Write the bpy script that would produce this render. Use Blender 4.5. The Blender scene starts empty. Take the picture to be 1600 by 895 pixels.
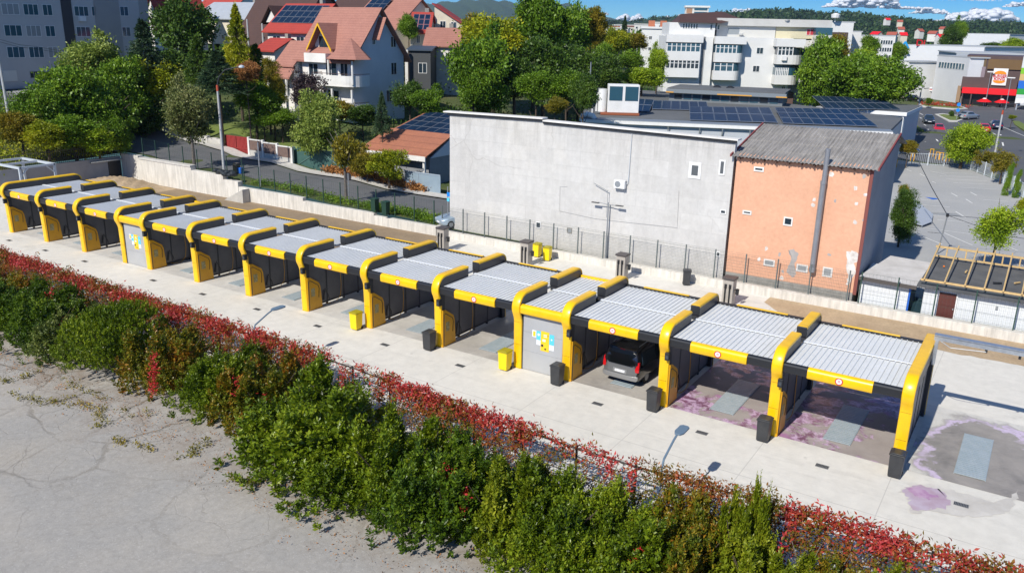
import bpy, math, random
import numpy as np
from mathutils import Vector, Matrix

S = bpy.context.scene
COL = S.collection
rad = math.radians

# ---------------------------------------------------------------- camera, sky, sun, exposure
PITCH, ROLL, FPX, YAW = 0.298745623, 0.0219219526, 1308.75117, -0.565230964
CAMX, CAMY, CAMZ = 68.2646, -33.1852, 16.367810
_c, _s = math.cos(YAW), math.sin(YAW)
def _rot(v):            # surveyor's frame -> scene frame (X along the wash row, Y towards the back)
    return np.array([v[0]*_c + v[1]*_s, -v[0]*_s + v[1]*_c, v[2]])
_F = np.array([0, math.cos(PITCH), -math.sin(PITCH)])
_R0 = np.array([1., 0, 0]); _U0 = np.cross(_R0, _F)
_R = math.cos(ROLL)*_R0 + math.sin(ROLL)*_U0
_U = -math.sin(ROLL)*_R0 + math.cos(ROLL)*_U0
CF, CRT, CUP = _rot(_F), _rot(_R), _rot(_U)
CC = np.array([CAMX, CAMY, CAMZ])
def ray(x, y): return CF + CRT*(x-800)/FPX - CUP*(y-447.5)/FPX
def g(x, y, z=0.0):     # survey: the point at height z seen at photo pixel x, y
    d = ray(x, y); return CC + d*(z-CC[2])/d[2]
def py(x, y, Y):
    d = ray(x, y); return CC + d*(Y-CC[1])/d[1]
def px(x, y, X):
    d = ray(x, y); return CC + d*(X-CC[0])/d[0]
def gd(x, y, D): return CC + ray(x, y)*D

cam = bpy.data.cameras.new('camera'); camo = bpy.data.objects.new('camera', cam); COL.objects.link(camo)
cam.sensor_width = 36; cam.lens = FPX/1600*36; cam.clip_start = .5; cam.clip_end = 90000
camo.matrix_world = Matrix(((CRT[0], CUP[0], -CF[0], CC[0]), (CRT[1], CUP[1], -CF[1], CC[1]), (CRT[2], CUP[2], -CF[2], CC[2]), (0, 0, 0, 1)))
S.camera = camo

SUN_EL = math.atan2(1, 1.154)
sun_dir = Vector((-.10, -1.15, 1.0)).normalized()       # towards the sun
W = bpy.data.worlds.new('World'); S.world = W; W.use_nodes = True
wn, wl = W.node_tree.nodes, W.node_tree.links
sky = wn.new('ShaderNodeTexSky'); sky.sky_type = 'NISHITA'; sky.sun_disc = False
sky.sun_elevation = SUN_EL
sky.sun_rotation = math.atan2(sun_dir.x, sun_dir.y)
sky.altitude = 100; sky.air_density = 1.0; sky.dust_density = 0.0; sky.ozone_density = 2.0
# a very clear azure day: the haze white of the model sky is filtered out towards the horizon
tcw = wn.new('ShaderNodeTexCoord'); spw = wn.new('ShaderNodeSeparateXYZ'); wl.new(tcw.outputs['Generated'], spw.inputs[0])
rw = wn.new('ShaderNodeValToRGB'); wl.new(spw.outputs['Z'], rw.inputs[0])
rw.color_ramp.elements[0].position = 0.0; rw.color_ramp.elements[0].color = (.34, .78, 1.35, 1)
rw.color_ramp.elements[1].position = .7; rw.color_ramp.elements[1].color = (.86, .93, .98, 1)
_e = rw.color_ramp.elements.new(.055); _e.color = (.035, .44, 1.2, 1)
mw = wn.new('ShaderNodeMix'); mw.data_type = 'RGBA'; mw.blend_type = 'MULTIPLY'; mw.inputs[0].default_value = 1
wl.new(sky.outputs[0], mw.inputs[6]); wl.new(rw.outputs[0], mw.inputs[7])
bg = wn['Background']; bg.inputs[1].default_value = .095
wl.new(mw.outputs[2], bg.inputs[0])

sl = bpy.data.lights.new('sun', 'SUN'); sl.energy = 4.7; sl.angle = rad(.53); sl.color = (1, .95, .86)
so = bpy.data.objects.new('sun', sl); COL.objects.link(so)
so.rotation_euler = (-sun_dir).to_track_quat('-Z', 'Y').to_euler(); so.location = (40, -60, 80)

S.view_settings.view_transform = 'Standard'; S.view_settings.look = 'None'
S.view_settings.exposure = 0.22; S.view_settings.gamma = 1.0; S.view_settings.use_curve_mapping = False
S.cycles.max_bounces = 6; S.cycles.transparent_max_bounces = 24; S.cycles.diffuse_bounces = 3
S.cycles.glossy_bounces = 3; S.cycles.caustics_reflective = False; S.cycles.caustics_refractive = False

# ---------------------------------------------------------------- materials
MATS = {}
def mat(name, col, rough=.7, metal=0.0, noise=None, col2=None, bump=None, spec=.5, coat=0):
    """plain or two-tone noise material; noise=(scale, contrast lo, hi)"""
    if name in MATS: return MATS[name]
    m = bpy.data.materials.new(name); m.use_nodes = True
    n, l = m.node_tree.nodes, m.node_tree.links; p = n['Principled BSDF']
    p.inputs['Base Color'].default_value = (*col, 1); p.inputs['Roughness'].default_value = rough
    p.inputs['Metallic'].default_value = metal; p.inputs['Specular IOR Level'].default_value = spec
    if coat: p.inputs['Coat Weight'].default_value = coat; p.inputs['Coat Roughness'].default_value = .08
    geo = n.new('ShaderNodeNewGeometry')
    if noise:
        t = n.new('ShaderNodeTexNoise'); t.inputs['Scale'].default_value = noise[0]; t.inputs['Detail'].default_value = 8
        t.inputs['Roughness'].default_value = .65
        l.new(geo.outputs['Position'], t.inputs['Vector'])
        r = n.new('ShaderNodeValToRGB'); r.color_ramp.elements[0].position = noise[1]; r.color_ramp.elements[1].position = noise[2]
        r.color_ramp.elements[0].color = (*col, 1); r.color_ramp.elements[1].color = (*(col2 or [c*.7 for c in col]), 1)
        l.new(t.outputs['Fac'], r.inputs[0]); l.new(r.outputs[0], p.inputs['Base Color'])
    if bump:
        t2 = n.new('ShaderNodeTexNoise'); t2.inputs['Scale'].default_value = bump[0]; t2.inputs['Detail'].default_value = 6
        l.new(geo.outputs['Position'], t2.inputs['Vector'])
        b = n.new('ShaderNodeBump'); b.inputs['Strength'].default_value = bump[1]; b.inputs['Distance'].default_value = bump[2] if len(bump) > 2 else .05
        l.new(t2.outputs['Fac'], b.inputs['Height']); l.new(b.outputs[0], p.inputs['Normal'])
    MATS[name] = m
    return m

def leafmat(name, cols, rough=.45, trans=.25, nscale=.5):
    """foliage: colour differs per leaf and per bough"""
    if name in MATS: return MATS[name]
    m = bpy.data.materials.new(name); m.use_nodes = True
    n, l = m.node_tree.nodes, m.node_tree.links; p = n['Principled BSDF']
    geo = n.new('ShaderNodeNewGeometry')
    t = n.new('ShaderNodeTexNoise'); t.inputs['Scale'].default_value = nscale; t.inputs['Detail'].default_value = 3
    l.new(geo.outputs['Position'], t.inputs['Vector'])
    a = n.new('ShaderNodeMath'); a.operation = 'MULTIPLY'; a.inputs[1].default_value = .55
    l.new(geo.outputs['Random Per Island'], a.inputs[0])
    b = n.new('ShaderNodeMath'); b.operation = 'MULTIPLY_ADD'; b.inputs[1].default_value = 1.5; b.inputs[2].default_value = -.52
    l.new(t.outputs['Fac'], b.inputs[0])
    c = n.new('ShaderNodeMath'); c.operation = 'ADD'; c.use_clamp = True
    l.new(a.outputs[0], c.inputs[0]); l.new(b.outputs[0], c.inputs[1])
    r = n.new('ShaderNodeValToRGB'); el = r.color_ramp.elements
    while len(el) < len(cols): el.new(.5)
    for i, cc in enumerate(cols):
        el[i].position = i/(len(cols)-1) if len(cols) > 1 else 0; el[i].color = (*cc, 1)
    l.new(c.outputs[0], r.inputs[0]); l.new(r.outputs[0], p.inputs['Base Color'])
    p.inputs['Roughness'].default_value = rough; p.inputs['Specular IOR Level'].default_value = .35
    tr = n.new('ShaderNodeBsdfTranslucent'); l.new(r.outputs[0], tr.inputs[0])
    mx = n.new('ShaderNodeMixShader'); mx.inputs[0].default_value = trans
    l.new(p.outputs[0], mx.inputs[1]); l.new(tr.outputs[0], mx.inputs[2]); l.new(mx.outputs[0], n['Material Output'].inputs[0])
    MATS[name] = m
    return m

class NT:               # tiny helper for longer node graphs
    def __init__(s, name):
        s.m = bpy.data.materials.new(name); s.m.use_nodes = True
        s.n, s.l = s.m.node_tree.nodes, s.m.node_tree.links; s.p = s.n['Principled BSDF']
        s.pos = s.n.new('ShaderNodeNewGeometry').outputs['Position']; MATS[name] = s.m
    def noise(s, sc, det=6, rough=.6, vec=None, dist=0):
        t = s.n.new('ShaderNodeTexNoise'); t.inputs['Scale'].default_value = sc; t.inputs['Detail'].default_value = det
        t.inputs['Roughness'].default_value = rough; t.inputs['Distortion'].default_value = dist
        s.l.new(vec or s.pos, t.inputs['Vector']); return t.outputs['Fac']
    def vor(s, sc, feat='DISTANCE_TO_EDGE', vec=None):
        t = s.n.new('ShaderNodeTexVoronoi'); t.feature = feat; t.inputs['Scale'].default_value = sc
        s.l.new(vec or s.pos, t.inputs['Vector']); return t.outputs['Distance']
    def ramp(s, f, *st):
        r = s.n.new('ShaderNodeValToRGB'); el = r.color_ramp.elements
        while len(el) < len(st): el.new(.5)
        for e, (p_, c) in zip(el, st): e.position = p_; e.color = (c, c, c, 1) if isinstance(c, (int, float)) else (*c, 1)
        s.l.new(f, r.inputs[0]); return r.outputs[0]
    def mix(s, fac, a, b, mode='MIX'):
        x = s.n.new('ShaderNodeMix'); x.data_type = 'RGBA'; x.blend_type = mode
        for i, v in ((0, fac), (6, a), (7, b)):
            if isinstance(v, (int, float)): x.inputs[i].default_value = v
            elif isinstance(v, tuple): x.inputs[i].default_value = (*v, 1)
            else: s.l.new(v, x.inputs[i])
        return x.outputs[2]
    def math(s, op, a, b=None):
        x = s.n.new('ShaderNodeMath'); x.operation = op
        for i, v in ((0, a), (1, b)):
            if v is None: continue
            if isinstance(v, (int, float)): x.inputs[i].default_value = v
            else: s.l.new(v, x.inputs[i])
        return x.outputs[0]
    def sep(s, vec=None):
        x = s.n.new('ShaderNodeSeparateXYZ'); s.l.new(vec or s.pos, x.inputs[0]); return x.outputs
    def warp(s, sc, amt):
        t = s.n.new('ShaderNodeTexNoise'); t.inputs['Scale'].default_value = sc; t.inputs['Detail'].default_value = 4
        s.l.new(s.pos, t.inputs['Vector'])
        v = s.n.new('ShaderNodeVectorMath'); v.operation = 'MULTIPLY_ADD'
        v.inputs[1].default_value = (amt,)*3; s.l.new(t.outputs['Color'], v.inputs[0]); s.l.new(s.pos, v.inputs[2]); return v.outputs[0]
    def done(s, col, rough=.85, bump=None, bs=.3, bd=.03, metal=0, spec=.5):
        s.l.new(col, s.p.inputs['Base Color'])
        if isinstance(rough, (int, float)): s.p.inputs['Roughness'].default_value = rough
        else: s.l.new(rough, s.p.inputs['Roughness'])
        s.p.inputs['Metallic'].default_value = metal; s.p.inputs['Specular IOR Level'].default_value = spec
        if bump is not None:
            b = s.n.new('ShaderNodeBump'); b.inputs['Strength'].default_value = bs; b.inputs['Distance'].default_value = bd
            s.l.new(bump, b.inputs['Height']); s.l.new(b.outputs[0], s.p.inputs['Normal'])
        return s.m

YEL = mat('yellow_paint', (.92, .545, .003), .32, noise=(.9, .42, .72), col2=(.76, .42, .008), bump=(1.5, .05, .02), coat=.12)
YELD = mat('yellow_panel_shaded', (.66, .33, .006), .4, noise=(2, .45, .8), col2=(.54, .26, .01))  # panel yellow, darkened: shade on the cabinet sides is put into the colour
BLK = mat('black_trim', (.018, .019, .022), .45)
DGR = mat('dark_grey_panel', (.034, .036, .042), .42, noise=(2, .4, .8), col2=(.045, .046, .05))
DGR2 = mat('wall_grey_panel', (.10, .10, .108), .4, noise=(1.2, .35, .75), col2=(.14, .14, .145))
MET = mat('galvanised_steel', (.42, .45, .48), .42, .7, noise=(6, .35, .7), col2=(.55, .58, .61))
MET2 = mat('grey_steel', (.30, .32, .34), .5, .4)
DGREEN = mat('green_fence_paint', (.022, .06, .045), .5)
GREYP = mat('grey_green_post', (.10, .125, .125), .5)
WHT = mat('white_paint', (.75, .75, .74), .6, noise=(1.2, .4, .75), col2=(.66, .66, .64))
WHT2 = mat('white_plaster', (.72, .71, .68), .85, noise=(.8, .35, .75), col2=(.6, .58, .54))
CREAM = mat('cream_plaster', (.66, .6, .47), .85, noise=(.8, .35, .75), col2=(.56, .5, .4))
GLASS = mat('window_glass', (.02, .035, .05), .08, spec=.8)
GLASSB = mat('blue_glass', (.03, .09, .13), .1, spec=.8)
CURT = mat('curtained_glass', (.28, .3, .31), .2, spec=.7)
RUB = mat('rubber', (.012, .012, .013), .8)
RED = mat('red_paint', (.55, .012, .015), .4)
ORNG = mat('orange_paint', (.8, .2, .01), .5)
BLUEP = mat('blue_paint', (.02, .12, .5), .45)
CYAN = mat('cyan_print', (.1, .55, .8), .5)
WOOD = mat('new_timber', (.62, .44, .2), .7, noise=(5, .35, .7), col2=(.48, .32, .14))
BARK = mat('bark', (.09, .065, .045), .9, noise=(6, .35, .7), col2=(.05, .036, .026))
BARKG = mat('grey_bark', (.16, .14, .12), .9, noise=(6, .35, .7), col2=(.08, .07, .06))
SILV = mat('silver_car_paint', (.38, .41, .44), .28, .5, coat=.5)
BLKCAR = mat('black_car_paint', (.008, .008, .01), .2, coat=.8)
REDCAR = mat('red_car_paint', (.55, .01, .02), .25, coat=.7)
DKBLUE = mat('dark_blue_car_paint', (.015, .025, .06), .25, coat=.7)
LBLUE = mat('pale_blue_car_paint', (.33, .42, .5), .3, .3, coat=.5)
LAMPR = mat('red_lens', (.5, .008, .012), .15)
LAMPW = mat('clear_lens', (.7, .72, .75), .1, .3)
CONC = mat('plain_concrete', (.5, .48, .44), .9, noise=(1.1, .35, .75), col2=(.36, .35, .32), bump=(9, .25, .02))
STONE = mat('white_kerb', (.6, .58, .54), .9, noise=(2, .3, .7), col2=(.45, .43, .4))
BRICKG = mat('grey_block', (.33, .32, .29), .9, noise=(3, .3, .7), col2=(.22, .21, .19))

# ---------------------------------------------------------------- mesh helpers
class MB:
    def __init__(s): s.v = []; s.f = []; s.m = []; s.mi = 0
    def add(s, vs, fs):
        o = len(s.v); s.v += [tuple(map(float, v)) for v in vs]; s.f += [tuple(i+o for i in f) for f in fs]; s.m += [s.mi]*len(fs); return s
    def box(s, x0, x1, y0, y1, z0, z1):
        return s.add([(x0,y0,z0),(x1,y0,z0),(x1,y1,z0),(x0,y1,z0),(x0,y0,z1),(x1,y0,z1),(x1,y1,z1),(x0,y1,z1)],
                     [(0,3,2,1),(4,5,6,7),(0,1,5,4),(1,2,6,5),(2,3,7,6),(3,0,4,7)])
    def cbox(s, c, sx, sy, sz, rz=0, b=0):
        cs, sn = math.cos(rz), math.sin(rz); vs = []
        for dz in (0, sz):
            for dx, dy in ((-sx/2,-sy/2),(sx/2,-sy/2),(sx/2,sy/2),(-sx/2,sy/2)):
                vs.append((c[0]+dx*cs-dy*sn, c[1]+dx*sn+dy*cs, c[2]+dz))
        return s.add(vs, [(0,3,2,1),(4,5,6,7),(0,1,5,4),(1,2,6,5),(2,3,7,6),(3,0,4,7)])
    def prism(s, poly, a, b, axis='z'):
        """closed polygon extruded from a to b along axis; poly in the other two coordinates (xy, yz for x, xz for y)"""
        n = len(poly)
        def P(p, t): return (p[0], p[1], t) if axis == 'z' else ((t, p[0], p[1]) if axis == 'x' else (p[0], t, p[1]))
        vs = [P(p, a) for p in poly]+[P(p, b) for p in poly]
        return s.add(vs, [tuple(range(n-1, -1, -1)), tuple(range(n, 2*n))]+[(i, (i+1) % n, n+(i+1) % n, n+i) for i in range(n)])
    def bar(s, p, q, r, n=6, r2=None, cap=True):
        p, q = Vector(p), Vector(q); d = (q-p)
        if d.length < 1e-6: return s
        d.normalize(); a = d.orthogonal().normalized(); b = d.cross(a); r2 = r if r2 is None else r2
        vs = [tuple(p+(a*math.cos(t)+b*math.sin(t))*r) for t in [2*math.pi*i/n for i in range(n)]]
        vs += [tuple(q+(a*math.cos(t)+b*math.sin(t))*r2) for t in [2*math.pi*i/n for i in range(n)]]
        fs = [(i, (i+1) % n, n+(i+1) % n, n+i) for i in range(n)]
        if cap: fs += [tuple(range(n-1, -1, -1)), tuple(range(n, 2*n))]
        return s.add(vs, fs)
    def tube(s, pts, r, n=6, r2=None):
        pts = [Vector(p) for p in pts]; k = len(pts); r2 = r if r2 is None else r2; vs = []; fs = []
        prev = None
        for i, p in enumerate(pts):
            d = (pts[min(i+1, k-1)]-pts[max(i-1, 0)]).normalized()
            a = d.orthogonal().normalized() if prev is None else (prev-d*prev.dot(d)).normalized()
            prev = a; b = d.cross(a); rr = r+(r2-r)*i/max(k-1, 1)
            vs += [tuple(p+(a*math.cos(2*math.pi*j/n)+b*math.sin(2*math.pi*j/n))*rr) for j in range(n)]
        for i in range(k-1):
            fs += [(i*n+j, i*n+(j+1) % n, (i+1)*n+(j+1) % n, (i+1)*n+j) for j in range(n)]
        fs += [tuple(range(n-1, -1, -1)), tuple(range((k-1)*n, k*n))]
        return s.add(vs, fs)
    def lathe(s, c, prof, n=16):
        vs = []; fs = []; k = len(prof)
        for r, z in prof: vs += [(c[0]+r*math.cos(2*math.pi*j/n), c[1]+r*math.sin(2*math.pi*j/n), c[2]+z) for j in range(n)]
        for i in range(k-1): fs += [(i*n+j, i*n+(j+1) % n, (i+1)*n+(j+1) % n, (i+1)*n+j) for j in range(n)]
        fs += [tuple(range(n-1, -1, -1)), tuple(range((k-1)*n, k*n))]
        return s.add(vs, fs)
    def quad(s, *p): return s.add(p, [tuple(range(len(p)))])
    def slab(s, corners, t):
        """planar polygon in space given thickness t downwards"""
        n = len(corners); vs = [tuple(c) for c in corners]+[(c[0], c[1], c[2]-t) for c in corners]
        return s.add(vs, [tuple(range(n)), tuple(range(2*n-1, n-1, -1))]+[(i, n+i, n+(i+1) % n, (i+1) % n) for i in range(n)])
    def mesh(s, name, mats, smooth=False):
        me = bpy.data.meshes.new(name); me.from_pydata(s.v, [], s.f); me.validate()
        for m in (mats if isinstance(mats, (list, tuple)) else [mats]): me.materials.append(m)
        if any(s.m) and len(me.polygons) == len(s.m): me.polygons.foreach_set('material_index', s.m)
        if smooth: me.shade_smooth()
        me.update(); return me
    def build(s, name, mats, parent=None, smooth=False, bevel=0, seg=2, world=False):
        if world and parent is not None:
            r = parent; ox = oy = oz = 0.0
            while r is not None: ox += r.location[0]; oy += r.location[1]; oz += r.location[2]; r = r.parent
            s.v = [(a-ox, b-oy, c-oz) for a, b, c in s.v]
        o = bpy.data.objects.new(name, s.mesh(name, mats, smooth)); COL.objects.link(o)
        if parent is not None: o.parent = parent
        if bevel:
            b = o.modifiers.new('bevel', 'BEVEL'); b.width = bevel; b.segments = seg; b.limit_method = 'ANGLE'; b.angle_limit = rad(40)
            o.data.shade_smooth()
            try: b.harden_normals = True
            except Exception: pass
        return o
def recentre(o):
    """move a world-built mesh so its origin is at its base centre"""
    v = np.empty(len(o.data.vertices)*3); o.data.vertices.foreach_get('co', v); v = v.reshape(-1, 3)
    c = (v.min(0)+v.max(0))/2; c[2] = v[:, 2].min(); v -= c
    o.data.vertices.foreach_set('co', v.ravel()); o.data.update(); o.location = Vector(c)
def tag(o, label=None, cat=None, group=None, kind=None):
    if label: o['label'] = label
    if cat: o['category'] = cat
    if group: o['group'] = group
    if kind: o['kind'] = kind
    return o
def thing(name, label, cat, loc=(0, 0, 0), rz=0, group=None):
    o = bpy.data.objects.new(name, None); COL.objects.link(o); o.location = Vector([float(c) for c in loc]); o.rotation_euler = (0, 0, rz)
    o.empty_display_size = .3
    return tag(o, label, cat, group)
def dup(o, loc=None, rz=None, label=None, parent=None, scale=None):
    c = o.copy(); COL.objects.link(c)
    if parent is not None: c.parent = parent
    if loc is not None: c.location = Vector([float(k) for k in loc])
    if rz is not None: c.rotation_euler = (0, 0, rz)
    if scale is not None: c.scale = scale if isinstance(scale, (tuple, list)) else (scale,)*3
    if label: c['label'] = label
    for ch in list(o.children): dup(ch, parent=c)
    return c
def struct(name, mb, m, **k):
    return tag(mb.build(name, m, **k), kind='structure')
ORD = 'first second third fourth fifth sixth seventh eighth ninth tenth eleventh twelfth thirteenth fourteenth fifteenth sixteenth seventeenth eighteenth nineteenth twentieth'.split()
ORD += ['twenty-'+o for o in ORD[:9]]+['thirtieth']

def quads_mesh(name, P, D, Sd, L, Wd, mats, bend=.25):
    """leaf rhombs: base P, direction D, side Sd (n,3), length L, width Wd (n,)"""
    n = len(P); N = np.cross(D, Sd)
    L = L[:, None]; Wd = Wd[:, None]
    V = np.empty((n, 4, 3)); V[:, 0] = P; V[:, 1] = P+D*L*.5+Sd*Wd*.5; V[:, 2] = P+D*L-N*L*bend; V[:, 3] = P+D*L*.5-Sd*Wd*.5
    me = bpy.data.meshes.new(name); me.vertices.add(n*4); me.vertices.foreach_set('co', V.ravel())
    me.loops.add(n*4); me.loops.foreach_set('vertex_index', np.arange(n*4, dtype=np.int32))
    me.polygons.add(n); me.polygons.foreach_set('loop_start', np.arange(0, n*4, 4, dtype=np.int32)); me.polygons.foreach_set('loop_total', np.full(n, 4, dtype=np.int32))
    for m in (mats if isinstance(mats, list) else [mats]): me.materials.append(m)
    me.update(); me.validate(); return me
def unit(a): return a/np.maximum(np.linalg.norm(a, axis=-1, keepdims=True), 1e-9)
def side(D, rng):
    r = unit(rng.normal(size=D.shape)); return unit(np.cross(D, r))
# ---------------------------------------------------------------- terrain
def sstep(a, b, x): t = np.clip((x-a)/(b-a), 0, 1); return t*t*(3-2*t)
CTRL = np.array([
 (32,20,.6),(18,20,1.0),(5,20,1.45),(-5,20,2.0),(-13,20,2.8),(18,30,1.0),(5,30,1.45),(-5,30,2.0),(-13,30,2.8),(-28,20,4.2),(-28,30,4.2),(-38,25,5.8),(-38,32,6.0),(-50,22,7.0),(-50,35,7.4),(-70,30,8.4),
 (22,34,1.0),(8,35,1.7),(-6,35,3.0),(-18,36,4.3),(22,46,1.4),(8,46,3.2),(-6,45,5.3),(-20,46,6.3),(-34,46,7.3),(22,62,2),(5,62,5),(-10,64,7),(-30,66,8.5),(-60,60,9),
 (20,85,2.5),(0,95,6),(-25,100,8.5),(-60,110,10),(30,110,2),(10,140,4),(-30,150,8),(-80,160,11),(20,200,3),(60,240,2.4),(-40,240,8),
 (40,30,0),(50,30,0),(60,30,0),(75,30,0),(58,60,0),(70,60,0),(48,80,0),(58,90,.1),(68,88,.1),(80,80,.1),(45,100,.6),(56,108,.9),(70,105,.8),(52,125,1.9),(62,125,1.9),(80,130,2),(45,150,2.1),(60,160,2.2),(40,200,2.3),(60,200,2.3),(100,200,2.3),(120,60,.4),(120,130,1.5),
 (-18,15,2.6),(-18,5,2.4),(-18,-6,2.2),(-26,12,4.0),(-26,0,3.8),(-34,12,5.6),(-34,-2,5.2),(-44,12,6.7),(-44,-5,6.5),(-60,10,8),(-60,-20,8),(-20,-30,2.5),(-40,-40,5)])
def zt(x, y):
    x = np.atleast_1d(np.asarray(x, float)); y = np.atleast_1d(np.asarray(y, float)); shp = x.shape
    x = x.ravel(); y = y.ravel()
    d = (x[:, None]-CTRL[:, 0])**2+(y[:, None]-CTRL[:, 1])**2+4.0
    w = d**-2.0; z = (w*CTRL[:, 2]).sum(1)/w.sum(1)
    z = z*(1-sstep(250, 900, np.hypot(x, y)))
    return z.reshape(shp)
def z1(x, y): return float(zt(x, y)[0])
def on(x, y, dz=0.0): return (float(x), float(y), z1(x, y)+dz)

def grid_mesh(name, xs, ys, zf, m, smooth=True):
    X, Y = np.meshgrid(xs, ys); Z = zf(X, Y); V = np.stack([X, Y, Z], -1).reshape(-1, 3); nx = len(xs); mb = MB()
    mb.v = [tuple(v) for v in V]
    mb.f = [(j*nx+i, j*nx+i+1, (j+1)*nx+i+1, (j+1)*nx+i) for j in range(len(ys)-1) for i in range(nx-1)]; mb.m = [0]*len(mb.f)
    return mb.build(name, m, smooth=smooth)

# materials of the ground
t = NT('apron_concrete')
big = t.ramp(t.noise(.09, 5), (.35, (.66, .635, .575)), (.7, (.715, .69, .635)))
fine = t.ramp(t.noise(1.7, 9, .7), (.3, .86), (.62, 1.0))
stain = t.ramp(t.noise(.45, 8, .75, t.warp(.3, 3.0)), (.58, 1.0), (.8, .78))
c = t.mix(1, t.mix(1, big, fine, 'MULTIPLY'), stain, 'MULTIPLY')
X, Y, Z = t.sep()
sx_ = t.n.new('ShaderNodeVectorMath'); sx_.operation = 'MULTIPLY'; sx_.inputs[1].default_value = (.10, .9, 1); t.l.new(t.pos, sx_.inputs[0])
c = t.mix(1, c, t.ramp(t.noise(.9, 7, .7, sx_.outputs[0], .4), (.56, 1.0), (.74, .82)), 'MULTIPLY')
c = t.mix(t.ramp(t.noise(1.6, 3, .5), (.70, 0.0), (.76, .35)), c, (.36, .34, .31))
jx = t.math('LESS_THAN', t.math('ABSOLUTE', t.math('SUBTRACT', t.math('FRACT', t.math('DIVIDE', t.math('ADD', X, 2.2), 5.0)), .5)), .0035)
jy = t.math('LESS_THAN', t.math('ABSOLUTE', t.math('ADD', Y, 3.9)), .022)
c = t.mix(t.math('MULTIPLY', t.math('MAXIMUM', jx, jy), .55), c, (.40, .38, .35))
APRON = t.done(c, .88, t.noise(14, 5), .15, .01)

t = NT('bay_concrete')
c = t.ramp(t.noise(.35, 7, .65, t.warp(.4, 2.0)), (.3, (.52, .49, .45)), (.5, (.42, .39, .35)), (.72, (.27, .25, .23)))
c = t.mix(1, c, t.ramp(t.noise(2.3, 9, .75), (.3, .75), (.65, 1.0)), 'MULTIPLY')
X, Y, Z = t.sep(); clean = t.ramp(t.math('MULTIPLY', X, .012), (.42, .82), (.56, .05))
c = t.mix(clean, c, t.mix(1, (.66, .64, .60), t.ramp(t.noise(1.7, 9, .7), (.3, .8), (.62, 1.0)), 'MULTIPLY'))
BAYC = t.done(c, t.ramp(t.noise(.5, 4), (.35, .3), (.65, .85)), t.noise(12, 5), .15, .01)

def foam_mat(name, lo, hi):
    t = NT(name)
    base = t.ramp(t.noise(.4, 7, .65, t.warp(.4, 2.0)), (.3, (.40, .36, .335)), (.7, (.28, .245, .23)))
    f1 = t.noise(.55, 9, .7, t.warp(.5, 2.6)); wet = t.ramp(f1, (lo, 0.0), (lo+.05, 1.0))
    foam = t.ramp(t.noise(2.2, 9, .75, t.warp(.7, 2.2)), (.44, 0.0), (.56, 1.0))
    c = t.mix(wet, base, t.mix(foam, (.19, .085, .14), (.56, .40, .56)))
    f3 = t.ramp(t.noise(.3, 5, .6, t.warp(.6, 2.2)), (hi, 0.0), (hi+.04, 1.0))
    c = t.mix(t.math('MULTIPLY', f3, .7), c, (.36, .13, .33))
    return t.done(c, t.ramp(f1, (lo, .7), (lo+.06, .3)), t.noise(9, 5), .15, .01)
FOAM = foam_mat('foamy_concrete', .495, .61)
t = NT('wet_patch')
X, Y, Z = t.sep(); q = t.math('ADD', t.math('POWER', t.math('DIVIDE', t.math('SUBTRACT', X, 68.3), 2.75), 2.0), t.math('POWER', t.math('DIVIDE', t.math('SUBTRACT', Y, 2.3), 5.2), 2.0))
q = t.math('ADD', t.math('MULTIPLY', t.math('SQRT', q), .6), t.math('MULTIPLY', t.math('SUBTRACT', t.noise(.55, 7, .65, t.warp(.5, 1.8)), .5), .75))
wet = t.ramp(t.noise(.7, 8, .7, t.warp(.4, 2.0)), (.3, (.36, .33, .30)), (.55, (.27, .25, .23)), (.75, (.15, .14, .13)))
dry = t.mix(1, (.62, .60, .555), t.ramp(t.noise(1.7, 9, .7), (.3, .8), (.62, 1.0)), 'MULTIPLY')
c = t.mix(t.ramp(q, (.50, 0.0), (.58, 1.0)), wet, dry)
c = t.mix(t.math('MULTIPLY', t.ramp(q, (.44, 0.0), (.475, 1.0), (.50, 1.0), (.53, 0.0)), t.ramp(t.noise(.6, 3), (.36, 0.0), (.52, .9))), c, (.60, .50, .66))
WETC = t.done(c, .6, t.noise(10, 5), .15, .01)
PUD = mat('purple_puddle', (.42, .30, .36), .3, noise=(1.1, .38, .62), col2=(.5, .42, .5))
PUD2 = mat('magenta_puddle', (.36, .16, .32), .3, noise=(1.5, .38, .62), col2=(.5, .34, .46))

t = NT('cracked_lot')
big = t.ramp(t.noise(.12, 5, .6, t.warp(.1, 3)), (.34, (.395, .36, .31)), (.5, (.355, .338, .312)), (.66, (.43, .395, .345)))
c = t.mix(1, big, t.ramp(t.noise(4, 12, .85), (.30, .74), (.68, 1.10)), 'MULTIPLY')
X, Y, Z = t.sep()
near = t.ramp(t.math('ADD', t.math('MULTIPLY', Y, -.02), t.math('MULTIPLY', t.noise(.5, 5), .1)), (.33, 1.0), (.385, 0.0))
near2 = t.ramp(t.math('ADD', t.math('MULTIPLY', Y, -.02), t.math('MULTIPLY', X, .0045)), (.42, 1.0), (.60, .12))
ck = t.ramp(t.vor(.24, vec=t.warp(.9, .9)), (.007, 1.0), (.022, 0.0))
ck2 = t.ramp(t.vor(.7, vec=t.warp(1.5, .6)), (.006, 1.0), (.02, 0.0))
crack = t.math('MULTIPLY', t.math('MAXIMUM', ck, t.math('MULTIPLY', ck2, .6)), t.math('MULTIPLY', near2, t.ramp(t.noise(.25, 3), (.4, .25), (.6, 1.0))))
c = t.mix(t.math('MULTIPLY', crack, .72), c, (.10, .08, .05))
dirt = t.math('MULTIPLY', near, t.ramp(t.noise(.8, 8, .7, t.warp(.7, 1.5)), (.42, 0.0), (.66, .62)))
c = t.mix(dirt, c, (.20, .135, .085))
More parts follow.
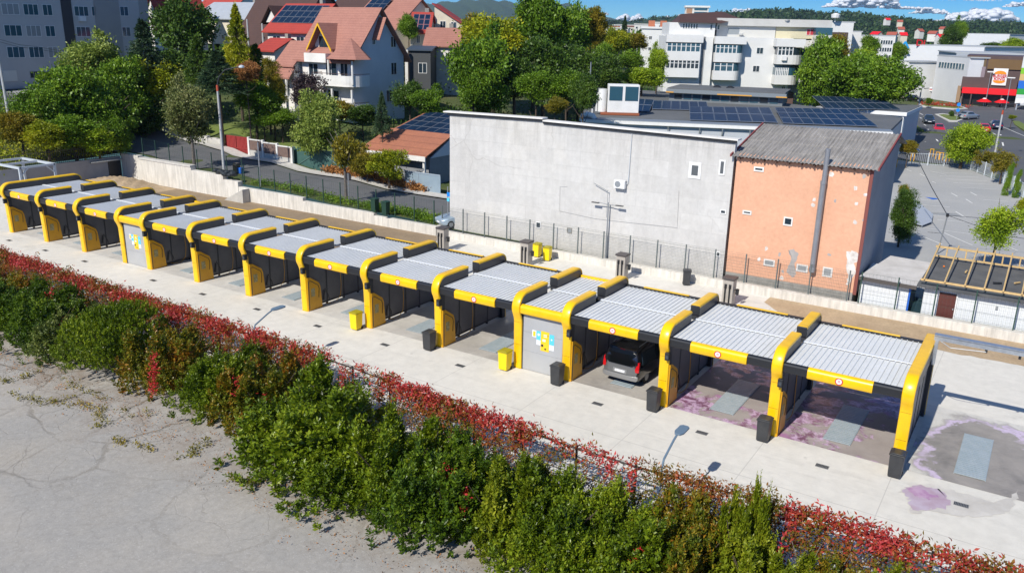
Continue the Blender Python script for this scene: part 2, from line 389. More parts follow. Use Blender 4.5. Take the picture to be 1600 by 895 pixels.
grit = t.ramp(t.noise(13, 5, .75), (.56, 0.0), (.68, .7))
c = t.mix(grit, c, (.5, .48, .45))
c = t.mix(t.ramp(t.noise(9, 5, .8), (.62, 0.0), (.74, .6)), c, (.17, .15, .13))
c = t.mix(t.math('MULTIPLY', t.ramp(t.vor(.085, vec=t.warp(.6, 1.6)), (.0014, 1.0), (.0045, 0.0)), t.ramp(t.noise(.13, 3), (.50, 0.0), (.62, .5))), c, (.15, .14, .125))
LOT = t.done(c, .92, t.math('SUBTRACT', t.noise(18, 8, .7), t.math('MULTIPLY', crack, 2.0)), .5, .02)

t = NT('sandy_dirt')
c = t.ramp(t.noise(.5, 8, .7), (.3, (.56, .42, .265)), (.7, (.40, .29, .18)))
c = t.mix(1, c, t.ramp(t.noise(6, 8, .75), (.3, .72), (.7, 1.1)), 'MULTIPLY')
DIRT = t.done(c, .95, t.noise(5, 8, .7), .7, .08)
t = NT('asphalt')
c = t.ramp(t.noise(.3, 8, .65), (.3, (.105, .108, .115)), (.7, (.145, .147, .15)))
c = t.mix(1, c, t.ramp(t.noise(20, 4), (.3, .8), (.7, 1.1)), 'MULTIPLY')
ASPH = t.done(c, .9, t.noise(30, 3), .2, .01)
t = NT('new_asphalt')
c = t.ramp(t.noise(.15, 6, .65), (.3, (.075, .08, .09)), (.7, (.10, .104, .112)))
ASPH2 = t.done(c, .85)
t = NT('parking_asphalt')
c = t.ramp(t.noise(.12, 7, .65), (.3, (.34, .345, .345)), (.7, (.42, .415, .40)))
c = t.mix(1, c, t.ramp(t.noise(8, 8, .75), (.3, .85), (.7, 1.08)), 'MULTIPLY')
PARK = t.done(c, .9)
t = NT('grassy_ground')
c = t.ramp(t.noise(.25, 8, .7), (.3, (.05, .085, .018)), (.55, (.085, .11, .028)), (.75, (.16, .13, .06)))
c = t.mix(1, c, t.ramp(t.noise(9, 6, .75), (.3, .6), (.7, 1.15)), 'MULTIPLY')
GRASS = t.done(c, .95, t.noise(6, 8, .75), .8, .1)
LAWN = mat('lawn_grass', (.11, .16, .025), .95, noise=(1.2, .35, .7), col2=(.16, .19, .045), bump=(20, .5, .05))
LINE = mat('road_paint', (.72, .72, .7), .7, noise=(3, .4, .75), col2=(.55, .55, .53))

# sheets: rear ground with streets and gardens, bank on the left, wash apron, front lot
def axis(a, b, st, far, n=16):
    k = np.geomspace(1, far, n)
    return np.concatenate([a-k[::-1], np.arange(a, b+.01, st), b+k])
xs = axis(-120, 120, 3.0, 9000, 22)
ys = np.concatenate([[20.35], np.arange(22, 262, 3.0), 260+np.geomspace(3, 8900, 26)])
tag(grid_mesh('ground', xs, ys, lambda X, Y: zt(X, Y)-.02, GRASS), kind='structure')
xb = np.concatenate([-15.2-np.geomspace(1, 9000, 20)[::-1]-100, np.arange(-115, -15.2, 2.5), [-15.25]])
yb = np.concatenate([-60-np.geomspace(1, 4000, 12)[::-1], np.arange(-60, 20.36, 2.5), [20.35]])
tag(grid_mesh('bank', xb, yb, lambda X, Y: zt(X, Y)-.02, GRASS), kind='structure')
mb = MB(); mb.quad((-15.2, -8.7, 0), (160, -8.7, 0), (160, 20.3, 0), (-15.2, 20.3, 0)); struct('apron', mb, APRON)
mb = MB(); mb.quad((-15.2, -400, -.03), (400, -400, -.03), (400, -8.4, -.03), (-15.2, -8.4, -.03)); struct('front_lot', mb, LOT)
mb = MB(); mb.quad((160, -8.4, -.04), (9000, -8.4, -.04), (9000, 20.3, -.04), (160, 20.3, -.04)); struct('open_ground', mb, GRASS)

# dirt strip behind the wash
def wavy(x0, x1, y0f, y1f, z, n=90, seed=1, amp=.12):
    r = random.Random(seed); mb = MB(); vs = []
    for i in range(n+1):
        x = x0+(x1-x0)*i/n; vs += [(x, y0f(x)+r.uniform(-amp, amp), z), (x, y1f(x), z)]
    mb.add(vs, [(2*i, 2*i+2, 2*i+3, 2*i+1) for i in range(n)]); return mb
t = NT('brown_dirt')
c = t.ramp(t.noise(.5, 8, .7), (.3, (.34, .25, .155)), (.7, (.24, .175, .11)))
DIRT2 = t.done(t.mix(1, c, t.ramp(t.noise(6, 8, .75), (.3, .72), (.7, 1.1)), 'MULTIPLY'), .95, t.noise(5, 8, .7), .7, .08)
struct('dirt_strip', wavy(-15.1, 28.3, lambda x: 8.6, lambda x: 19.75, .006), DIRT2)
struct('dirt_strip', wavy(54.6, 110, lambda x: 15.75 if x > 57 else 15.75+(57-x)*1.15, lambda x: 19.75, .006, 120, 3), DIRT)
# heap of sand at the far corner
mb = MB(); n = 28
for j in range(n):
    for i in range(n):
        x = -14.8+9*i/(n-1); y = 11+8.6*j/(n-1); u, v = i/(n-1)*2-1, j/(n-1)*2-1
        mb.v.append((x, y, max(0, (1-u*u)*(1-v*v))*1.15*(1+.25*math.sin(5*x)*math.cos(4*y))))
mb.f = [(j*n+i, j*n+i+1, (j+1)*n+i+1, (j+1)*n+i) for j in range(n-1) for i in range(n-1)]; mb.m = [0]*len(mb.f)
tag(mb.build('sand_heap', DIRT, smooth=True), kind='structure')

# ---------------------------------------------------------------- streets, parking, road
def ribbon(name, pts, m, dz, n=1):
    """polygon strip laid on the terrain; pts = list of (left xy, right xy)"""
    mb = MB(); vs = []; k = 6
    for (a, b) in pts:
        for i in range(k+1):
            x, y = a[0]+(b[0]-a[0])*i/k, a[1]+(b[1]-a[1])*i/k; vs.append((x, y, z1(x, y)+dz))
    fs = [((j*(k+1))+i, (j*(k+1))+i+1, (j+1)*(k+1)+i+1, (j+1)*(k+1)+i) for j in range(len(pts)-1) for i in range(k)]
    mb.add(vs, fs); return struct(name, mb, m, smooth=True)
sx = [26.5-2*i for i in range(0, 52)]
def sy0(x): return 22.6 if x > -4 else 20.7
ribbon('street', [((x, sy0(x)), (x, 28.2+(.6 if x < -12 else 0))) for x in sx], ASPH, .03)
ribbon('pavement', [((x, 28.6+(.6 if x < -12 else 0)), (x, 30.0)) for x in sx], STONE, .12)
ribbon('kerb', [((x, 28.2+(.6 if x < -12 else 0)), (x, 28.58+(.6 if x < -12 else 0))) for x in sx], CONC, .14)
ribbon('lawn', [((x, 31.5), (x, 38)) for x in [-22+1.5*i for i in range(20)]], LAWN, .05)
# car park and its bays
FN = [g(1506, 263), g(1560, 285), g(1606, 318), g(1640, 350)]
def fxr(y): return float(np.interp(y, [p[1] for p in FN[::-1]], [p[0] for p in FN[::-1]]))
pk = [((49.8, y), (fxr(y), y)) for y in range(22, 93, 5)]
ribbon('car_park', pk, PARK, .02)
mb = MB()
def stripe(p, q, w=.13, dz=.034, mb=mb):
    p = np.array(p[:2], float); q = np.array(q[:2], float); d = (q-p)/np.linalg.norm(q-p); s = np.array([-d[1], d[0]])*w/2
    vs = []
    for a in (p-s, p+s, q+s, q-s): vs.append((a[0], a[1], z1(a[0], a[1])+dz))
    mb.add(vs, [(0, 3, 2, 1)])
for a, b in (((1453,269),(1478,275)),((1416,266),(1424,269)),((1437,273),(1445,277)),((1456,285),(1462,288)),((1460,271),(1519,273)),((1468,276.5),(1530,279)),((1478,281.5),(1542,285)),((1489,287.5),(1556,291)),((1500,295),(1568,299)),
             ((1416,303),(1437,305)),((1425,311),(1472,315)),((1430,320),(1484,324)),((1486,303),(1496,308)),((1509,312),(1519,318)),((1516,302),(1526,307)),((1536,313),(1575,316)),((1493,331),(1509,341)),((1456,336),(1500,341)),((1464,344),(1510,348)),((1422,355),(1520,368)),((1424,365),(1472,384)),((1475,366),(1520,386)),((1576,388),(1590,394))):
    stripe(g(*a), g(*b), .14)
struct('parking_lines', mb, LINE)
mb = MB(); P4 = [g(x, y) for x, y in ((1444,308),(1455,305.5),(1466,312),(1457,312.5))]; mb.quad(*[(p[0], p[1], .036) for p in P4][::-1]); struct('blue_parking_mark', mb, BLUEP)
mb = MB()
for q in (((1424,290),(1570,303),(1571,306),(1424,294)), ((1450,332),(1494,334),(1507,341),(1458,338))):
    P4 = [g(x, y) for x, y in q]; mb.quad(*[(p[0], p[1], .030) for p in P4][::-1])
struct('asphalt_patch', mb, mat('patched_asphalt', (.24, .25, .255), .9, noise=(1, .3, .7), col2=(.3, .31, .315)))
# main road on the right
RZ = 2.0
def gz(x, y):
    p = g(x, y, 1.5)
    for _ in range(12): p = g(x, y, z1(p[0], p[1]))
    return p
struct('forecourt', MB().add([(x, y, z1(x, y)+.015) for x, y in [(x_, y_) for y_ in np.arange(93, 135, 4) for x_ in np.arange(44, 76, 4)]], [(j*8+i, j*8+i+1, j*8+i+9, j*8+i+8) for j in range(10) for i in range(7)]), ASPH2, smooth=True)
rd = [[(fxr(y)+2.6, y), (120, y)] for y in (30, 50, 60, 70, 80, 90)]+[[(58.5, 98), (110, 104)], [(55, 112), (102, 122)], [(45, 126), (92, 145)], [(45, 140), (84, 165)], [(42, 165), (80, 185)], [(38, 200), (70, 204)], [(30, 230), (58, 228)]]
ribbon('road', [(tuple(a), tuple(b)) for a, b in rd], ASPH2, .03)
mb = MB()
rl = [((1441,161),(1450,164)),((1462,177),(1470,180)),((1437,184),(1444,188)),((1440,193),(1447,197)),((1449,208),(1466,219)),((1530,188),(1541,193)),((1543,200),(1550,203)),((1550,208),(1556,211)),((1562,217),(1570,221)),((1572,226),(1582,231)),((1555,194),(1600,222)),((1541,230),(1600,258)),((1588,227),(1600,234)),((1597,240),(1610,246)),((1436,177),(1442,180)),((1520,166),(1600,173)),((1470,246),(1446,222))]
for a, b in rl: stripe(gz(*a), gz(*b), .22 if abs(a[0]-b[0]) < 25 else .16, .045, mb)
struct('road_lines', mb, LINE)
def island(name, pix, m, h=.14, dz=0):
    P = [gz(x, y) for x, y in pix]; zz = np.mean([p[2] for p in P])
    mb = MB(); mb.prism([(p[0], p[1]) for p in P][::-1], zz-.3+dz, zz+h+dz); return struct(name, mb, m)
island('traffic_island', [(1460,179),(1473,178),(1498,181),(1506,187),(1496,192),(1482,192)], STONE, .14)
island('island_grass', [(1467,180.5),(1474,179.5),(1495,182),(1502,187),(1494,190),(1484,189.5)], LAWN, .17)
island('flower_verge', [(1434,163),(1440,162.5),(1500,165.5),(1512,171),(1490,172),(1440,168)], STONE, .12)
island('flower_grass', [(1438,164),(1445,163.5),(1497,166.5),(1506,170.5),(1490,170.7),(1446,167)], LAWN, .15)
island('roadside_grass', [(1411,185),(1418,186),(1441,203),(1444,206),(1436,205),(1421,196)], LAWN, .12)
island('roadside_grass', [(1578,183),(1590,188),(1604,198),(1600,206),(1585,196)], LAWN, .12)
# ---------------------------------------------------------------- the wash row
ST = [0, 5, 10, 15, 17.79, 22.79, 27.79, 32.79, 37.79, 42.79, 47.79, 50.58, 55.58, 60.58, 65.58]
TH, HT = .47, 3.97
def casing(path, w, t, mb):
    """rounded strip of width w and thickness t swept along (y, z) path; outer face on the path"""
    pts = [Vector((0, a, b)) for a, b in path]; k = len(pts); rings = []
    rr = .07
    for i, p in enumerate(pts):
        d = (pts[min(i+1, k-1)]-pts[max(i-1, 0)]).normalized(); nrm = Vector((0, -d.z, d.y))   # outward
        ring = []
        for (x, o) in ((-w, -t), (-w, -rr), (-w+rr*.3, -rr*.3), (-w+rr, 0), (-rr, 0), (-rr*.3, -rr*.3), (0, -rr), (0, -t)):
            q = p+nrm*o; ring.append((x, q.y, q.z))
        rings.append(ring)
    n = 8; vs = [v for r in rings for v in r]
    fs = [(i*n+j, (i+1)*n+j, (i+1)*n+(j+1) % n, i*n+(j+1) % n) for i in range(k-1) for j in range(n)]
    fs += [tuple(range(n)), tuple(range((k-1)*n+n-1, (k-1)*n-1, -1))]
    mb.add(vs, fs)
def arc(cy, cz, r, a0, a1, n=9): return [(cy+r*math.cos(rad(a0+(a1-a0)*i/n)), cz+r*math.sin(rad(a0+(a1-a0)*i/n))) for i in range(n+1)]
R1 = .74
FRONT = [(0.10, 0), (.04, 2.52), (.0, 2.68), (-.1, 2.9), (-.17, 3.05)]+[(y, z) for y, z in arc(-.20+R1, HT-R1, R1, 178, 90)]+[(2.57, HT)]
REAR = [(3.55, HT), (6.4-.55, HT)]+arc(5.85, HT-.55, .55, 90, 0)+[(6.4, 2.6), (6.4, 0)]
WHOLE = FRONT[:-1]+REAR[1:]

def box_bm(x0, x1, y0, y1, z0, z1): return MB().box(x0, x1, y0, y1, z0, z1)
def make_portal(kind, bay):
    """kind 'split' or 'whole'; bay: has the wash panel and hoses on its right"""
    t = thing('wash_portal', '', 'portal', group='yellow portals of the wash row')
    tp = .11
    if kind == 'split':
        m = MB(); casing(FRONT, TH, tp, m); m.build('front_casing', YEL, t, smooth=False, bevel=.012)
        m = MB(); casing(REAR, TH, tp, m); m.build('rear_casing', YEL, t, bevel=.012)
    else:
        m = MB(); casing(WHOLE, TH, tp, m); m.build('casing', YEL, t, bevel=.012)
    ins = .02
    def inner(path, off): return [(a, b) for a, b in path]
    f = [(.15, 0), (.1, 2.55), (-.03, 2.95), (-.1, 3.1)]+arc(-.20+R1, HT-R1, R1-.07, 178, 90)
    if kind == 'split':
        m = MB(); m.prism(f+[(2.55, HT-.07), (2.55, 3.2), (.42, 3.2), (.42, 0)], -TH+ins, -ins, 'x'); m.build('front_infill', DGR, t)
        r = [(3.60, 3.2), (3.60, HT-.07), (5.85, HT-.07)]+arc(5.85, HT-.55, .48, 90, 0)+[(6.33, 0), (6.02, 0), (6.02, 3.2)]
        m = MB(); m.prism(r, -TH+ins, -ins, 'x'); m.build('rear_infill', DGR, t)
        m = MB(); m.box(-TH+.005, -.005, 3.52, 3.6, 3.46, HT-.03); m.build('end_cap', BLK, t, bevel=.04)
        m = MB(); m.box(-TH+.03, -.03, 2.5, 2.565, 3.46, HT-.12); m.build('end_cap', BLK, t)
    else:
        m = MB(); m.prism(f+[(5.85, HT-.07)]+arc(5.85, HT-.55, .48, 90, 0)+[(6.33, 0), (6.02, 0), (6.02, 3.2), (.42, 3.2), (.42, 0)], -TH+ins, -ins, 'x'); m.build('infill', DGR, t)
    # partition wall of framed panels standing clear of the floor
    m = MB(); m.box(-.28, -.19, .42, 6.02, .17, 3.2); w = m.build('partition_wall', DGR2, t)
    m = MB()
    for y in (1.95, 3.4, 4.7): m.box(-.30, -.17, y-.04, y+.04, 0.004, 3.19)
    m.box(-.31, -.16, .43, 6.01, .13, .21); m.build('wall_frame', DGR, w)
    m = MB()
    for z in (.04, 1.3, 2.48): y_ = .10-.06*min(z, 2.5)/2.52; m.box(-TH+.05, -.05, y_-.004, y_+.01, z, z+.014)
    m.build('panel_seam', mat('seam_dark', (.25, .13, .01), .8), t)  # thin dark joint lines between the casing panels
    if bay:
        # the wash control cabinet with its cut-off shoulder
        m = MB(); prof = [(.16, 0.004), (.16, 2.08), (.42, 2.05), (1.10, 1.6), (1.2, 1.34), (1.32, .02)]
        m.prism(prof, -.15, .05, 'x'); c = m.build('wash_cabinet', YELD, t, bevel=.02)
        m = MB(); m.tube([(.057, .24, .1), (.057, .24, 1.84), (.057, .42, 1.84), (.057, 1.0, 1.46), (.057, 1.07, 1.25), (.057, 1.02, .7)], .02, 5); m.build('edge_groove', BLK, c)
        m = MB(); m.box(.05, .062, .42, .72, .85, 1.35); m.build('instruction_plate', mat('worn_plate', (.4, .36, .2), .6, noise=(9, .4, .6), col2=(.28, .22, .06)), c)
        m = MB(); m.prism([(-.02, .35), (.08, .35), (.16, .9), (.1, .95)], 0, .05, 'x'); m.tube([(.02, .06, .9), (.02, .2, 1.02), (.02, .45, .55), (.02, .5, .3)], .022, 5)
        h = m.build('lance_holder', BLK, t); h.location = (-.14, 1.55, 0)
        m = MB(); m.tube([(0, 0, .12), (.06, .35, .02), (.12, .75, .05), (.1, 1.15, .35), (.04, 1.3, 1.0), (.02, 1.25, 2.3), (.0, 1.3, 3.1)], .016, 5)
        h = m.build('yellow_hose', YELD, t); h.location = (-.1, 1.75, 0)
        m = MB(); m.bar((-.12, 2.9, 3.02), (1.3, 3.1, 3.05), .022); m.build('swing_boom', YELD, t)
        m = MB(); m.box(-.13, .07, -.1, .16, 0, .36); b = m.build('display_box', BLK, t, bevel=.015); b.location = (.005, -.10, 2.4)
        m = MB(); m.quad((-.09, -.104, .09), (.03, -.104, .09), (.03, -.104, .25), (-.09, -.104, .25)); m.build('screen', mat('dim_display', (.06, .07, .08), .15), b)
    return t
pm = {}
def portal(i):
    kind = 'whole' if i in (0, 14) else 'split'; bay = i not in (3, 10, 14)
    if (kind, bay) in pm: o = dup(pm[(kind, bay)])
    else: o = pm[(kind, bay)] = make_portal(kind, bay)
    o.location = (ST[i], 0, 0); return o
pl = {0: 'yellow portal closing the far left end of the wash row', 14: 'yellow portal closing the near right end of the wash row, black bin at its foot',
      3: 'yellow portal on the left of the far storeroom door', 4: 'yellow portal on the right of the far storeroom door',
      10: 'yellow portal on the left of the nearer storeroom door, yellow bin at its foot', 11: 'yellow portal between the nearer storeroom door and the black van',
      12: 'yellow portal standing just right of the parked black van', 13: 'yellow portal between the two foamy bays, second from the near end',
      1: 'yellow portal, second from the far left end of the wash', 2: 'yellow portal, third from the far left end of the wash',
      5: 'first yellow portal right of the far storeroom bay', 6: 'second yellow portal right of the far storeroom bay', 7: 'third yellow portal right of the far storeroom bay',
      8: 'yellow portal with a yellow bin, two bays left of the nearer storeroom', 9: 'yellow portal with a black bin, one bay left of the nearer storeroom'}
for i in range(15): portal(i)['label'] = pl[i]

t = NT('roof_sheet')
X, Y, Z = t.sep()
c = t.ramp(t.noise(.8, 7, .7), (.3, (.66, .675, .675)), (.7, (.74, .75, .745)))
c = t.mix(1, c, t.ramp(t.noise(7, 5, .7), (.3, .9), (.7, 1.03)), 'MULTIPLY')
ROOFM = t.done(c, .45)
def ribbed(x0, x1, y0, y1, z, pitch=.225):
    m = MB(); n = max(1, round((x1-x0)/pitch)); p = (x1-x0)/n; prof = []
    for i in range(n):
        a = x0+i*p; prof += [(a, 0), (a+p-.075, 0), (a+p-.06, .045), (a+p-.028, .045), (a+p-.013, 0)]
    prof.append((x1, 0)); vs = []
    for x, h in prof: vs += [(x, y0, z+h), (x, y1, z+h)]
    m.add(vs, [(2*i, 2*i+2, 2*i+3, 2*i+1) for i in range(len(prof)-1)])
    m.box(x0, x1, y0, y1, z-.09, z-.004); return m
SIGNW = mat('sign_white', (.75, .7, .7), .4)
def make_roof(w, door):
    t = thing('bay_roof', '', 'roof', group='roofs over the wash bays')
    ribbed(.0, w, .12, 2.98, 3.40).build('front_sheet', ROOFM, t); ribbed(.0, w, 3.12, 6.06, 3.40).build('rear_sheet', ROOFM, t)
    m = MB(); m.box(0, w, 2.96, 3.14, 3.43, 3.475); m.build('ridge_flashing', mat('ridge_white', (.66, .68, .7), .4), t, bevel=.015)
    m = MB(); m.box(0, w, 1.2, 1.3, 3.1, 3.3); m.box(0, w, 4.8, 4.9, 3.1, 3.3); m.build('roof_beam', DGR, t)
    # eaves: black bar with the yellow bumper in the middle
    prof = [(-.02, 3.04), (-.04, 3.1), (-.04, 3.36), (-.02, 3.42), (.13, 3.45), (.13, 3.04)]
    pr2 = [(-.06, 3.0), (-.11, 3.07), (-.115, 3.32), (-.08, 3.40), (.02, 3.455), (.125, 3.46), (.125, 3.0)]
    def bars(prof, pr2, nm, a, b):
        if not door: MB().prism(prof, .0, w, 'x').build(nm+'_bar', BLK, t)
        return MB().prism(pr2, a, b, 'x').build(nm+'_bumper', YEL, t, bevel=.015)
    a, b = (.0, w) if door else (.97, w-1.05)
    fb = bars(prof, pr2, 'front', a, b)
    bars([(6.04, 3.02), (6.04, 3.5), (6.2, 3.5), (6.2, 3.02)], [(6.08, 2.99), (6.08, 3.53), (6.24, 3.53), (6.24, 2.99)], 'rear', a, b)
    if not door:
        s = MB(); s.bar((a+.5*(b-a), -.117, 3.2), (a+.5*(b-a), -.122, 3.2), .155, 24); s = s.build('warning_sign', RED, fb)
        cx = a+.5*(b-a)
        m = MB(); m.bar((cx, -.1225, 3.2), (cx, -.1255, 3.2), .115, 24); d = m.build('sign_face', SIGNW, fb)
        m = MB(); gm = .035
        for (u0, v0, u1, v1) in ((-.04, -.05, -.02, .05), (-.02, .03, .03, .05), (.02, -.02, .04, .05), (-.02, -.02, .03, 0), (.03, -.055, .055, -.035)):
            m.box(cx+u0, cx+u1, -.1285, -.126, 3.2+v0, 3.2+v1)
        m.build('sign_symbol', mat('sign_pink', (.6, .2, .25), .5), fb)
    else:
        m = MB()
        for k in range(3): m.box(.02, w-.02, .2, .24, .03+k*1.0, 1.02+k*1.0)
        m.box(.02, w-.02, .22, .26, .02, 3.06)
        d = m.build('storeroom_door', mat('door_grey', (.36, .37, .38), .45, noise=(.8, .35, .75), col2=(.42, .43, .44)), t)
        m = MB(); m.box(.0, .03, .16, .3, 0, 3.05); m.box(w-.03, w, .16, .3, 0, 3.05); m.build('door_frame', DGR, d)
        def sheet(nm, x0, x1, z0, z1, mt, y=.197, par=d): return MB().box(x0, x1, y-.006, y, z0, z1).build(nm, mt, par)
        W_ = mat('poster_white', (.72, .74, .76), .5); Yp = mat('poster_yellow', (.85, .55, .02), .5)
        k = w/2.32
        p = sheet('poster', .55*k, .78*k, 1.84, 2.2, W_); sheet('price_card', .6*k, .74*k, 1.89, 2.14, Yp, .19)
        sheet('poster', .80*k, 1.04*k, 1.48, 1.74, W_); sheet('poster', .80*k, 1.04*k, 1.745, 2.2, CYAN)
        sheet('poster', 1.05*k, 1.52*k, 1.22, 2.24, Yp, .194)
        sheet('poster', 1.53*k, 1.80*k, 1.34, 1.62, W_); sheet('poster', 1.53*k, 1.80*k, 1.625, 2.16, CYAN)
        m = MB()
        m.bar((1.14*k, .187, 1.5), (1.14*k, .184, 1.5), .07, 16); m.box(1.27*k, 1.37*k, .184, .187, 1.3, 1.38); m.bar((1.45*k, .187, 2.05), (1.45*k, .184, 2.05), .03, 12)
        m.build('printed_mark', BLK, d)
        m = MB(); m.box(1.15*k, 1.32*k, .184, .187, 1.72, 1.84); m.bar((.92*k, .190, 2.02), (.92*k, .187, 2.02), .07, 12); m.bar((1.66*k, .190, 1.9), (1.66*k, .187, 1.9), .05, 5)
        for q in range(2): m.box(1.2*k, 1.4*k, .184, .187, 2.05-q*.09, 2.09-q*.09)
        m.build('printed_mark', W_, d)
        m = MB(); m.box(0, w, 5.9, 5.98, 0.01, 3.1); m.build('rear_door', DGR2, t)
    return t
rm = {}
rnames = ['first ribbed roof from the far left end', 'second ribbed roof from the far left end', 'third ribbed roof from the far left end', 'narrow ribbed roof over the far storeroom and its poster door',
          'ribbed roof just right of the far storeroom', 'second ribbed roof right of the far storeroom', 'third ribbed roof right of the far storeroom', 'fourth ribbed roof right of the far storeroom',
          'ribbed roof two bays left of the nearer storeroom', 'ribbed roof just left of the nearer storeroom', 'narrow ribbed roof over the nearer storeroom and its poster door',
          'ribbed roof over the black van', 'ribbed roof over the first foamy bay right of the van', 'last ribbed roof at the near right end']
for i in range(14):
    door = i in (3, 10); w = ST[i+1]-ST[i]-TH
    key = (door, round(w, 2))
    o = dup(rm[key]) if key in rm else make_roof(w, door)
    rm.setdefault(key, o); o.location = (ST[i], 0, 0); o['label'] = 'pale grey '+rnames[i]

# bay floors, grates and drains
for i in range(15):
    if i in (3, 10): continue
    x0 = ST[i]+.02; x1 = (ST[i+1] if i < 14 else 70.25)-TH+.02
    mb = MB(); mb.quad((x0, .28, .008), (x1, .28, .008), (x1, 7.6, .008), (x0, 7.6, .008))
    struct('bay_floor', mb, WETC if i == 14 else (FOAM if i in (12, 13) else BAYC))
mb = MB()
gm = MB()
for k in range(24): gm.box(0, 1.06, k*.17, k*.17+.115, 0, .05)
gm.box(0, 1.06, 0, 4.07, -.001, .012); gm.box(-.03, .0, -.03, 4.1, 0, .03); gm.box(1.06, 1.09, -.03, 4.1, 0, .03)
t_ = mat('grate_steel', (.36, .43, .46), .45, .25, noise=(3, .35, .7), col2=(.44, .50, .53))
grate = None; gi = 0
bayn = [i for i in range(15) if i not in (3, 10)]
gl = {12: 'steel floor grate in the first foamy bay right of the van', 13: 'steel floor grate in the last roofed bay', 14: 'steel floor grate on the open pad beside the end portal', 11: 'steel floor grate under the black van', 9: 'steel floor grate in the bay left of the nearer storeroom', 4: 'steel floor grate in the bay right of the far storeroom'}
for n_, i in enumerate(bayn):
    cx = (ST[i]+(ST[i+1] if i < 14 else 70.6)-TH)/2
    if grate is None: grate = gm.build('floor_grate', t_); o = grate
    else: o = dup(grate)
    o.location = (cx-.53 if i < 14 else 67.32, 1.12, .012)
    tag(o, gl.get(i, 'steel floor grate in the %s bay from the far left end' % ORD[n_]), 'grate', 'floor grates of the wash bays')
dr = None
dm = MB(); dm.box(-.25, .25, -.14, .14, 0, .012)
dm.mi = 1
for k in range(9): dm.box(-.23+k*.052, -.205+k*.052, -.11, .11, .012, .016)
for n_, i in enumerate(bayn):
    cx = (ST[i]+(ST[i+1] if i < 14 else 70.6)-TH)/2
    if dr is None: dr = dm.build('drain_cover', [mat('drain_iron', (.17, .175, .18), .6), BLK]); o = dr
    else: o = dup(dr)
    o.location = (cx if i < 14 else 67.8, -1.33, .004)
    tag(o, 'small iron drain cover in front of the %s wash bay from the far left' % ORD[n_] if i < 14 else 'small iron drain cover in front of the open pad', 'drain', 'drain covers in front of the bays')
# soap puddle in front of the open pad
def blob(name, pix, m, z, sd=0, sub=6, amp=.1):
    r = random.Random(sd); P = [g(x, y) for x, y in pix]; out = []
    for i in range(len(P)):
        a, b = P[i], P[(i+1) % len(P)]
        for k in range(sub): q = a+(b-a)*k/sub; out.append((q[0]+r.uniform(-amp, amp), q[1]+r.uniform(-amp, amp), z))
    mb = MB(); mb.add(out, [tuple(range(len(out)))]); return tag(mb.build(name, m), kind='structure')
blob('damp_stain', [(1405,768),(1425,757),(1460,756),(1500,770),(1560,785),(1592,765),(1580,800),(1540,808),(1500,806),(1462,798),(1425,802),(1420,780)], mat('damp_concrete', (.50, .47, .42), .5, noise=(.9, .35, .65), col2=(.63, .60, .55)), .012, 4)
blob('soap_puddle', [(1408,766),(1425,758),(1455,760),(1470,768),(1490,785),(1470,795),(1452,797),(1425,800),(1422,782)], PUD, .016, 5)
blob('soap_puddle', [(1418,764),(1438,761),(1446,768),(1466,776),(1450,780),(1430,775)], PUD2, .020, 6)
# ---------------------------------------------------------------- bins, vacuums, gantries at the wash
def make_bin(body, lid):
    t = thing('waste_bin', '', 'bin')
    m = MB(); vs = []
    for (w, d, z) in ((.46, .48, .06), (.52, .55, .98)): vs += [(-w/2, -d/2, z), (w/2, -d/2, z), (w/2, d/2, z), (-w/2, d/2, z)]
    m.add(vs, [(0, 3, 2, 1), (4, 5, 6, 7), (0, 1, 5, 4), (1, 2, 6, 5), (2, 3, 7, 6), (3, 0, 4, 7)]); m.build('body', body, t, bevel=.02)
    m = MB(); m.box(-.29, .29, -.31, .31, .98, 1.03); m.prism([(-.27, 1.03), (.27, 1.03), (.2, 1.08), (-.2, 1.08)], -.28, .26, 'y'); m.box(-.2, .2, .31, .36, .96, 1.01); m.build('lid', lid, t, bevel=.015)
    for s in (-1, 1): MB().bar((s*.2, .22, .09), (s*.25, .22, .09), .09, 14).build('wheel', RUB, t)
    return t
YB = mat('yellow_plastic', (.85, .62, .005), .42); BB = mat('black_plastic', (.03, .032, .036), .45, noise=(3, .4, .7), col2=(.045, .047, .05))
by = make_bin(YB, mat('olive_lid', (.35, .3, .01), .5)); bb = make_bin(BB, BB)
by2 = None
ybins = [((ST[8]-.62, -.42, .004), 'yellow wheeled bin at a portal foot, farther left of the two in front'), ((ST[10]-.62, -.42, .004), 'yellow wheeled bin beside the nearer storeroom portal')]
for n_, (p, l) in enumerate(ybins):
    o = by if n_ == 0 else dup(by); o.location = p; tag(o, l, 'bin', 'bins at the wash')
bbins = [(9, 'black wheeled bin at the portal two left of the van'), (11, 'black wheeled bin at the portal left of the van'), (12, 'black wheeled bin at the portal right of the van'), (13, 'black wheeled bin at the portal between the foamy bays'), (14, 'black wheeled bin at the foot of the end portal')]
for n_, (i, l) in enumerate(bbins):
    o = bb if n_ == 0 else dup(bb); o.location = (ST[i]-.36 if i != 14 else ST[i]-.2, -.5, .004); tag(o, l, 'bin', 'bins at the wash')
q = g(855, 407); o = dup(by); o.location = (q[0], q[1], .004); o.rotation_euler = (0, 0, .1); tag(o, 'yellow bin behind the wash, nearer the vacuum pillar', 'bin', 'bins at the wash')
q = g(858, 390); o = dup(by); o.location = (q[0]+.35, 19.2, .004); tag(o, 'yellow bin behind the wash, close against the low wall', 'bin', 'bins at the wash')
q = g(1072, 445); o = dup(bb); o.location = (q[0], q[1], .004); o.rotation_euler = (0, 0, .4); tag(o, 'black bin on the concrete behind the wash by the low wall', 'bin', 'bins at the wash')

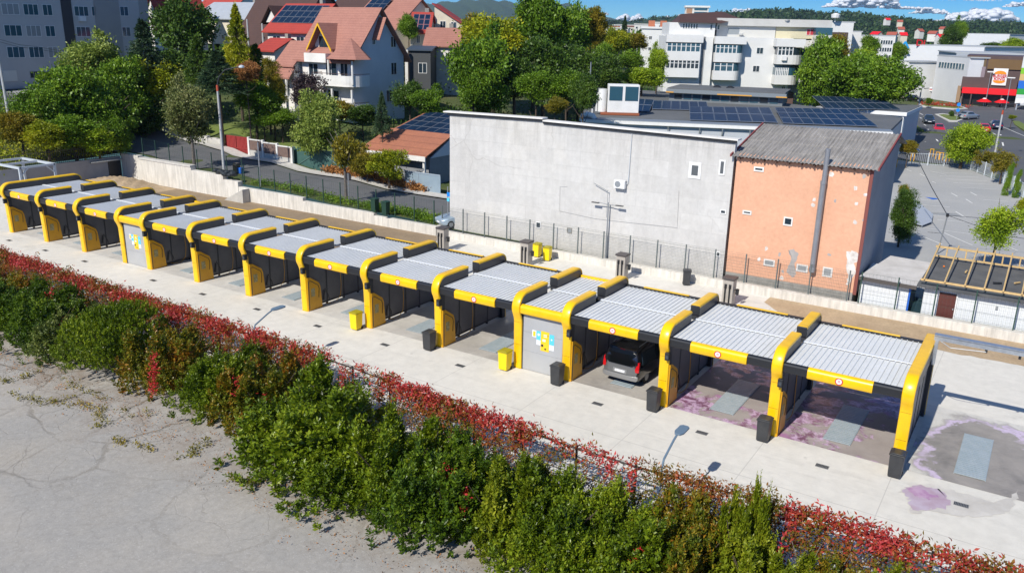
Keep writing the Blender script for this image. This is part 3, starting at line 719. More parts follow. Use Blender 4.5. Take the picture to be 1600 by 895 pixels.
def make_vac():
    t = thing('vacuum_pillar', '', 'vacuum pillar', group='vacuum pillars behind the wash')
    m = MB(); m.box(-.33, .33, -.33, .33, 0, 1.7); m.build('housing', mat('vac_beige', (.40, .37, .33), .5, noise=(1.5, .35, .7), col2=(.33, .30, .27)), t, bevel=.02)
    m = MB(); m.box(-.4, .4, -.4, .4, 1.7, 1.82); m.build('cap', mat('vac_cap', (.07, .06, .06), .5), t, bevel=.02)
    for s in (-1, 1):
        m = MB(); m.tube([(s*.14, -.34, 1.35), (s*.14, -.42, 1.2), (s*.14, -.40, .4), (s*.14, -.36, .2)], .045, 6); m.build('hose', RUB, t)
        m = MB(); m.box(s*.14-.08, s*.14+.08, -.37, -.33, 1.15, 1.42); m.build('nozzle_holder', BLK, t)
    m = MB(); m.bar((.33, 0, 1.05), (.5, 0, 1.05), .03, 6); m.lathe((.52, 0, .75), [(.09, 0), (.11, .05), (.11, .3), (.13, .36), (.02, .4)], 10); m.build('mat_hook', BLK, t)
    return t
vac = make_vac()
for n_, (x, y, l) in enumerate([(692, 391, 'beige vacuum pillar at the left end of the concrete by the ramp wall'), (822, 414, 'beige vacuum pillar left of the two yellow bins'), (971, 436, 'beige vacuum pillar below the double lamp post'), (1137, 476, 'beige vacuum pillar in front of the peeling orange house')]):
    q = g(x, y); o = vac if n_ == 0 else dup(vac); o.location = (q[0], q[1], .004); o['label'] = l

# galvanised arm on the end portal
t = thing('wash_gantry', 'galvanised steel beam reaching right from the end portal over the open pad', 'gantry', (65.6, 4.5, 0))
m = MB(); m.box(.0, .12, -.12, .12, 3.1, 4.2); m.build('post', MET, t)
m = MB(); m.box(-.06, 7, -.1, .1, 4.2, 4.42); m.box(-.06, 7, -.16, .16, 4.42, 4.45); m.build('beam', MET, t)
for x in (1.9, 3.1, 4.6): MB().bar((x, -.02, 4.19), (x, -.02, 4.05), .05, 8).build('trolley', BLK, t)
m = MB(); m.tube([(.2, -.1, 4.2), (.6, -.12, 4.0), (1.2, -.12, 4.05), (1.9, -.08, 4.1)], .018, 5); m.build('cable', MET2, t)
t = thing('steel_gantry', 'white galvanised frame standing beyond the far left end of the wash', 'gantry', (-9.5, 8.2, 0))
A = (0, -2.0); B = (0, 1.2)
for (x, y) in (A, B, (-5.5, -2.0), (-5.5, 1.2)): MB().box(x-.09, x+.09, y-.09, y+.09, .004, 3.3).build('leg', mat('pale_steel', (.55, .6, .64), .45, .2), t)
m = MB(); pm_ = MATS['pale_steel']
for y in (-2.0, 1.2): m.box(-5.6, .1, y-.1, y+.1, 3.3, 3.5)
m.box(-.1, .1, -2, 1.2, 3.31, 3.49); m.box(-5.6, -5.4, -2, 1.2, 3.31, 3.49); m.box(-2.9, -2.7, -2, 1.2, 3.31, 3.49)
m.bar((0, -1.9, 2.7), (0, -1.2, 3.35), .05); m.bar((0, 1.1, 2.7), (0, .4, 3.35), .05); m.build('top_frame', pm_, t)

# ---------------------------------------------------------------- black van
def loft(mb, rings, close=True):
    n = len(rings[0]); k = len(rings); vs = [v for r in rings for v in r]
    fs = [(i*n+j, i*n+(j+1) % n, (i+1)*n+(j+1) % n, (i+1)*n+j) for i in range(k-1) for j in range(n)]
    if close: fs += [tuple(range(n-1, -1, -1)), tuple(range((k-1)*n, k*n))]
    mb.add(vs, fs)
def body_ring(y, zb, zs, zr, wb, ws, wr):
    """bottom, shoulder and roof heights with half widths, at length y"""
    h = zs-zb; k = zr-zs
    L = [(wb*.82, zb), (wb*.97, zb+.06), (wb, zb+h*.35), (ws, zs-.06), (ws*.985, zs), (wr+.03, zr-k*.22), (wr*.93, zr-k*.05), (wr*.6, zr), ]
    return [(x, y, z) for x, z in L]+[(-x, y, z) for x, z in L[::-1]]
def interp(T, y):
    for a, b in zip(T, T[1:]):
        if a[0] <= y <= b[0]:
            f = (y-a[0])/(b[0]-a[0]); return [p+(q-p)*f for p, q in zip(a, b)]
    return list(T[-1])
def wheel(x, y, r, t, sgn):
    m = MB(); m.bar((x-sgn*.2, y, r), (x, y, r), r, 20); w = m.build('wheel', RUB, t, bevel=.03)
    m = MB(); m.bar((x, y, r), (x+sgn*.012, y, r), r*.62, 16); m.build('rim', MET2, w); return w
def make_van():
    t = thing('van', 'black passenger van parked nose-in under the wash roof, silver-grey tailgate towards us', 'van')
    T = [(0, .5, .95, 1.0, .7, .84, .8), (.04, .33, 1.0, 1.42, .88, .93, .83), (.14, .28, 1.02, 1.72, .93, .96, .80), (.3, .25, 1.03, 1.87, .95, .965, .79), (.7, .24, 1.04, 1.91, .955, .965, .78), (2.5, .24, 1.04, 1.92, .955, .965, .78),
         (3.5, .24, 1.04, 1.86, .955, .965, .76), (3.9, .24, 1.03, 1.68, .955, .96, .72), (4.4, .25, 1.0, 1.14, .95, .95, .68), (4.95, .28, .88, .96, .9, .88, .7), (5.12, .4, .7, .74, .72, .72, .6)]
    m = MB(); loft(m, [body_ring(*r) for r in T]); m.build('body', BLKCAR, t, smooth=True)
    GM = mat('grey_tailgate', (.15, .155, .16), .3, .4, coat=.4)
    # rear skins follow the tail: tailgate (below glass), rear glass, bumper
    def tail_y(z):
        zz = [(.33, -.03), (.6, -.045), (.95, -.02), (1.15, .02), (1.45, .075), (1.7, .15), (1.84, .26)]
        for a, b in zip(zz, zz[1:]):
            if a[0] <= z <= b[0]: return a[1]+(b[1]-a[1])*(z-a[0])/(b[0]-a[0])
        return zz[0][1] if z < .33 else zz[-1][1]
    def skin(nm, rows, mt, off, par=t, bev=0):
        """rows of (z, half width or (x0,x1)); a curved panel 3 cm thick"""
        m = MB(); vs = []; nx = 9
        for z, w in rows:
            x0, x1 = (-w, w) if not isinstance(w, tuple) else w
            for i in range(nx):
                x = x0+(x1-x0)*i/(nx-1); cv = .09*(abs(x)/.95)**4
                vs.append((x, tail_y(z)-off+cv, z))
        n = len(vs); vs += [(x, y+.1, z) for x, y, z in vs]; k = len(rows); fs = []
        for j in range(k-1):
            for i in range(nx-1):
                a = j*nx+i; fs += [(a, a+1, a+nx+1, a+nx), (n+a, n+a+nx, n+a+nx+1, n+a+1)]
        for i in range(nx-1): fs += [(i+1, i, n+i, n+i+1), ((k-1)*nx+i, (k-1)*nx+i+1, n+(k-1)*nx+i+1, n+(k-1)*nx+i)]
        for j in range(k-1): fs += [(j*nx, (j+1)*nx, n+(j+1)*nx, n+j*nx), ((j+1)*nx+nx-1, j*nx+nx-1, n+j*nx+nx-1, n+(j+1)*nx+nx-1)]
        m.add(vs, fs); return m.build(nm, mt, par, smooth=False, bevel=bev)
    skin('tailgate', [(.62, .84), (.8, .88), (1.0, .9), (1.12, .9)], GM, .03)
    skin('rear_bumper', [(.36, .86), (.42, .93), (.56, .95), (.61, .93)], mat('silver_bumper', (.30, .305, .31), .3, .5), .075, bev=.015)
    rg = skin('rear_window', [(1.06, .62), (1.16, .78), (1.3, .79), (1.6, .755), (1.76, .72)], mat('rear_glass', (.004, .005, .006), .12, spec=.25), .045)
    skin('roof_spoiler', [(1.77, .72), (1.86, .70)], BLKCAR, .09)
    skin('brake_light', [(1.785, .14), (1.81, .14)], LAMPR, .1)
    skin('number_plate', [(.70, .26), (.81, .26)], mat('plate_white', (.75, .76, .78), .4), .05)
    skin('plate_recess', [(.66, .36), (.86, .36)], mat('trim_grey', (.3, .31, .32), .3, .6), .038)
    for s in (-1, 1):
        skin('tail_light', [(.82, (s*.80, s*.955)), (.95, (s*.77, s*.955)), (1.2, (s*.84, s*.95)), (1.3, (s*.87, s*.93))] if s > 0 else [(.82, (-.955, -.80)), (.95, (-.955, -.77)), (1.2, (-.95, -.84)), (1.3, (-.93, -.87))], LAMPR, .055)
        m = MB()
        for (a, b) in ((.45, 1.9), (2.0, 3.0), (3.05, 3.75)):
            zt_ = 1.66 if b < 3.5 else 1.56
            m.add([(s*.968, a, 1.1), (s*.968, b, 1.1), (s*.86, b-.08 if b < 3.5 else b-.35, zt_), (s*.86, a+.04, zt_), (s*.94, a, 1.1), (s*.94, b, 1.1), (s*.82, b-.08 if b < 3.5 else b-.35, zt_), (s*.82, a+.04, zt_)], [(0, 1, 2, 3), (7, 6, 5, 4), (0, 4, 5, 1), (1, 5, 6, 2), (2, 6, 7, 3), (3, 7, 4, 0)])
        m.build('side_window', GLASS, t)
        MB().tube([(s*.68, .5, 1.93), (s*.68, .6, 1.965), (s*.68, 3.2, 1.965), (s*.68, 3.3, 1.93)], .018, 5).build('roof_rail', MET, t)
        for y in (1.0, 4.15): wheel(s*.94, y, .33, t, s)
        MB().box(s*1.0-.09, s*1.0+.09, 3.5, 3.6, 1.08, 1.26).build('mirror', BLKCAR, t, bevel=.03)
    MB().bar((-.02, .43, .0), (.0, .5, .26), .01).build('wiper', BLK, t).location = (0, -.42, 1.07)
    return t
van = make_van(); van.location = (52.72, 1.22, .02); van.rotation_euler = (0, 0, rad(-1.5)); tag(van, group=None)

# ---------------------------------------------------------------- small cars of the street and the main road
def make_car(name, paint, L=4.3, est=False, sc=1.0):
    t = thing(name, '', 'car')
    k = L/4.3; hb = 4.15 if est else 3.9
    T = [(0, .42, .56, .6, .6, .62, .5), (.08, .25, .68, .74, .8, .8, .62), (.9, .2, .82, .92, .86, .85, .66), (1.25, .19, .86, .98, .88, .87, .64), (2.0, .19, .9, 1.42, .88, .88, .58), (2.8, .19, .92, 1.46, .88, .88, .58), (3.5, .2, .93, 1.36, .88, .87, .56), (4.0, .24, .9, 1.02, .85, .84, .6), (4.22, .28, .8, .86, .8, .8, .6), (4.3, .42, .6, .64, .6, .62, .5)]
    if est: T[6] = (3.7, .2, .93, 1.42, .88, .87, .57); T[7] = (4.12, .24, .9, 1.15, .85, .84, .58)
    T = [(a*k, *r) for a, *r in T]
    m = MB(); loft(m, [body_ring(*r) for r in T]); m.build('body', paint, t, smooth=True)
    def strip(nm, ys, lo, hi, mt, out=.012):
        """glass band wrapped round the body between two fractions of the cabin height, over length ys"""
        m = MB(); vs = []
        for y in ys:
            q = interp(T, y*k); _, zb, zs, zr, wb, ws, wr = q; kk = zr-zs
            a = (ws*.985+(wr+.03-ws*.985)*lo/.78, zs+kk*lo); b = (ws*.985+(wr+.03-ws*.985)*hi/.78, zs+kk*hi)
            vs.append((a, b, y*k))
        for s in (1, -1):
            o = [(s*(a[0]+out), y, a[1]) for a, b, y in vs]+[(s*(b[0]+out), y, b[1]) for a, b, y in vs]; n = len(vs)
            m.add(o, [(i, i+1, n+i+1, n+i) if s > 0 else (i+1, i, n+i, n+i+1) for i in range(n-1)])
        return m.build(nm, mt, t)
    strip('side_window', (1.75, 2.0, 2.8, 3.4, 3.6), .12, .74, GLASS)
    def screen(nm, y0, y1, f0, f1):
        m = MB(); a = interp(T, y0*k); b = interp(T, y1*k)
        for q, f in ((a, f0), (b, f1)): pass
        za, zb_ = a[3]+.014, b[3]+.014
        m.add([(-a[6]*.86, y0*k, za-.03), (a[6]*.86, y0*k, za-.03), (b[6]*.86, y1*k, zb_-.02), (-b[6]*.86, y1*k, zb_-.02)], [(0, 1, 2, 3) if y1 > y0 else (3, 2, 1, 0)])
        vs = m.v; m.v = [(x, y, z+.03) for x, y, z in vs]; m.build(nm, GLASS, t)
    screen('windscreen', 1.32, 1.94, 0, 0); screen('rear_window', (4.08 if est else 3.96), (3.74 if est else 3.54), 0, 0)
    for s in (-1, 1):
        for y in (.82, 3.45): wheel(s*.87, y*k, .31, t, s)
        m = MB(); m.box(s*.6-.16, s*.6+.16, .03*k, .22*k, .6, .7); m.build('headlight', LAMPW, t, bevel=.03)
        m = MB(); m.box(s*.62-.14, s*.62+.14, 4.14*k, 4.285*k, .64, .8); m.build('tail_light', LAMPR, t, bevel=.02)
    MB().box(-.26, .26, -.012, .03, .42, .53).build('number_plate', MATS['plate_white'], t); MB().box(-.26, .26, 4.28*k, 4.31*k, .5, .61).build('number_plate', MATS['plate_white'], t)
    if sc != 1: t.scale = (sc,)*3
    return t
c1 = make_car('parked_car', LBLUE, 4.0); p = g(682, 352, .85); c1.location = (p[0]+.1, p[1]+.1, z1(p[0], p[1])+.03); c1.rotation_euler = (0, 0, rad(-28)); tag(c1, 'pale blue hatchback parked at the street edge by the grey wall', 'car')
def road_car(pixel, paint, head, label, est=False, nm='road_car'):
    p = gz(*pixel); c = make_car(nm, paint, 4.4, est); c.rotation_euler = (0, 0, head); c.location = (p[0], p[1], p[2]+.05); tag(c, label, 'car', 'cars on the main road'); return c
hd = math.atan2(-(gz(1430,170)-gz(1470,225))[0], (gz(1430,170)-gz(1470,225))[1])   # the road's own direction
road_car((1452, 195), mat('navy_car_paint', (.02, .03, .045), .25, coat=.7), hd, 'black car driving towards us on the left lanes, ahead of the red one')
road_car((1468, 210), REDCAR, hd, 'bright red car driving towards us beside the bushy green tree')
road_car((1524, 186), SILV, hd+math.pi*.78, 'silver car turning past the grass island')
road_car((1551, 199.5), DKBLUE, hd+math.pi, 'dark blue car driving away on the right lanes', True)
road_car((1532, 205), REDCAR, hd+math.pi, 'red car half hidden behind the round green street tree')
road_car((1434, 243), DKBLUE, rad(80), 'dark blue car standing behind the orange barriers', nm='parked_car')
road_car((1424, 238), mat('orange_car_paint', (.5, .08, .02), .3, coat=.6), rad(80), 'orange red car standing beyond the yellow bush', nm='parked_car')
road_car((1443, 160), BLKCAR, rad(75), 'black car waiting by the flower bed at the restaurant', nm='parked_car')
# ---------------------------------------------------------------- concrete walls round the yard and the fence on them
t = NT('wall_concrete')
X, Y, Z = t.sep()
c = t.ramp(t.noise(.6, 8, .7), (.3, (.72, .69, .63)), (.7, (.60, .57, .51)))
v = t.n.new('ShaderNodeVectorMath'); v.operation = 'MULTIPLY'; v.inputs[1].default_value = (2.2, 2.2, .25); t.l.new(t.pos, v.inputs[0])
c = t.mix(1, c, t.ramp(t.noise(1.5, 7, .7, v.outputs[0]), (.35, .72), (.6, 1.0)), 'MULTIPLY')
WALLC = t.done(c, .92, t.noise(7, 6), .25, .02)
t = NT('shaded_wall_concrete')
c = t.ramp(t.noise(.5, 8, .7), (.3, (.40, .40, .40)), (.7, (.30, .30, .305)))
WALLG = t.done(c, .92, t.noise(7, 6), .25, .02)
def wall_thing(name, label, cat, segs, m, y0, y1):
    """segs = (x0, x1, top) pieces butted end to end"""
    mb = MB()
    for x0, x1, z in segs: mb.box(x0, x1, y0, y1, -.05, z)
    o = mb.build(name, m, bevel=.02); recentre(o); return tag(o, label, cat)
w1 = wall_thing('retaining_wall', 'tall pale concrete retaining wall behind the sand heap, stepping down below the street tree', 'wall', [(-15.2, -12.2, 2.75), (-12.2, -3.6, 2.45), (-3.6, 1.2, 2.15), (1.2, 3.3, 1.75)], WALLC, 19.75, 20.35)
MB().box(-12, -3.6, 19.68, 20.38, 2.452, 2.62).build('coping', STONE, w1, world=True); 
w2 = wall_thing('low_wall', 'low stained concrete wall below the green verge of the street', 'wall', [(3.35, 12.0, 1.28), (12.0, 20.5, .98), (20.5, 27.2, .78)], WALLC, 19.75, 20.2)
w3 = wall_thing('low_wall', 'long low cream concrete wall carrying the fence in front of the grey wall and sheds', 'wall', [(27.9, 52, .52), (52, 74, .56), (74, 110, .56)], WALLC, 19.75, 20.25)
w4 = MB().box(27.22, 27.88, 19.9, 20.3, -.02, .9).build('wall_pier', CONC); recentre(w4); tag(w4, 'short concrete pier closing the low wall beside the pale blue car', 'pier')
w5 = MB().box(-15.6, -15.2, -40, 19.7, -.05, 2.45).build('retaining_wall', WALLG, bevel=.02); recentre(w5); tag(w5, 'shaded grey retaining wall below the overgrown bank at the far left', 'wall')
MB().box(-15.19, -15.12, 18.2, 19.6, .0, 2.0).build('dark_opening', BLK, w5, world=True)
MB().box(-15.2, -14.9, 16.2, 19.72, 2.1, 2.22).build('rail', MET, w5, world=True)
mb = MB(); mb.prism([(2.2, .0), (4.9, .0), (4.9, 1.3)], 18.9, 19.7, 'y'); o = mb.build('ramp_wall', CONC); recentre(o); tag(o, 'sloping grey concrete wedge against the street wall', 'ramp')
# black drape and cable box on the wall
mb = MB(); r_ = random.Random(5)
for i in range(14): a = r_.random()*2.6; mb.lathe((-.2+a, 19.9+r_.random()*.3, 2.05+r_.random()*.25), [(.02, 0), (.32, .06), (.36, .2), (.2, .34), (.02, .38)], 7)
o = mb.build('tarpaulin', mat('dark_tarp', (.02, .026, .032), .5)); recentre(o); tag(o, 'dark crumpled tarpaulin thrown over the retaining wall', 'tarpaulin')

def fence(name, label, xs, zb, h, y, pm, wires, gap=None, r=.035, vert=.0):
    f = thing(name, label, 'fence', (xs[0], y, zb(xs[0])))
    for x in xs: MB().box(x-r, x+r, y-r, y+r, zb(x), zb(x)+h).build('post', pm, f, world=True)
    m = MB()
    for a, b in zip(xs, xs[1:]):
        for w in wires: m.bar((a+r, y, zb(a+.01)+w*h), (b-r, y, zb(b-.01)+w*h), .006, 4, cap=False)
        if vert:
            n = int((b-a)/vert)
            for i in range(1, n): xx = a+(b-a)*i/n; m.bar((xx, y+.008, zb(xx)+.06), (xx, y+.008, zb(xx)+h*.97), .0035, 3, cap=False)
    m.build('wire_mesh', pm, f, world=True); return f
fx = [27.6+2.09*i for i in range(15)]
fence('mesh_fence', 'grey green mesh fence on the low wall in front of the grey wall', fx+[59.2], lambda x: .52, 2.0, 20.1, GREYP, [.03, .13, .23, .33, .43, .53, .63, .73, .83, .93, .99], vert=.1)
fence('mesh_fence', 'dark mesh fence on the low wall in front of the white sheds', [59.9+2.09*i for i in range(9)], lambda x: .56, 2.0, 20.1, DGREEN, [.03, .33, .63, .97], vert=.2)
fence('mesh_fence', 'dark green fence along the verge between the street and the dirt strip', [3.6+2.09*i for i in range(12)], lambda x: .75+(26-x)*.028, 2.05, 20.32, DGREEN, [.04, .35, .65, .97], vert=.25)
fence('mesh_fence', 'dark green fence on top of the tall retaining wall', [-12.0+2.2*i for i in range(8)], lambda x: 2.6-(x+12)*.045, 2.0, 20.3, DGREEN, [.04, .35, .65, .97], vert=.25)
f = thing('railing', 'dark iron railing on top of the shaded retaining wall at the far left', 'railing', (-15.4, 0, 2.45))
m = MB()
for i in range(200): y = -20+i*.2; m.bar((-15.4, y, 2.45), (-15.4, y, 3.75), .026, 4)
m.build('balusters', mat('old_iron', (.06, .055, .04), .6), f, world=True)
m = MB()
for z in (2.6, 3.65): m.box(-15.43, -15.37, -20, 19.7, z, z+.05)
m.build('rail', MATS['old_iron'], f, world=True)

# ---------------------------------------------------------------- big grey blank wall with its building
def window(par, c, u, w, h, frame=WHT, glass=GLASS, mull=1, depth=.05, name='window', bar=.06, world=True):
    """window proud of a wall at c (centre), u = horizontal unit vector along the wall, outward normal = u x up turned to (u.y,-u.x)"""
    u = Vector((u[0], u[1], 0)).normalized(); nrm = Vector((u.y, -u.x, 0)); c = Vector([float(k) for k in c])
    def bx(m, a0, a1, z0, z1, d0, d1):
        vs = []
        for d in (d0, d1):
            for a, z in ((a0, z0), (a1, z0), (a1, z1), (a0, z1)): p = c+u*a+nrm*d; vs.append((p.x, p.y, p.z+z))
        m.add(vs, [(0, 3, 2, 1), (4, 5, 6, 7), (0, 1, 5, 4), (1, 2, 6, 5), (2, 3, 7, 6), (3, 0, 4, 7)])
    m = MB(); b = bar
    bx(m, -w/2, w/2, -h/2, -h/2+b, .004, depth); bx(m, -w/2, w/2, h/2-b, h/2, .004, depth)
    bx(m, -w/2, -w/2+b, -h/2+b, h/2-b, .004, depth); bx(m, w/2-b, w/2, -h/2+b, h/2-b, .004, depth)
    for i in range(mull): a = -w/2+w*(i+1)/(mull+1); bx(m, a-b/2, a+b/2, -h/2+b, h/2-b, .004, depth-.004)
    f = m.build(name, frame, par, world=world)
    m = MB(); bx(m, -w/2+b, w/2-b, -h/2+b, h/2-b, .006, depth*.4)
    if world:
        ox = oy = oz = 0.; r = f
        m.build('pane', glass, f, world=True)
    else: m.build('pane', glass, f)
    return f
t = NT('blank_render')
X, Y, Z = t.sep()
c = t.ramp(t.noise(.16, 7, .65, t.warp(.2, 2.5)), (.3, (.60, .58, .54)), (.5, (.58, .57, .55)), (.7, (.54, .525, .50)))
pz = t.n.new('ShaderNodeTexBrick'); pz.inputs['Scale'].default_value = .22; pz.inputs['Color1'].default_value = (1, 1, 1, 1); pz.inputs['Color2'].default_value = (.92, .92, .92, 1); pz.inputs['Mortar'].default_value = (.9, .9, .9, 1); pz.inputs['Mortar Size'].default_value = .006
cx = t.n.new('ShaderNodeCombineXYZ'); t.l.new(X, cx.inputs[0]); t.l.new(Z, cx.inputs[1]); t.l.new(cx.outputs[0], pz.inputs['Vector'])
c = t.mix(1, c, pz.outputs[0], 'MULTIPLY')
c = t.mix(1, c, t.ramp(t.noise(2.5, 9, .75), (.3, .87), (.65, 1.03)), 'MULTIPLY')
v = t.n.new('ShaderNodeVectorMath'); v.operation = 'MULTIPLY'; v.inputs[1].default_value = (1.2, 1.2, .12); t.l.new(t.pos, v.inputs[0])
c = t.mix(1, c, t.ramp(t.noise(1.2, 7, .75, v.outputs[0]), (.32, .93), (.55, 1.0)), 'MULTIPLY')
drip = t.ramp(t.noise(1.6, 6, .7, v.outputs[0]), (.46, 0.0), (.62, 1.0)); top = t.ramp(t.math('MULTIPLY', Z, .1), (.70, 0.0), (.97, .34)); foot_ = t.ramp(t.math('ADD', t.math('MULTIPLY', Z, .1), t.math('MULTIPLY', t.noise(.5, 5), .2)), (.14, .3), (.24, 0.0))
c = t.mix(t.math('MULTIPLY', drip, top), c, (.27, .26, .24)); c = t.mix(foot_, c, (.40, .38, .34))
hair = t.ramp(t.vor(.16, vec=t.warp(.5, 1.6)), (.0015, 1.0), (.006, 0.0))
c = t.mix(t.math('MULTIPLY', hair, t.ramp(t.noise(.12, 2), (.5, 0.0), (.6, .45))), c, (.3, .28, .26))
RENDER = t.done(c, .93, t.noise(6, 7), .2, .02)
GY = 20.6
gb = thing('grey_building', 'long two storey building with a blank pale grey rendered wall behind the wash', 'building', (39, 30, 0))
m = MB(); m.prism([(28.0, -.05), (51.05, -.05), (51.05, 9.55), (36.6, 9.7), (36.6, 9.85), (28.0, 9.72)], GY, GY+.4, 'y'); m.box(28.01, 51.04, GY+.401, GY+8, 0, 8.0); m.box(26.35, 27.99, GY+2.6, GY+8, 1.9, 7.55); wl_ = m.build('wall', RENDER, gb, world=True)
m = MB()   # coping: white sheet over a dark drip edge
for (x0, z0, x1, z9) in ((27.85, 9.73, 36.6, 9.86), (36.61, 9.71, 51.15, 9.56)):
    m.prism([(x0, z0), (x1, z9), (x1, z9+.16), (x0, z0+.16)], GY-.12, GY-.01, 'y')
m.build('drip_edge', BLK, gb, world=True)
m = MB()
for (x0, z0, x1, z9) in ((27.5, 9.92, 36.6, 10.04), (36.61, 9.89, 51.25, 9.74)): m.prism([(x0, z0), (x1, z9), (x1, z9+.1), (x0, z0+.1)], GY-.2, GY+.55, 'y')
m.build('coping', WHT2, gb, world=True)
MB().box(28.0, 51.05, GY+.402, GY+8.1, 8.004, 8.2).build('roof', mat('bitumen_roof', (.12, .12, .125), .9, noise=(.8, .35, .7), col2=(.17, .17, .17)), gb, world=True)
def wallwin(pix, w, h, mull=1, frame=WHT, glass=GLASS, par=gb, Y=GY, **k):
    p = py(*pix, Y); return window(par, p, (1, 0), w, h, frame, glass, mull, **k)
PANE = mat('dull_pane', (.10, .11, .12), .25)
wallwin((1086, 266.5), .86, 1.08, 0, bar=.2, glass=PANE); wallwin((1128.5, 262), .42, 1.0, 0, bar=.1, glass=PANE); wallwin((1130, 331), .4, .3, 0)
wallwin((841.5, 351.5), .45, .5, 0); wallwin((890, 360), .42, .4, 0, frame=BRICKG, glass=CURT); wallwin((1122.5, 397), .3, .35, 0)
p = py(971, 287, GY); ac = thing('air_conditioner', 'white air conditioner hung on the blank grey wall', 'air conditioner', (p[0], GY-.02, p[2]-.3))
MB().box(-.42, .42, -.36, -.06, 0, .58).build('casing', WHT, ac, bevel=.02); MB().bar((-.12, -.362, .3), (-.12, -.372, .3), .22, 18).build('fan_grille', MET2, ac)
m = MB(); m.box(-.3, -.25, -.34, 0, -.06, 0); m.box(.25, .3, -.34, 0, -.06, 0); m.build('bracket', MET2, ac)
MB().tube([(.42, -.12, .3), (.55, -.08, .5), (.56, -.04, 1.2), (.6, -.03, 4.2)], .025, 5).build('pipe', MATS['pale_steel'], ac)
m = MB(); P = [py(x, y, GY-.02) for x, y in ((886, 292), (875, 292), (874.5, 330), (930, 342), (1000, 350), (1058, 356), (1061, 298))]
m.tube([tuple(q) for q in P], .007, 4); o = m.build('wall_cable', mat('cable_grey', (.16, .16, .16), .6)); recentre(o); tag(o, 'thin cable stapled round a rectangle on the grey wall', 'cable')
# double lamp at the low wall
lp = thing('lamp_post', 'slim grey double armed lamp post in front of the blank grey wall', 'lamp post', (42.35, 20.32, .5))
MB().bar((0, 0, -.4), (0, 0, 4.1), .07, 8, r2=.045).build('pole', MET2, lp)
for s, z in ((-1, 3.95), (1, 3.95)):
    MB().bar((0, 0, z), (s*.75, -.15, z+(.12 if s < 0 else .05)), .03, 6).build('arm', MET2, lp)
    MB().box(s*.95-.3, s*.95+.3, -.28, -.08, z+.04, z+.1).build('lamp_head', DGR, lp, bevel=.02)
m = MB(); m.bar((-.12, .05, 3.0), (-.12, .05, 5.0), .02, 5); m.bar((-.12, .05, 4.9), (-1.25, .05, 5.35), .025, 5); m.build('aerial_arm', MET2, lp)

# ---------------------------------------------------------------- peeling orange house
t = NT('orange_render')
c = t.ramp(t.noise(.5, 7, .7), (.3, (.72, .40, .26)), (.7, (.64, .345, .22)))
c = t.mix(1, c, t.ramp(t.noise(5, 9, .75), (.3, .86), (.65, 1.04)), 'MULTIPLY')
ORR = t.done(c, .93, t.noise(7, 7), .2, .02)
OY = 20.55
oh = thing('orange_house', 'tall narrow house with peeling orange render and a corrugated grey roof', 'building', (55.5, 26, 0))
m = MB(); m.prism([(OY, 1.0), (29.2, 1.0), (29.2, 9.95), (26.0, 9.95), (OY, 8.85)], 51.25, 59.42, 'x'); m.build('wall', ORR, oh, world=True)
m = MB(); m.box(51.25, 59.42, OY-.01, 29.2, -.05, .998); m.build('plinth', BRICKG, oh, world=True)
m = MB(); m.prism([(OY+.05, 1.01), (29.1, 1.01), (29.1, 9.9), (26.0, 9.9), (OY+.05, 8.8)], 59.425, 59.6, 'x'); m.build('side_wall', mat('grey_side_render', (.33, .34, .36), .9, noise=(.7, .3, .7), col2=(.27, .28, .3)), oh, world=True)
MB().box(59.43, 59.63, OY-.015, OY+.045, .9, 8.75).build('corner_strip', mat('red_brown_paint', (.20, .06, .05), .8), oh, world=True)
t = NT('asbestos_roof')
X, Y, Z = t.sep()
c = t.ramp(t.noise(.7, 8, .75), (.3, (.36, .34, .32)), (.6, (.27, .255, .24)), (.8, (.15, .14, .13)))
v = t.n.new('ShaderNodeVectorMath'); v.operation = 'MULTIPLY'; v.inputs[1].default_value = (5.5, .35, .35); t.l.new(t.pos, v.inputs[0])
c = t.mix(1, c, t.ramp(t.noise(1.2, 6, .8, v.outputs[0]), (.35, .55), (.6, 1.08)), 'MULTIPLY')
ASB = t.done(c, .92)
rf = MB(); vs = []; n = 190
rows = [(20.15, 8.78), (21.7, 9.13), (21.7, 9.165), (23.3, 9.52), (23.3, 9.555), (24.9, 9.91), (24.9, 9.945), (26.6, 10.32)]
for j, (y, z) in enumerate(rows):
    for i in range(n+1): x = 50.95+(59.95-50.95)*i/n; vs.append((x, y+(.05*math.sin(i*.35)*math.sin(i*1.7) if j == 0 else 0), z+.035*math.sin(x*2*math.pi/.235)))
rf.add(vs, [(j*(n+1)+i, j*(n+1)+i+1, (j+1)*(n+1)+i+1, (j+1)*(n+1)+i) for j in range(len(rows)-1) for i in range(n)])
rr_ = rf.build('roof', ASB, oh, world=True, smooth=False)
m = MB(); m.slab([(50.95, 26.62, 10.3), (59.95, 26.62, 10.3), (59.95, 30, 9.4), (50.95, 30, 9.4)], .05); m.build('rear_roof', ASB, oh, world=True)
m = MB()
for i in range(11): x = 51.5+i*.78; m.box(x-.05, x+.05, 20.25, OY-.012, 8.58, 8.72)
m.box(51.2, 59.5, 20.3, OY-.015, 8.72, 8.78); m.build('eaves_timber', mat('dark_timber', (.10, .05, .035), .8), oh, world=True)
for x in (50.9, 59.9): MB().slab([(x, 20.15, 8.9), (x+.09, 20.15, 8.9), (x+.09, 26.6, 10.42), (x, 26.6, 10.42)], .16).build('bargeboard', mat('red_board', (.22, .05, .05), .8), oh, world=True)
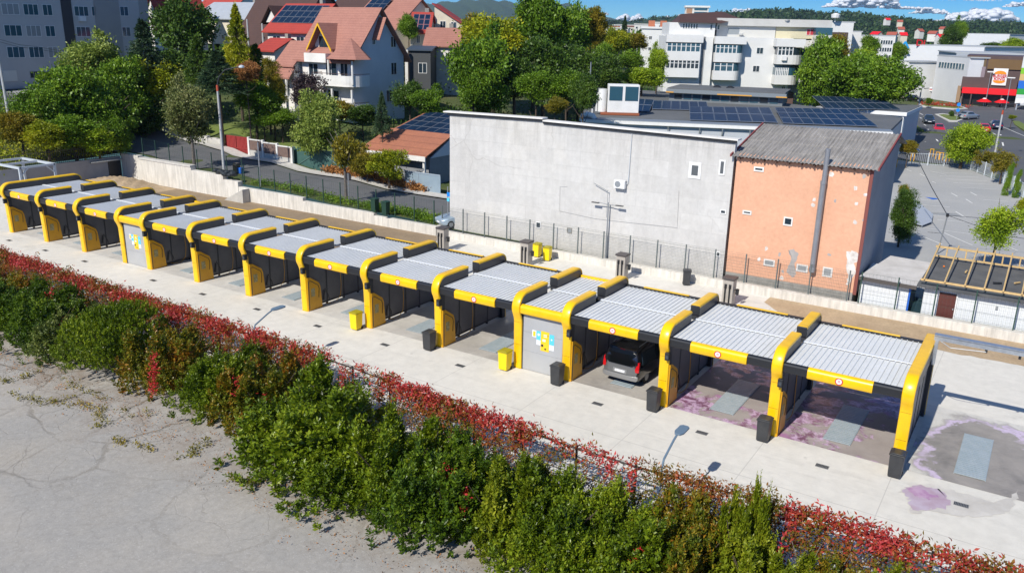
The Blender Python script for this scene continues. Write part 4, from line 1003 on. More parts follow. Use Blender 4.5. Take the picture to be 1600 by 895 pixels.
m = MB(); m.bar((56.88, OY-.28, 2.0), (56.88, OY-.28, 7.7), .17, 12); m.bar((56.9, OY-.28, 7.69), (56.9, OY-.28, 9.75), .15, 12); m.bar((56.88, OY-.28, 7.6), (56.88, OY-.28, 7.8), .19, 12); m.bar((56.88, OY-.28, 2.0), (56.88, OY-.28, 2.3), .2, 12)
fl = m.build('flue_pipe', mat('flue_steel', (.23, .24, .27), .45, .4, noise=(2, .3, .7), col2=(.30, .31, .33)), oh, world=True, smooth=False)
m = MB()
for z in (2.6, 5.2, 7.4): m.box(56.80, 56.96, OY-.2, OY-.005, z, z+.05)
m.build('flue_bracket', MET2, fl, world=True)
for pix, w, h in (((1186, 264.5), .55, .16), ((1167.5, 332), .5, .13), ((1231.5, 346), .48, .42), ((1202, 410.5), .62, .32), ((1253.5, 419), .62, .36), ((1293, 425), .5, .48)):
    p = py(*pix, OY); window(oh, p, (1, 0), w+.1, h+.14, WHT2, GLASS if pix[1] < 400 else CURT, 0, bar=.09)
def patch(pix, nm, mt, off=.006, sub=4, amp=.05, seed=1):
    r = random.Random(seed); P = [py(x, y, OY) for x, y in pix]; out = []
    for i in range(len(P)):
        a, b = P[i], P[(i+1) % len(P)]
        for k in range(sub): q = a+(b-a)*k/sub; out.append((q[0]+r.uniform(-amp, amp), q[2]+r.uniform(-amp, amp)))
    m = MB(); m.prism(out, OY-off, OY-.001, 'y'); return m.build(nm, mt, oh, world=True)
BARE = mat('bare_plaster', (.76, .73, .69), .9, noise=(3, .35, .7), col2=(.47, .43, .39)); BAREG = mat('bare_cement', (.40, .38, .36), .9, noise=(3, .35, .7), col2=(.32, .30, .29))
patch([(1231, 391), (1240, 389), (1247, 397), (1246, 405), (1241, 412), (1243, 430), (1238, 434), (1228, 425), (1233, 412), (1236, 402)], 'bare_patch', BAREG, seed=2)
patch([(1323, 393), (1335, 392), (1343, 398), (1342, 408), (1334, 412), (1338, 424), (1330, 438), (1325, 446), (1322, 444), (1326, 430), (1321, 420), (1324, 408)], 'bare_patch', BARE, seed=3)
for i, (x, y, r) in enumerate([(1350, 276, 4.5), (1337, 294, 4), (1353, 304, 4), (1305, 314, 3.5), (1338, 319, 4), (1336, 348, 5), (1349, 344, 3), (1272, 312, 4), (1271, 321, 4), (1218, 398, 4), (1197, 388, 4), (1222, 434, 4), (1296, 398, 3), (1186, 405, 3), (1299, 273, 5), (1223, 424, 3)]):
    rr = random.Random(i+40); patch([(x+r*rr.uniform(.5, 1.1)*math.cos(a), y+r*rr.uniform(.5, 1.1)*math.sin(a)) for a in [k*1.05 for k in range(6)]], 'bare_patch', BARE if i % 3 else BAREG, sub=2, amp=.03, seed=i)

# ---------------------------------------------------------------- white sheds and the roof frame under construction
t = NT('white_boards')
X, Y, Z = t.sep()
ln = t.math('LESS_THAN', t.math('FRACT', t.math('MULTIPLY', Z, 6.0)), .12)
c = t.mix(1, t.mix(t.math('MULTIPLY', ln, .35), (.66, .68, .69), (.4, .42, .44)), t.ramp(t.noise(1.6, 8, .75), (.3, .94), (.7, 1.02)), 'MULTIPLY')
BOARD = t.done(c, .8)
sh = thing('white_shed', 'low white boarded shed with a pale sheet roof beside the orange house', 'shed', (61.2, 22.5, 0))
m = MB(); m.box(59.75, 62.55, 20.75, 24.6, -.02, 2.1); m.build('wall', BOARD, sh, world=True)
m = MB(); m.slab([(59.7, 20.4, 2.2), (62.95, 20.4, 2.14), (63.15, 24.9, 2.62), (60.65, 25.2, 2.62)], .07); m.build('roof', mat('pale_sheet', (.56, .54, .52), .8, noise=(1.3, .35, .7), col2=(.44, .42, .40)), sh, world=True)
m = MB(); m.slab([(59.7, 20.34, 2.19), (62.97, 20.34, 2.13), (62.97, 20.4, 2.13), (59.7, 20.4, 2.19)], .22); m.build('fascia', mat('dark_fascia', (.08, .07, .065), .8), sh, world=True)
MB().box(62.56, 62.66, 20.72, 20.85, 0, 2.0).build('blue_post', BLUEP, sh, world=True)
s2 = thing('white_shed', 'white boarded shed with a brown door and a felt roof under new rafters', 'shed', (68, 23, 0))
m = MB(); m.box(63.35, 78, 21.0, 26.5, -.02, 2.05); m.build('wall', BOARD, s2, world=True)
m = MB(); m.slab([(62.95, 20.55, 2.2), (78.4, 20.55, 2.2), (78.4, 26.9, 2.62), (63.1, 26.9, 2.62)], .12); m.build('roof', mat('roof_felt', (.075, .078, .082), .9, noise=(1.0, .35, .7), col2=(.12, .122, .125)), s2, world=True)
m = MB(); m.box(64.2, 65.12, 20.93, 20.99, 0.0, 1.85); d = m.build('door', mat('brown_door', (.10, .028, .022), .5), s2, world=True)
m = MB(); m.box(64.12, 64.195, 20.9, 20.99, 0, 1.93); m.box(65.125, 65.2, 20.9, 20.99, 0, 1.93); m.build('door_frame', WHT, d, world=True)
MB().box(65.02, 65.07, 20.88, 20.92, .9, 1.0).build('handle', MET, d, world=True)
MB().box(67.2, 67.32, 20.94, 20.99, 1.35, 1.55).build('meter_box', MET2, s2, world=True)
rfm = thing('roof_frame', 'bare new timber rafters being set up over the felt roofed shed', 'roof frame', (68, 23, 2.2))
m = MB(); m.box(63.1, 78.5, 20.52, 20.60, 2.5, 2.62); m.build('wall_plate', WOOD, rfm, world=True)
m = MB(); m.box(63.1, 78.5, 26.3, 26.4, 3.35, 3.47); m.box(63.1, 78.5, 26.3, 26.38, 2.75, 2.85); m.build('ridge_beam', WOOD, rfm, world=True)
for i in range(15):
    x = 63.3+i*1.02+(.13*math.sin(i*7)); m = MB(); m.slab([(x-.04, 20.4, 2.72), (x+.04, 20.4, 2.72), (x+.04, 26.5, 3.62), (x-.04, 26.5, 3.62)], .1); m.build('rafter', WOOD, rfm, world=True)
    MB().box(x+.45, x+.53, 26.31, 26.39, 2.86, 3.34).build('stud', WOOD, rfm, world=True)
for i, (x, y, c_) in enumerate([(63.9, 24.6, ORNG), (67.0, 22.9, BLK), (68.0, 23.5, WOOD), (65.2, 24.2, WOOD), (69.3, 23.4, WHT)]):
    m = MB(); m.cbox((x, y, 2.28+(y-20.55)*.0661), .5 if i else .1, .09, .07, .5*i); o = m.build('roofing_tool' if i < 2 else 'timber_offcut', c_); recentre(o)
    tag(o, ['orange level lying on the felt roof at the first rafter', 'black tool lying on the felt roof between rafters', 'timber offcut on the felt roof beside the black tool', 'timber offcut on the felt roof by the second rafter', 'white batten lying on the felt roof near the right edge'][i], 'tool' if i < 2 else 'offcut')
o = make_bin(mat('blue_green_bin', (.02, .05, .065), .5), MATS['blue_green_bin']); o.location = (62.95, 21.6, .0); o.rotation_euler = (0, .25, .5); tag(o, 'dark blue rubbish bin tipped over between the two white sheds', 'bin')
# car park details
pp = g(1464, 398); lpole = thing('wire_pole', 'thin bent pole carrying wires at the near edge of the car park', 'pole', (pp[0], pp[1], 0))
MB().bar((0, 0, 0), (.25, 0, 3.2), .05, 6).build('pole', MET2, lpole); MB().box(.15, .35, -.1, .1, 3.1, 3.35).build('junction_box', BLK, lpole)
m = MB(); a = Vector((pp[0]+.25, pp[1], 3.2)); m.tube([a, a+Vector((4, -3, -.4)), a+Vector((9, -5, -.2))], .02, 4); m.tube([a, a+Vector((-2, 5.5, 1.2)), a+Vector((-4, 11, 2.6))], .03, 4); m.tube([a, a+Vector((8, 2, .0)), a+Vector((16, 3, .6))], .02, 4)
o = m.build('overhead_wire', BLK); tag(o, 'black wires strung from the thin pole over the car park', 'wire')
for i, (x, y) in enumerate(((1422, 362), (1428, 362.5), (1434, 363), (1453, 365), (1459, 365.5), (1464, 366))):
    p = g(x, y); o = MB().box(-.22, .22, -.07, .07, 0, .1).build('wheel_stop', RUB, bevel=.02); o.location = (float(p[0]), float(p[1]), .02); tag(o, 'black rubber wheel stop on the car park, %s from the left' % ORD[i], 'wheel stop', 'wheel stops on the car park')
mb = MB(); P4 = [g(x, y) for x, y in ((1424, 312), (1457, 340), (1455, 352), (1440, 358), (1420, 352))]; 
mb.prism([(p[0], p[1]) for p in P4][::-1], .3, .34); o = mb.build('canopy', mat('milky_sheet', (.40, .42, .44), .4)); recentre(o); tag(o, 'pale translucent sheet canopy beside the dark tree at the orange house', 'canopy')
m = MB()
for p in P4: m.bar((p[0], p[1], .02), (p[0], p[1], .3), .03, 6)
m.build('post', MET, o, world=True)
def paling(name, label, P, h, m_, step=.22):
    f = thing(name, label, 'fence', (P[0][0], P[0][1], z1(*P[0])))
    m = MB(); ps = []
    for a, b in zip(P, P[1:]):
        a, b = np.array(a), np.array(b); L = np.linalg.norm(b-a); n = int(L/step)
        for i in range(n): q = a+(b-a)*i/n; z = z1(*q); m.bar((q[0], q[1], z+.05), (q[0], q[1], z+h), .018, 4)
        for hh in (.15, h-.08):
            for i in range(8): q, r = a+(b-a)*i/8, a+(b-a)*(i+1)/8; m.bar((q[0], q[1], z1(*q)+hh), (r[0], r[1], z1(*r)+hh), .03, 4)
        k = int(L/2.6)+1
        for i in range(k): q = a+(b-a)*i/k; ps.append(q)
    m.build('palings', m_, f, world=True)
    for q in ps: z = z1(*q); MB().box(q[0]-.05, q[0]+.05, q[1]-.05, q[1]+.05, z, z+h+.1).build('post', m_, f, world=True)
    return f
PST = MATS['pale_steel']
paling('steel_fence', 'pale steel fence and gate across the far end of the car park', [tuple(g(1398, 258)[:2]), tuple(g(1500, 262)[:2])], 1.6, PST)
paling('steel_fence', 'pale steel fence between the car park and the main road', [tuple(g(1506, 263)[:2]), tuple(g(1560, 285)[:2]), tuple(g(1606, 318)[:2])], 1.6, PST)
paling('steel_fence', 'small grey railing behind the pale shed roof', [(59.8, 27.5), (62.6, 27.5)], 1.1, MET, .16)
for i, (x, y) in enumerate([(1427, 252), (1457, 245), (1466, 250), (1472, 251), (1482, 254), (1400, 262)]):
    p = gz(x, y); o = thing('barrier_post', 'orange steel barrier post, %s from the left by the car park gate' % ORD[i], 'barrier', p, group='orange barriers at the car park gate')
    m = MB(); m.box(-.4, -.32, -.05, .05, 0, 1.0); m.box(.0, .08, -.05, .05, 0, 1.0); m.box(-.4, .08, -.04, .04, 1.0, 1.08); m.build('hoop', mat('barrier_amber', (.7, .36, .02), .5), o)
# ---------------------------------------------------------------- gates and garden walls along the street
def front(pix0, pix1, Y): return py(*pix0, Y), py(*pix1, Y)
a, b = py(353, 238, 30.2), py(389, 246, 30.2); gt = thing('metal_gate', 'dark red sheet metal gate across the street', 'gate', (a[0], 30.2, 2.0))
zr = (a[2]+b[2])/2; REDG = mat('red_gate_paint', (.34, .04, .035), .6, noise=(1, .35, .7), col2=(.27, .03, .03))
for k in range(2):
    m = MB(); L = (b[0]-a[0])/2; x0 = a[0]+k*L+.03; m.box(x0, x0+L-.06, 30.17, 30.23, zr-.1, zr+2.1)
    for i in range(9): m.box(x0+.05+i*(L-.15)/8, x0+.1+i*(L-.15)/8, 30.13, 30.168, zr, zr+2.05)
    m.build('gate_leaf', REDG, gt, world=True)
m = MB(); m.box(a[0], b[0], 30.1, 30.13, zr+.75, zr+.82); m.build('cross_rail', REDG, gt, world=True)
a, b = py(391, 247, 30.1), py(458, 263, 30.1); cw = thing('garden_wall', 'white panel garden wall with brown board infill between its posts', 'wall', (a[0], 30.1, 1.5))
n = 3; L = (b[0]-a[0])/n
for i in range(n+1): x = a[0]+i*L; zz = a[2]+(b[2]-a[2])*i/n; MB().box(x-.13, x+.13, 29.95, 30.2, zz-.4, zz+2.35).build('post', WHT2, cw, world=True)
for i in range(n):
    x = a[0]+i*L; zz = a[2]+(b[2]-a[2])*(i+.5)/n; MB().box(x+.14, x+L-.14, 30.02, 30.14, zz-.5, zz+1.0).build('wall_panel', CONC, cw, world=True)
    MB().box(x+.14, x+L-.14, 30.04, 30.1, zz+1.01, zz+2.1).build('board_panel', mat('brown_boards', (.13, .085, .07), .8, noise=(3, .3, .7), col2=(.18, .12, .10)), cw, world=True)
    MB().box(x+.14, x+L-.14, 29.98, 30.16, zz+2.11, zz+2.22).build('top_beam', WHT2, cw, world=True)
a, b = py(460, 263, 30.6), py(546, 275, 30.6); gg = thing('mesh_gate', 'wide green mesh covered gate with diagonal braces', 'gate', (a[0], 30.6, 1.4)); zz = min(a[2], b[2])
m = MB(); m.box(a[0], b[0], 30.6, 30.63, zz+.05, zz+2.3); m.build('screen_cloth', mat('green_screen', (.03, .085, .075), .8, noise=(2, .3, .7), col2=(.045, .11, .095)), gg, world=True)
m = MB(); k = (a[0]+b[0])/2
for (p, q) in (((a[0], zz), (a[0], zz+2.35)), ((k, zz), (k, zz+2.35)), ((b[0], zz), (b[0], zz+2.35)), ((a[0], zz+2.33), (b[0], zz+2.33)), ((a[0], zz+.1), (k, zz+2.3)), ((k, zz+2.3), (b[0], zz+.1))): m.bar((p[0], 30.56, p[1]), (q[0], 30.56, q[1]), .035, 5)
m.build('gate_frame', mat('green_grey_steel', (.12, .2, .18), .5), gg, world=True)
a, b = py(633, 297, 30.0), py(682, 304, 30.0); sg = thing('sheet_gate', 'pale blue grey sheet metal gate beside the blank grey wall', 'gate', (a[0], 30, 1)); zz = min(a[2], b[2])
m = MB(); m.box(a[0], b[0]+.5, 29.97, 30.03, zz, zz+1.95); m.build('panel', mat('blue_grey_sheet', (.22, .29, .35), .5, noise=(1, .35, .7), col2=(.26, .33, .38)), sg, world=True)
m = MB(); m.box(a[0], b[0]+.5, 29.93, 29.965, zz+1.85, zz+1.97); m.box(a[0]+1.7, a[0]+1.76, 29.93, 29.965, zz, zz+1.84); m.build('frame', mat('blue_grey_frame', (.3, .36, .42), .5), sg, world=True)
# stone edged wall and posts where the side street climbs
sw = thing('garden_wall', 'broken white stone edging wall where the street climbs to the left', 'wall', on(-22, 30.6))
r_ = random.Random(3)
m = MB()
for i in range(26):
    x = -33+i*.82; m.cbox((x, 30.6+r_.uniform(-.1, .1), z1(x, 30.6)-.1), .85, .4, .55+r_.random()*.35, r_.uniform(-.1, .1))
m.build('stones', STONE, sw, world=True)
for i, x in enumerate((-32, -26, -20)): z = z1(x, 31); o = MB().box(x-.15, x+.15, 30.95, 31.25, z, z+2.0).build('gate_post', WHT2); recentre(o); tag(o, 'white concrete gate post, %s from the left along the climbing street' % ORD[i], 'post')

# ---------------------------------------------------------------- houses
def tiles(name, c1, c2, sc=1.0):
    t = NT(name); X, Y, Z = t.sep()
    row = t.math('FRACT', t.math('MULTIPLY', Z, 3.4*sc)); dk = t.ramp(row, (0.0, .62), (.18, 1.0))
    col = t.ramp(t.noise(.7, 8, .75), (.3, c1), (.7, c2))
    return t.done(t.mix(1, t.mix(1, col, dk, 'MULTIPLY'), t.ramp(t.noise(6, 5, .7), (.3, .82), (.7, 1.08)), 'MULTIPLY'), .8)
TILE = tiles('red_tiles', (.40, .185, .14), (.33, .145, .11)); TILED = tiles('brown_tiles', (.085, .042, .035), (.065, .034, .03)); TILER = tiles('bright_red_tiles', (.42, .05, .035), (.34, .04, .03)); TILEO = tiles('patchy_tiles', (.42, .16, .085), (.30, .115, .07), .7)
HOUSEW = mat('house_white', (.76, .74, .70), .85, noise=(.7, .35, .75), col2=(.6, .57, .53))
SHADEW = mat('house_white_shade_tint', (.60, .63, .67), .85, noise=(.7, .35, .75), col2=(.54, .57, .61))  # house white with the bluish shade of the end walls put into the colour
t = NT('solar_cells'); X, Y, Z = t.sep()
SOLAR = mat('solar_panel', (.006, .016, .042), .4, spec=.15, noise=(.6, .3, .7), col2=(.009, .026, .062)); SFR = mat('solar_frame', (.20, .23, .28), .5, .3)
def solar_field(par, o, u, v, nu, nv, lu, lv, nrm, gap=.06, name='solar_panel'):
    """nu x nv panels from corner o along unit vectors u and v, each lu x lv"""
    o, u, v, nrm = Vector([float(k) for k in o]), Vector(u).normalized(), Vector(v).normalized(), Vector(nrm).normalized()
    for j in range(nv):
        for i in range(nu):
            c = o+u*(i*lu)+v*(j*lv); m = MB()
            P = [c, c+u*(lu-gap), c+u*(lu-gap)+v*(lv-gap), c+v*(lv-gap)]; m.add([tuple(p) for p in P]+[tuple(p+nrm*.05) for p in P], [(0, 3, 2, 1), (4, 5, 6, 7), (0, 1, 5, 4), (1, 2, 6, 5), (2, 3, 7, 6), (3, 0, 4, 7)])
            f = m.build(name, SFR, par, world=True); e = .04; P = [c+u*e+v*e, c+u*(lu-gap-e)+v*e, c+u*(lu-gap-e)+v*(lv-gap-e), c+u*e+v*(lv-gap-e)]; m = MB()
            m.add([tuple(p+nrm*.051) for p in P]+[tuple(p+nrm*.058) for p in P], [(4, 5, 6, 7), (0, 1, 5, 4), (1, 2, 6, 5), (2, 3, 7, 6), (3, 0, 4, 7)])
            m.build('cells', SOLAR, f, world=True)
def gable(par, x0, x1, y0, y1, zb, ze, zr, wall, roof, axis='x', oh=.6, th=.18, wn='wall', rn='roof', ends=None):
    if axis == 'x':
        yc = (y0+y1)/2; MB().prism([(y0, zb), (y1, zb), (y1, ze), (yc, zr-.05), (y0, ze)], x0, x1, 'x').build(wn, wall, par, world=True)
        k = (zr-ze)/(yc-y0); m = MB()
        for s, ya in ((1, y0-oh), (-1, y1+oh)):
            z0 = ze-k*oh+.1; m.slab([(x0-oh, ya, z0), (x1+oh, ya, z0), (x1+oh, yc, zr+.1), (x0-oh, yc, zr+.1)][::s], th)
    else:
        xc = (x0+x1)/2; MB().prism([(x0, zb), (x1, zb), (x1, ze), (xc, zr-.05), (x0, ze)], y1, y0, 'y').build(wn, wall, par, world=True)
        k = (zr-ze)/(xc-x0); m = MB()
        for s, xa in ((-1, x0-oh), (1, x1+oh)):
            z0 = ze-k*oh+.1; m.slab([(xa, y0-oh, z0), (xa, y1+oh, z0), (xc, y1+oh, zr+.1), (xc, y0-oh, zr+.1)][::s], th)
    return m.build(rn, roof, par, world=True)
# the big white house
XG, YF, YB = -3.0, 42.8, 52.2
lx = float(py(505, 12, 47.5)[0])+.6
h = thing('white_house', 'three storey white house with a big red tiled roof, yellow dormer edge and rounded balconies', 'house', (-8, 47, 5.2))
rz = 18.3; zb = 4.5
gable(h, lx, XG, YF, YB, zb, 12.9, rz, HOUSEW, TILE, 'x', .75, .22)
yc = (YF+YB)/2
MB().prism([(YF+.05, zb+.05), (YB-.05, zb+.05), (YB-.05, 12.75), (yc, rz-.2), (YF+.05, 12.75)], XG+.004, XG+.06, 'x').build('gable_wall', SHADEW, h, world=True)
for (y, z, w, hh) in ((50.2, 14.4, 1.0, 1.3), (50.2, 11.2, 1.1, 1.5), (49.2, 7.9, 1.1, 1.5), (46.6, 14.6, .6, 1.0)): window(h, (XG+.06, y, z), (0, 1), w, hh, WHT, GLASS, 1)
# second narrow gable strip on the end wall
m = MB(); m.slab([(XG+.06, 47.6, 17.3), (XG+1.3, 47.6, 17.3), (XG+1.3, 46.3, 14.8), (XG+.06, 46.3, 14.8)], .15); m.build('side_roof', TILE, h, world=True)
# windows of the front
for (x, z, w, hh) in ((lx+2.0, 11.0, 1.6, 1.5), (lx+5.0, 11.1, 1.8, 2.0), (lx+2.0, 7.8, 1.4, 1.6), (lx+5.2, 7.7, 1.9, 2.1), (XG-1.3, 11.1, 1.2, 2.0)): window(h, (x, YF, z), (1, 0), w, hh, WHT, GLASS, 1)
# dormer with yellow barge boards
dx = float(py(495, 62, YF-.6)[0])
d = MB(); d.prism([(dx-1.55, 12.9), (dx+1.55, 12.9), (dx+1.55, 14.0), (dx, 16.2), (dx-1.55, 14.0)], YF+4, YF+.6, 'y'); d = d.build('dormer', HOUSEW, h, world=True)
m = MB(); m.slab([(dx-2.0, YF-.3, 13.5), (dx, YF-.3, 16.5), (dx, YF+3.9, 16.5), (dx-2.0, YF+3.9, 13.5)], .16); m.slab([(dx, YF-.3, 16.5), (dx+2.0, YF-.3, 13.5), (dx+2.0, YF+3.9, 13.5), (dx, YF+3.9, 16.5)], .16); m.build('dormer_roof', TILE, d, world=True)
mat('yellow_board', (.75, .42, .02), .6); MB().slab([(dx-2.05, YF-.42, 13.45), (dx, YF-.42, 16.5), (dx, YF-.31, 16.5), (dx-2.05, YF-.31, 13.45)], .3).build('bargeboard', MATS['yellow_board'], d, world=True); MB().slab([(dx, YF-.42, 16.5), (dx+2.05, YF-.42, 13.45), (dx+2.05, YF-.31, 13.45), (dx, YF-.31, 16.5)], .3).build('bargeboard', MATS['yellow_board'], d, world=True)
window(d, (dx, YF+.6, 14.1), (1, 0), 1.6, 1.7, mat('brown_frame', (.08, .03, .02), .5), GLASS, 1)
m = MB(); m.box(dx-1.9, dx+1.7, YF-1.0, YF-.9, 11.95, 13.0); m.box(dx-1.9, dx-1.8, YF-.89, YF+.6, 11.95, 13.0); m.box(dx+1.6, dx+1.7, YF-.89, YF+.6, 11.95, 13.0); m.box(dx-1.79, dx+1.59, YF-.89, YF+.6, 11.95, 12.1); m.build('dormer_balcony', HOUSEW, d, world=True)
# rounded balconies wrapping the near corner
def balcony(z, x0, x1, y0, nm='balcony', hh=1.0):
    P = [(x0, YF-.01), (x0, y0)]+[(x1-1.6+1.6*math.sin(rad(a)), y0+1.6-1.6*math.cos(rad(a))) for a in range(0, 91, 15)]+[(x1, YF+1.2)]
    m = MB(); m.prism((P+[(XG+.07, YF+1.2), (XG+.07, YF-.01)])[::1], z-.25, z); b = m.build(nm, HOUSEW, h, world=True)
    m = MB()
    for p, q in zip(P, P[1:]):
        d = Vector((q[0]-p[0], q[1]-p[1], 0)).normalized(); nn = Vector((-d.y, d.x, 0))*.1
        m.prism([(p[0], p[1]), (q[0], q[1]), (q[0]+nn.x, q[1]+nn.y), (p[0]+nn.x, p[1]+nn.y)], z+.002, z+hh)
    m.build('parapet', WHT2, b, world=True)
    m = MB(); m.tube([(p[0], p[1], z+hh+.2) for p in P], .035, 5); m.build('hand_rail', mat('dark_rail', (.06, .03, .03), .5), b, world=True); return b
balcony(9.6, lx+3.4, XG+1.6, YF-1.7); balcony(6.3, lx+5.8, XG+1.4, YF-1.7)
for x, z in ((XG+1.2, 9.62), (XG-2.6, 9.62), (XG+1.0, 6.32), (XG-2.2, 6.32)): MB().bar((x, YF-1.3, z), (x, YF-1.3, z+2.7), .13, 8).build('column', WHT2, h, world=True)
# hipped roof over the corner bay
cx_, cy_ = XG-.3, YF-.2; hp = [(cx_+3.0*math.cos(rad(a)), cy_+2.5*math.sin(rad(a)), 12.5) for a in range(-170, 100, 45)]
m = MB(); apex = (cx_-.2, cy_+.6, 14.9); m.add([apex]+hp, [(0, i+1, i+2) for i in range(len(hp)-1)]); m.add(hp, [tuple(range(len(hp)-1, -1, -1))]); m.build('bay_roof', TILE, h, world=True)
# lower left wing
wg = lx-.1; gable(h, wg-3.0, wg-.3, YF-1.0, YF+4.4, zb, 11.7, 14.2, HOUSEW, TILE, 'x', .45, .18, 'wing_wall', 'wing_roof')
m = MB(); m.slab([(wg-3.8, YF-2.4, 10.0), (wg+.3, YF-2.4, 10.0), (wg+.1, YF-1.05, 11.3), (wg-3.4, YF-1.05, 11.3)], .16); m.build('porch_roof', TILE, h, world=True)
for x in (wg-3.6, wg-.4): MB().bar((x, YF-2.2, zb), (x, YF-2.2, 9.85), .16, 8).build('porch_column', HOUSEW, h, world=True)
window(h, (wg-1.8, YF-1.0, 8.4), (1, 0), 1.4, 1.5, WHT, GLASS, 1)

# garage with patchy tiles beside the street and solar roof behind it
a = py(566, 238, 32.0); b = py(672, 236, 32.0)
gr = thing('street_garage', 'small garage by the street with a patchy red tiled roof and white eaves', 'garage', (a[0]+3, 34, 1))
x0, x1 = float(a[0]), float(px(668, 243, b[0]-.2)[0]); zE = 4.15
MB().box(x0+.6, x1-.3, 32.6, 36.6, .6, zE-.2).build('wall', mat('garage_grey', (.25, .26, .28), .85, noise=(1, .3, .7), col2=(.2, .21, .23)), gr, world=True)
m = MB(); m.slab([(x0, 31.6, zE), (x1, 31.6, zE), (x1-.1, 36.2, zE+1.75), (x0+.1, 36.2, zE+1.75)], .14); m.slab([(x0+.1, 36.21, zE+1.75), (x1-.1, 36.21, zE+1.75), (x1, 38.4, zE+.9), (x0, 38.4, zE+.9)], .14); m.build('roof', TILEO, gr, world=True)
MB().box(x0+.05, x1-.05, 31.5, 31.62, zE-.52, zE-.03).build('fascia', WHT2, gr, world=True)
MB().prism([(32.6, zE-.3), (36.2, zE-.3), (36.2, zE+1.45)], x1-.35, x1-.2, 'x').build('gable_panel', SHADEW, gr, world=True)
for x in (x0+.3, x0+3.6, x1-.4): MB().box(x-.12, x+.12, 31.7, 31.94, .8, zE-.53).build('post', WHT2, gr, world=True)
sp = [py(x, y, Y) for x, y, Y in ((612, 202, 37.5), (702, 210, 37.5), (705, 178, 43.5), (640, 172, 43.5))]
so_ = thing('solar_outbuilding', 'low outbuilding whose whole roof is covered with dark solar panels', 'outbuilding', (float(sp[0][0])+4, 40, 1.5))
o = np.array(sp[0]); z0, z9 = float(sp[0][2]), float(sp[2][2])
MB().prism([(38.4, 1.0), (43.2, 1.0), (43.2, z9-.25), (38.4, z0-.0)], o[0]+.5, o[0]+8.5, 'x').build('wall', HOUSEW, so_, world=True)
m = MB(); m.slab([(o[0], 37.4, z0-.06), (o[0]+9.6, 37.4, z0-.06), (o[0]+9.6, 43.6, z9-.03), (o[0], 43.6, z9-.03)], .15); m.build('roof', TILEO, so_, world=True)
sv = Vector((0, 6.2, z9-z0+.03)); solar_field(so_, (o[0]+.35, 37.6, z0), (1, 0, 0), sv, 7, 4, 1.3, sv.length/4.15, Vector((1, 0, 0)).cross(sv))

def simple_house(name, label, pix_base, D, w, d, hw, hr, wall, roof, axis='x', wins=(), oh=.6, zoff=0, solar=None, rz=0):
    """house whose front centre stands where the pixel ray meets distance D"""
    p = gd(*pix_base, D); t = thing(name, label, 'house', (p[0], p[1], p[2]+zoff), rz)
    ox, oy, oz = 0, 0, 0
    zb = -3
    if axis == 'x':
        yc = d/2; MB().prism([(0, zb), (d, zb), (d, hw), (yc, hr-.05), (0, hw)], -w/2, w/2, 'x').build('wall', wall, t)
        k = (hr-hw)/yc; m = MB(); z0 = hw-k*oh+.1
        m.slab([(-w/2-oh, -oh, z0), (w/2+oh, -oh, z0), (w/2+oh, yc, hr+.1), (-w/2-oh, yc, hr+.1)], .18); m.slab([(-w/2-oh, d+oh, z0), (-w/2-oh, yc, hr+.1), (w/2+oh, yc, hr+.1), (w/2+oh, d+oh, z0)], .18)
    elif axis == 'y':
        MB().prism([(-w/2, zb), (w/2, zb), (w/2, hw), (0, hr-.05), (-w/2, hw)], d, 0, 'y').build('wall', wall, t)
        k = (hr-hw)/(w/2); m = MB(); z0 = hw-k*oh+.1
        m.slab([(-w/2-oh, -oh, z0), (0, -oh, hr+.1), (0, d+oh, hr+.1), (-w/2-oh, d+oh, z0)], .18); m.slab([(w/2+oh, -oh, z0), (w/2+oh, d+oh, z0), (0, d+oh, hr+.1), (0, -oh, hr+.1)], .18)
    else:   # shed roof falling to +x
        MB().prism([(-w/2, zb), (w/2, zb), (w/2, hw), (-w/2, hr)], d, 0, 'y').build('wall', wall, t); m = MB()
        k = (hr-hw)/w; m.slab([(-w/2-oh, -oh, hr+k*oh+.12), (w/2+oh, -oh, hw-k*oh+.12), (w/2+oh, d+oh, hw-k*oh+.12), (-w/2-oh, d+oh, hr+k*oh+.12)], .18)
    r = m.build('roof', roof, t)
    for (x, z, ww, hh) in wins: window(t, (x, 0, z), (1, 0), ww, hh, WHT, GLASS, 1, world=False)
    if axis == 'x' and hr > hw+1:
        MB().box(w*.2-.3, w*.2+.3, d*.55, d*.55+.6, hr-1.2, hr+.7).build('chimney', BRICKG, r)
    return t
def local_solar(t, o, u, v, nu, nv, lu, lv):
    u, v = Vector(u), Vector(v); n = u.cross(v).normalized(); L = t.location; solar_field(t, Vector(o)+L, u, v, nu, nv, lu, lv, n)
h2 = simple_house('red_roofed_house', 'white house with a red roof half covered by solar panels behind the big white house', (452, 62), 122, 9, 9, 1.4, 5.0, HOUSEW, TILER, 'x', ((-2.6, -.3, 1.6, 1.5), (2.3, -.3, 1.6, 1.5)))
sv = Vector((0, 4.5, 3.6)).normalized(); local_solar(h2, (-4.6, .9, 2.3), (1, 0, 0), sv, 7, 3, 1.3, 1.35)
h3 = simple_house('brown_roofed_house', 'house with a very large dark brown roof and a small dormer at the top left', (412, 62), 132, 13, 14, -.2, 8.2, mat('brown_wall', (.13, .08, .06), .8), TILED, 'x', ())
m = MB(); m.prism([(-.4, 2.6), (2.6, 2.6), (1.1, 4.6)], 5, 1.0, 'y'); d = m.build('dormer', HOUSEW, h3); m = MB(); m.slab([(-1.0, .4, 2.4), (1.1, .4, 5.1), (1.1, 5, 5.1), (-1.0, 5, 2.4)], .15); m.slab([(1.1, .4, 5.1), (3.2, .4, 2.4), (3.2, 5, 2.4), (1.1, 5, 5.1)], .15); m.build('dormer_roof', TILED, d)
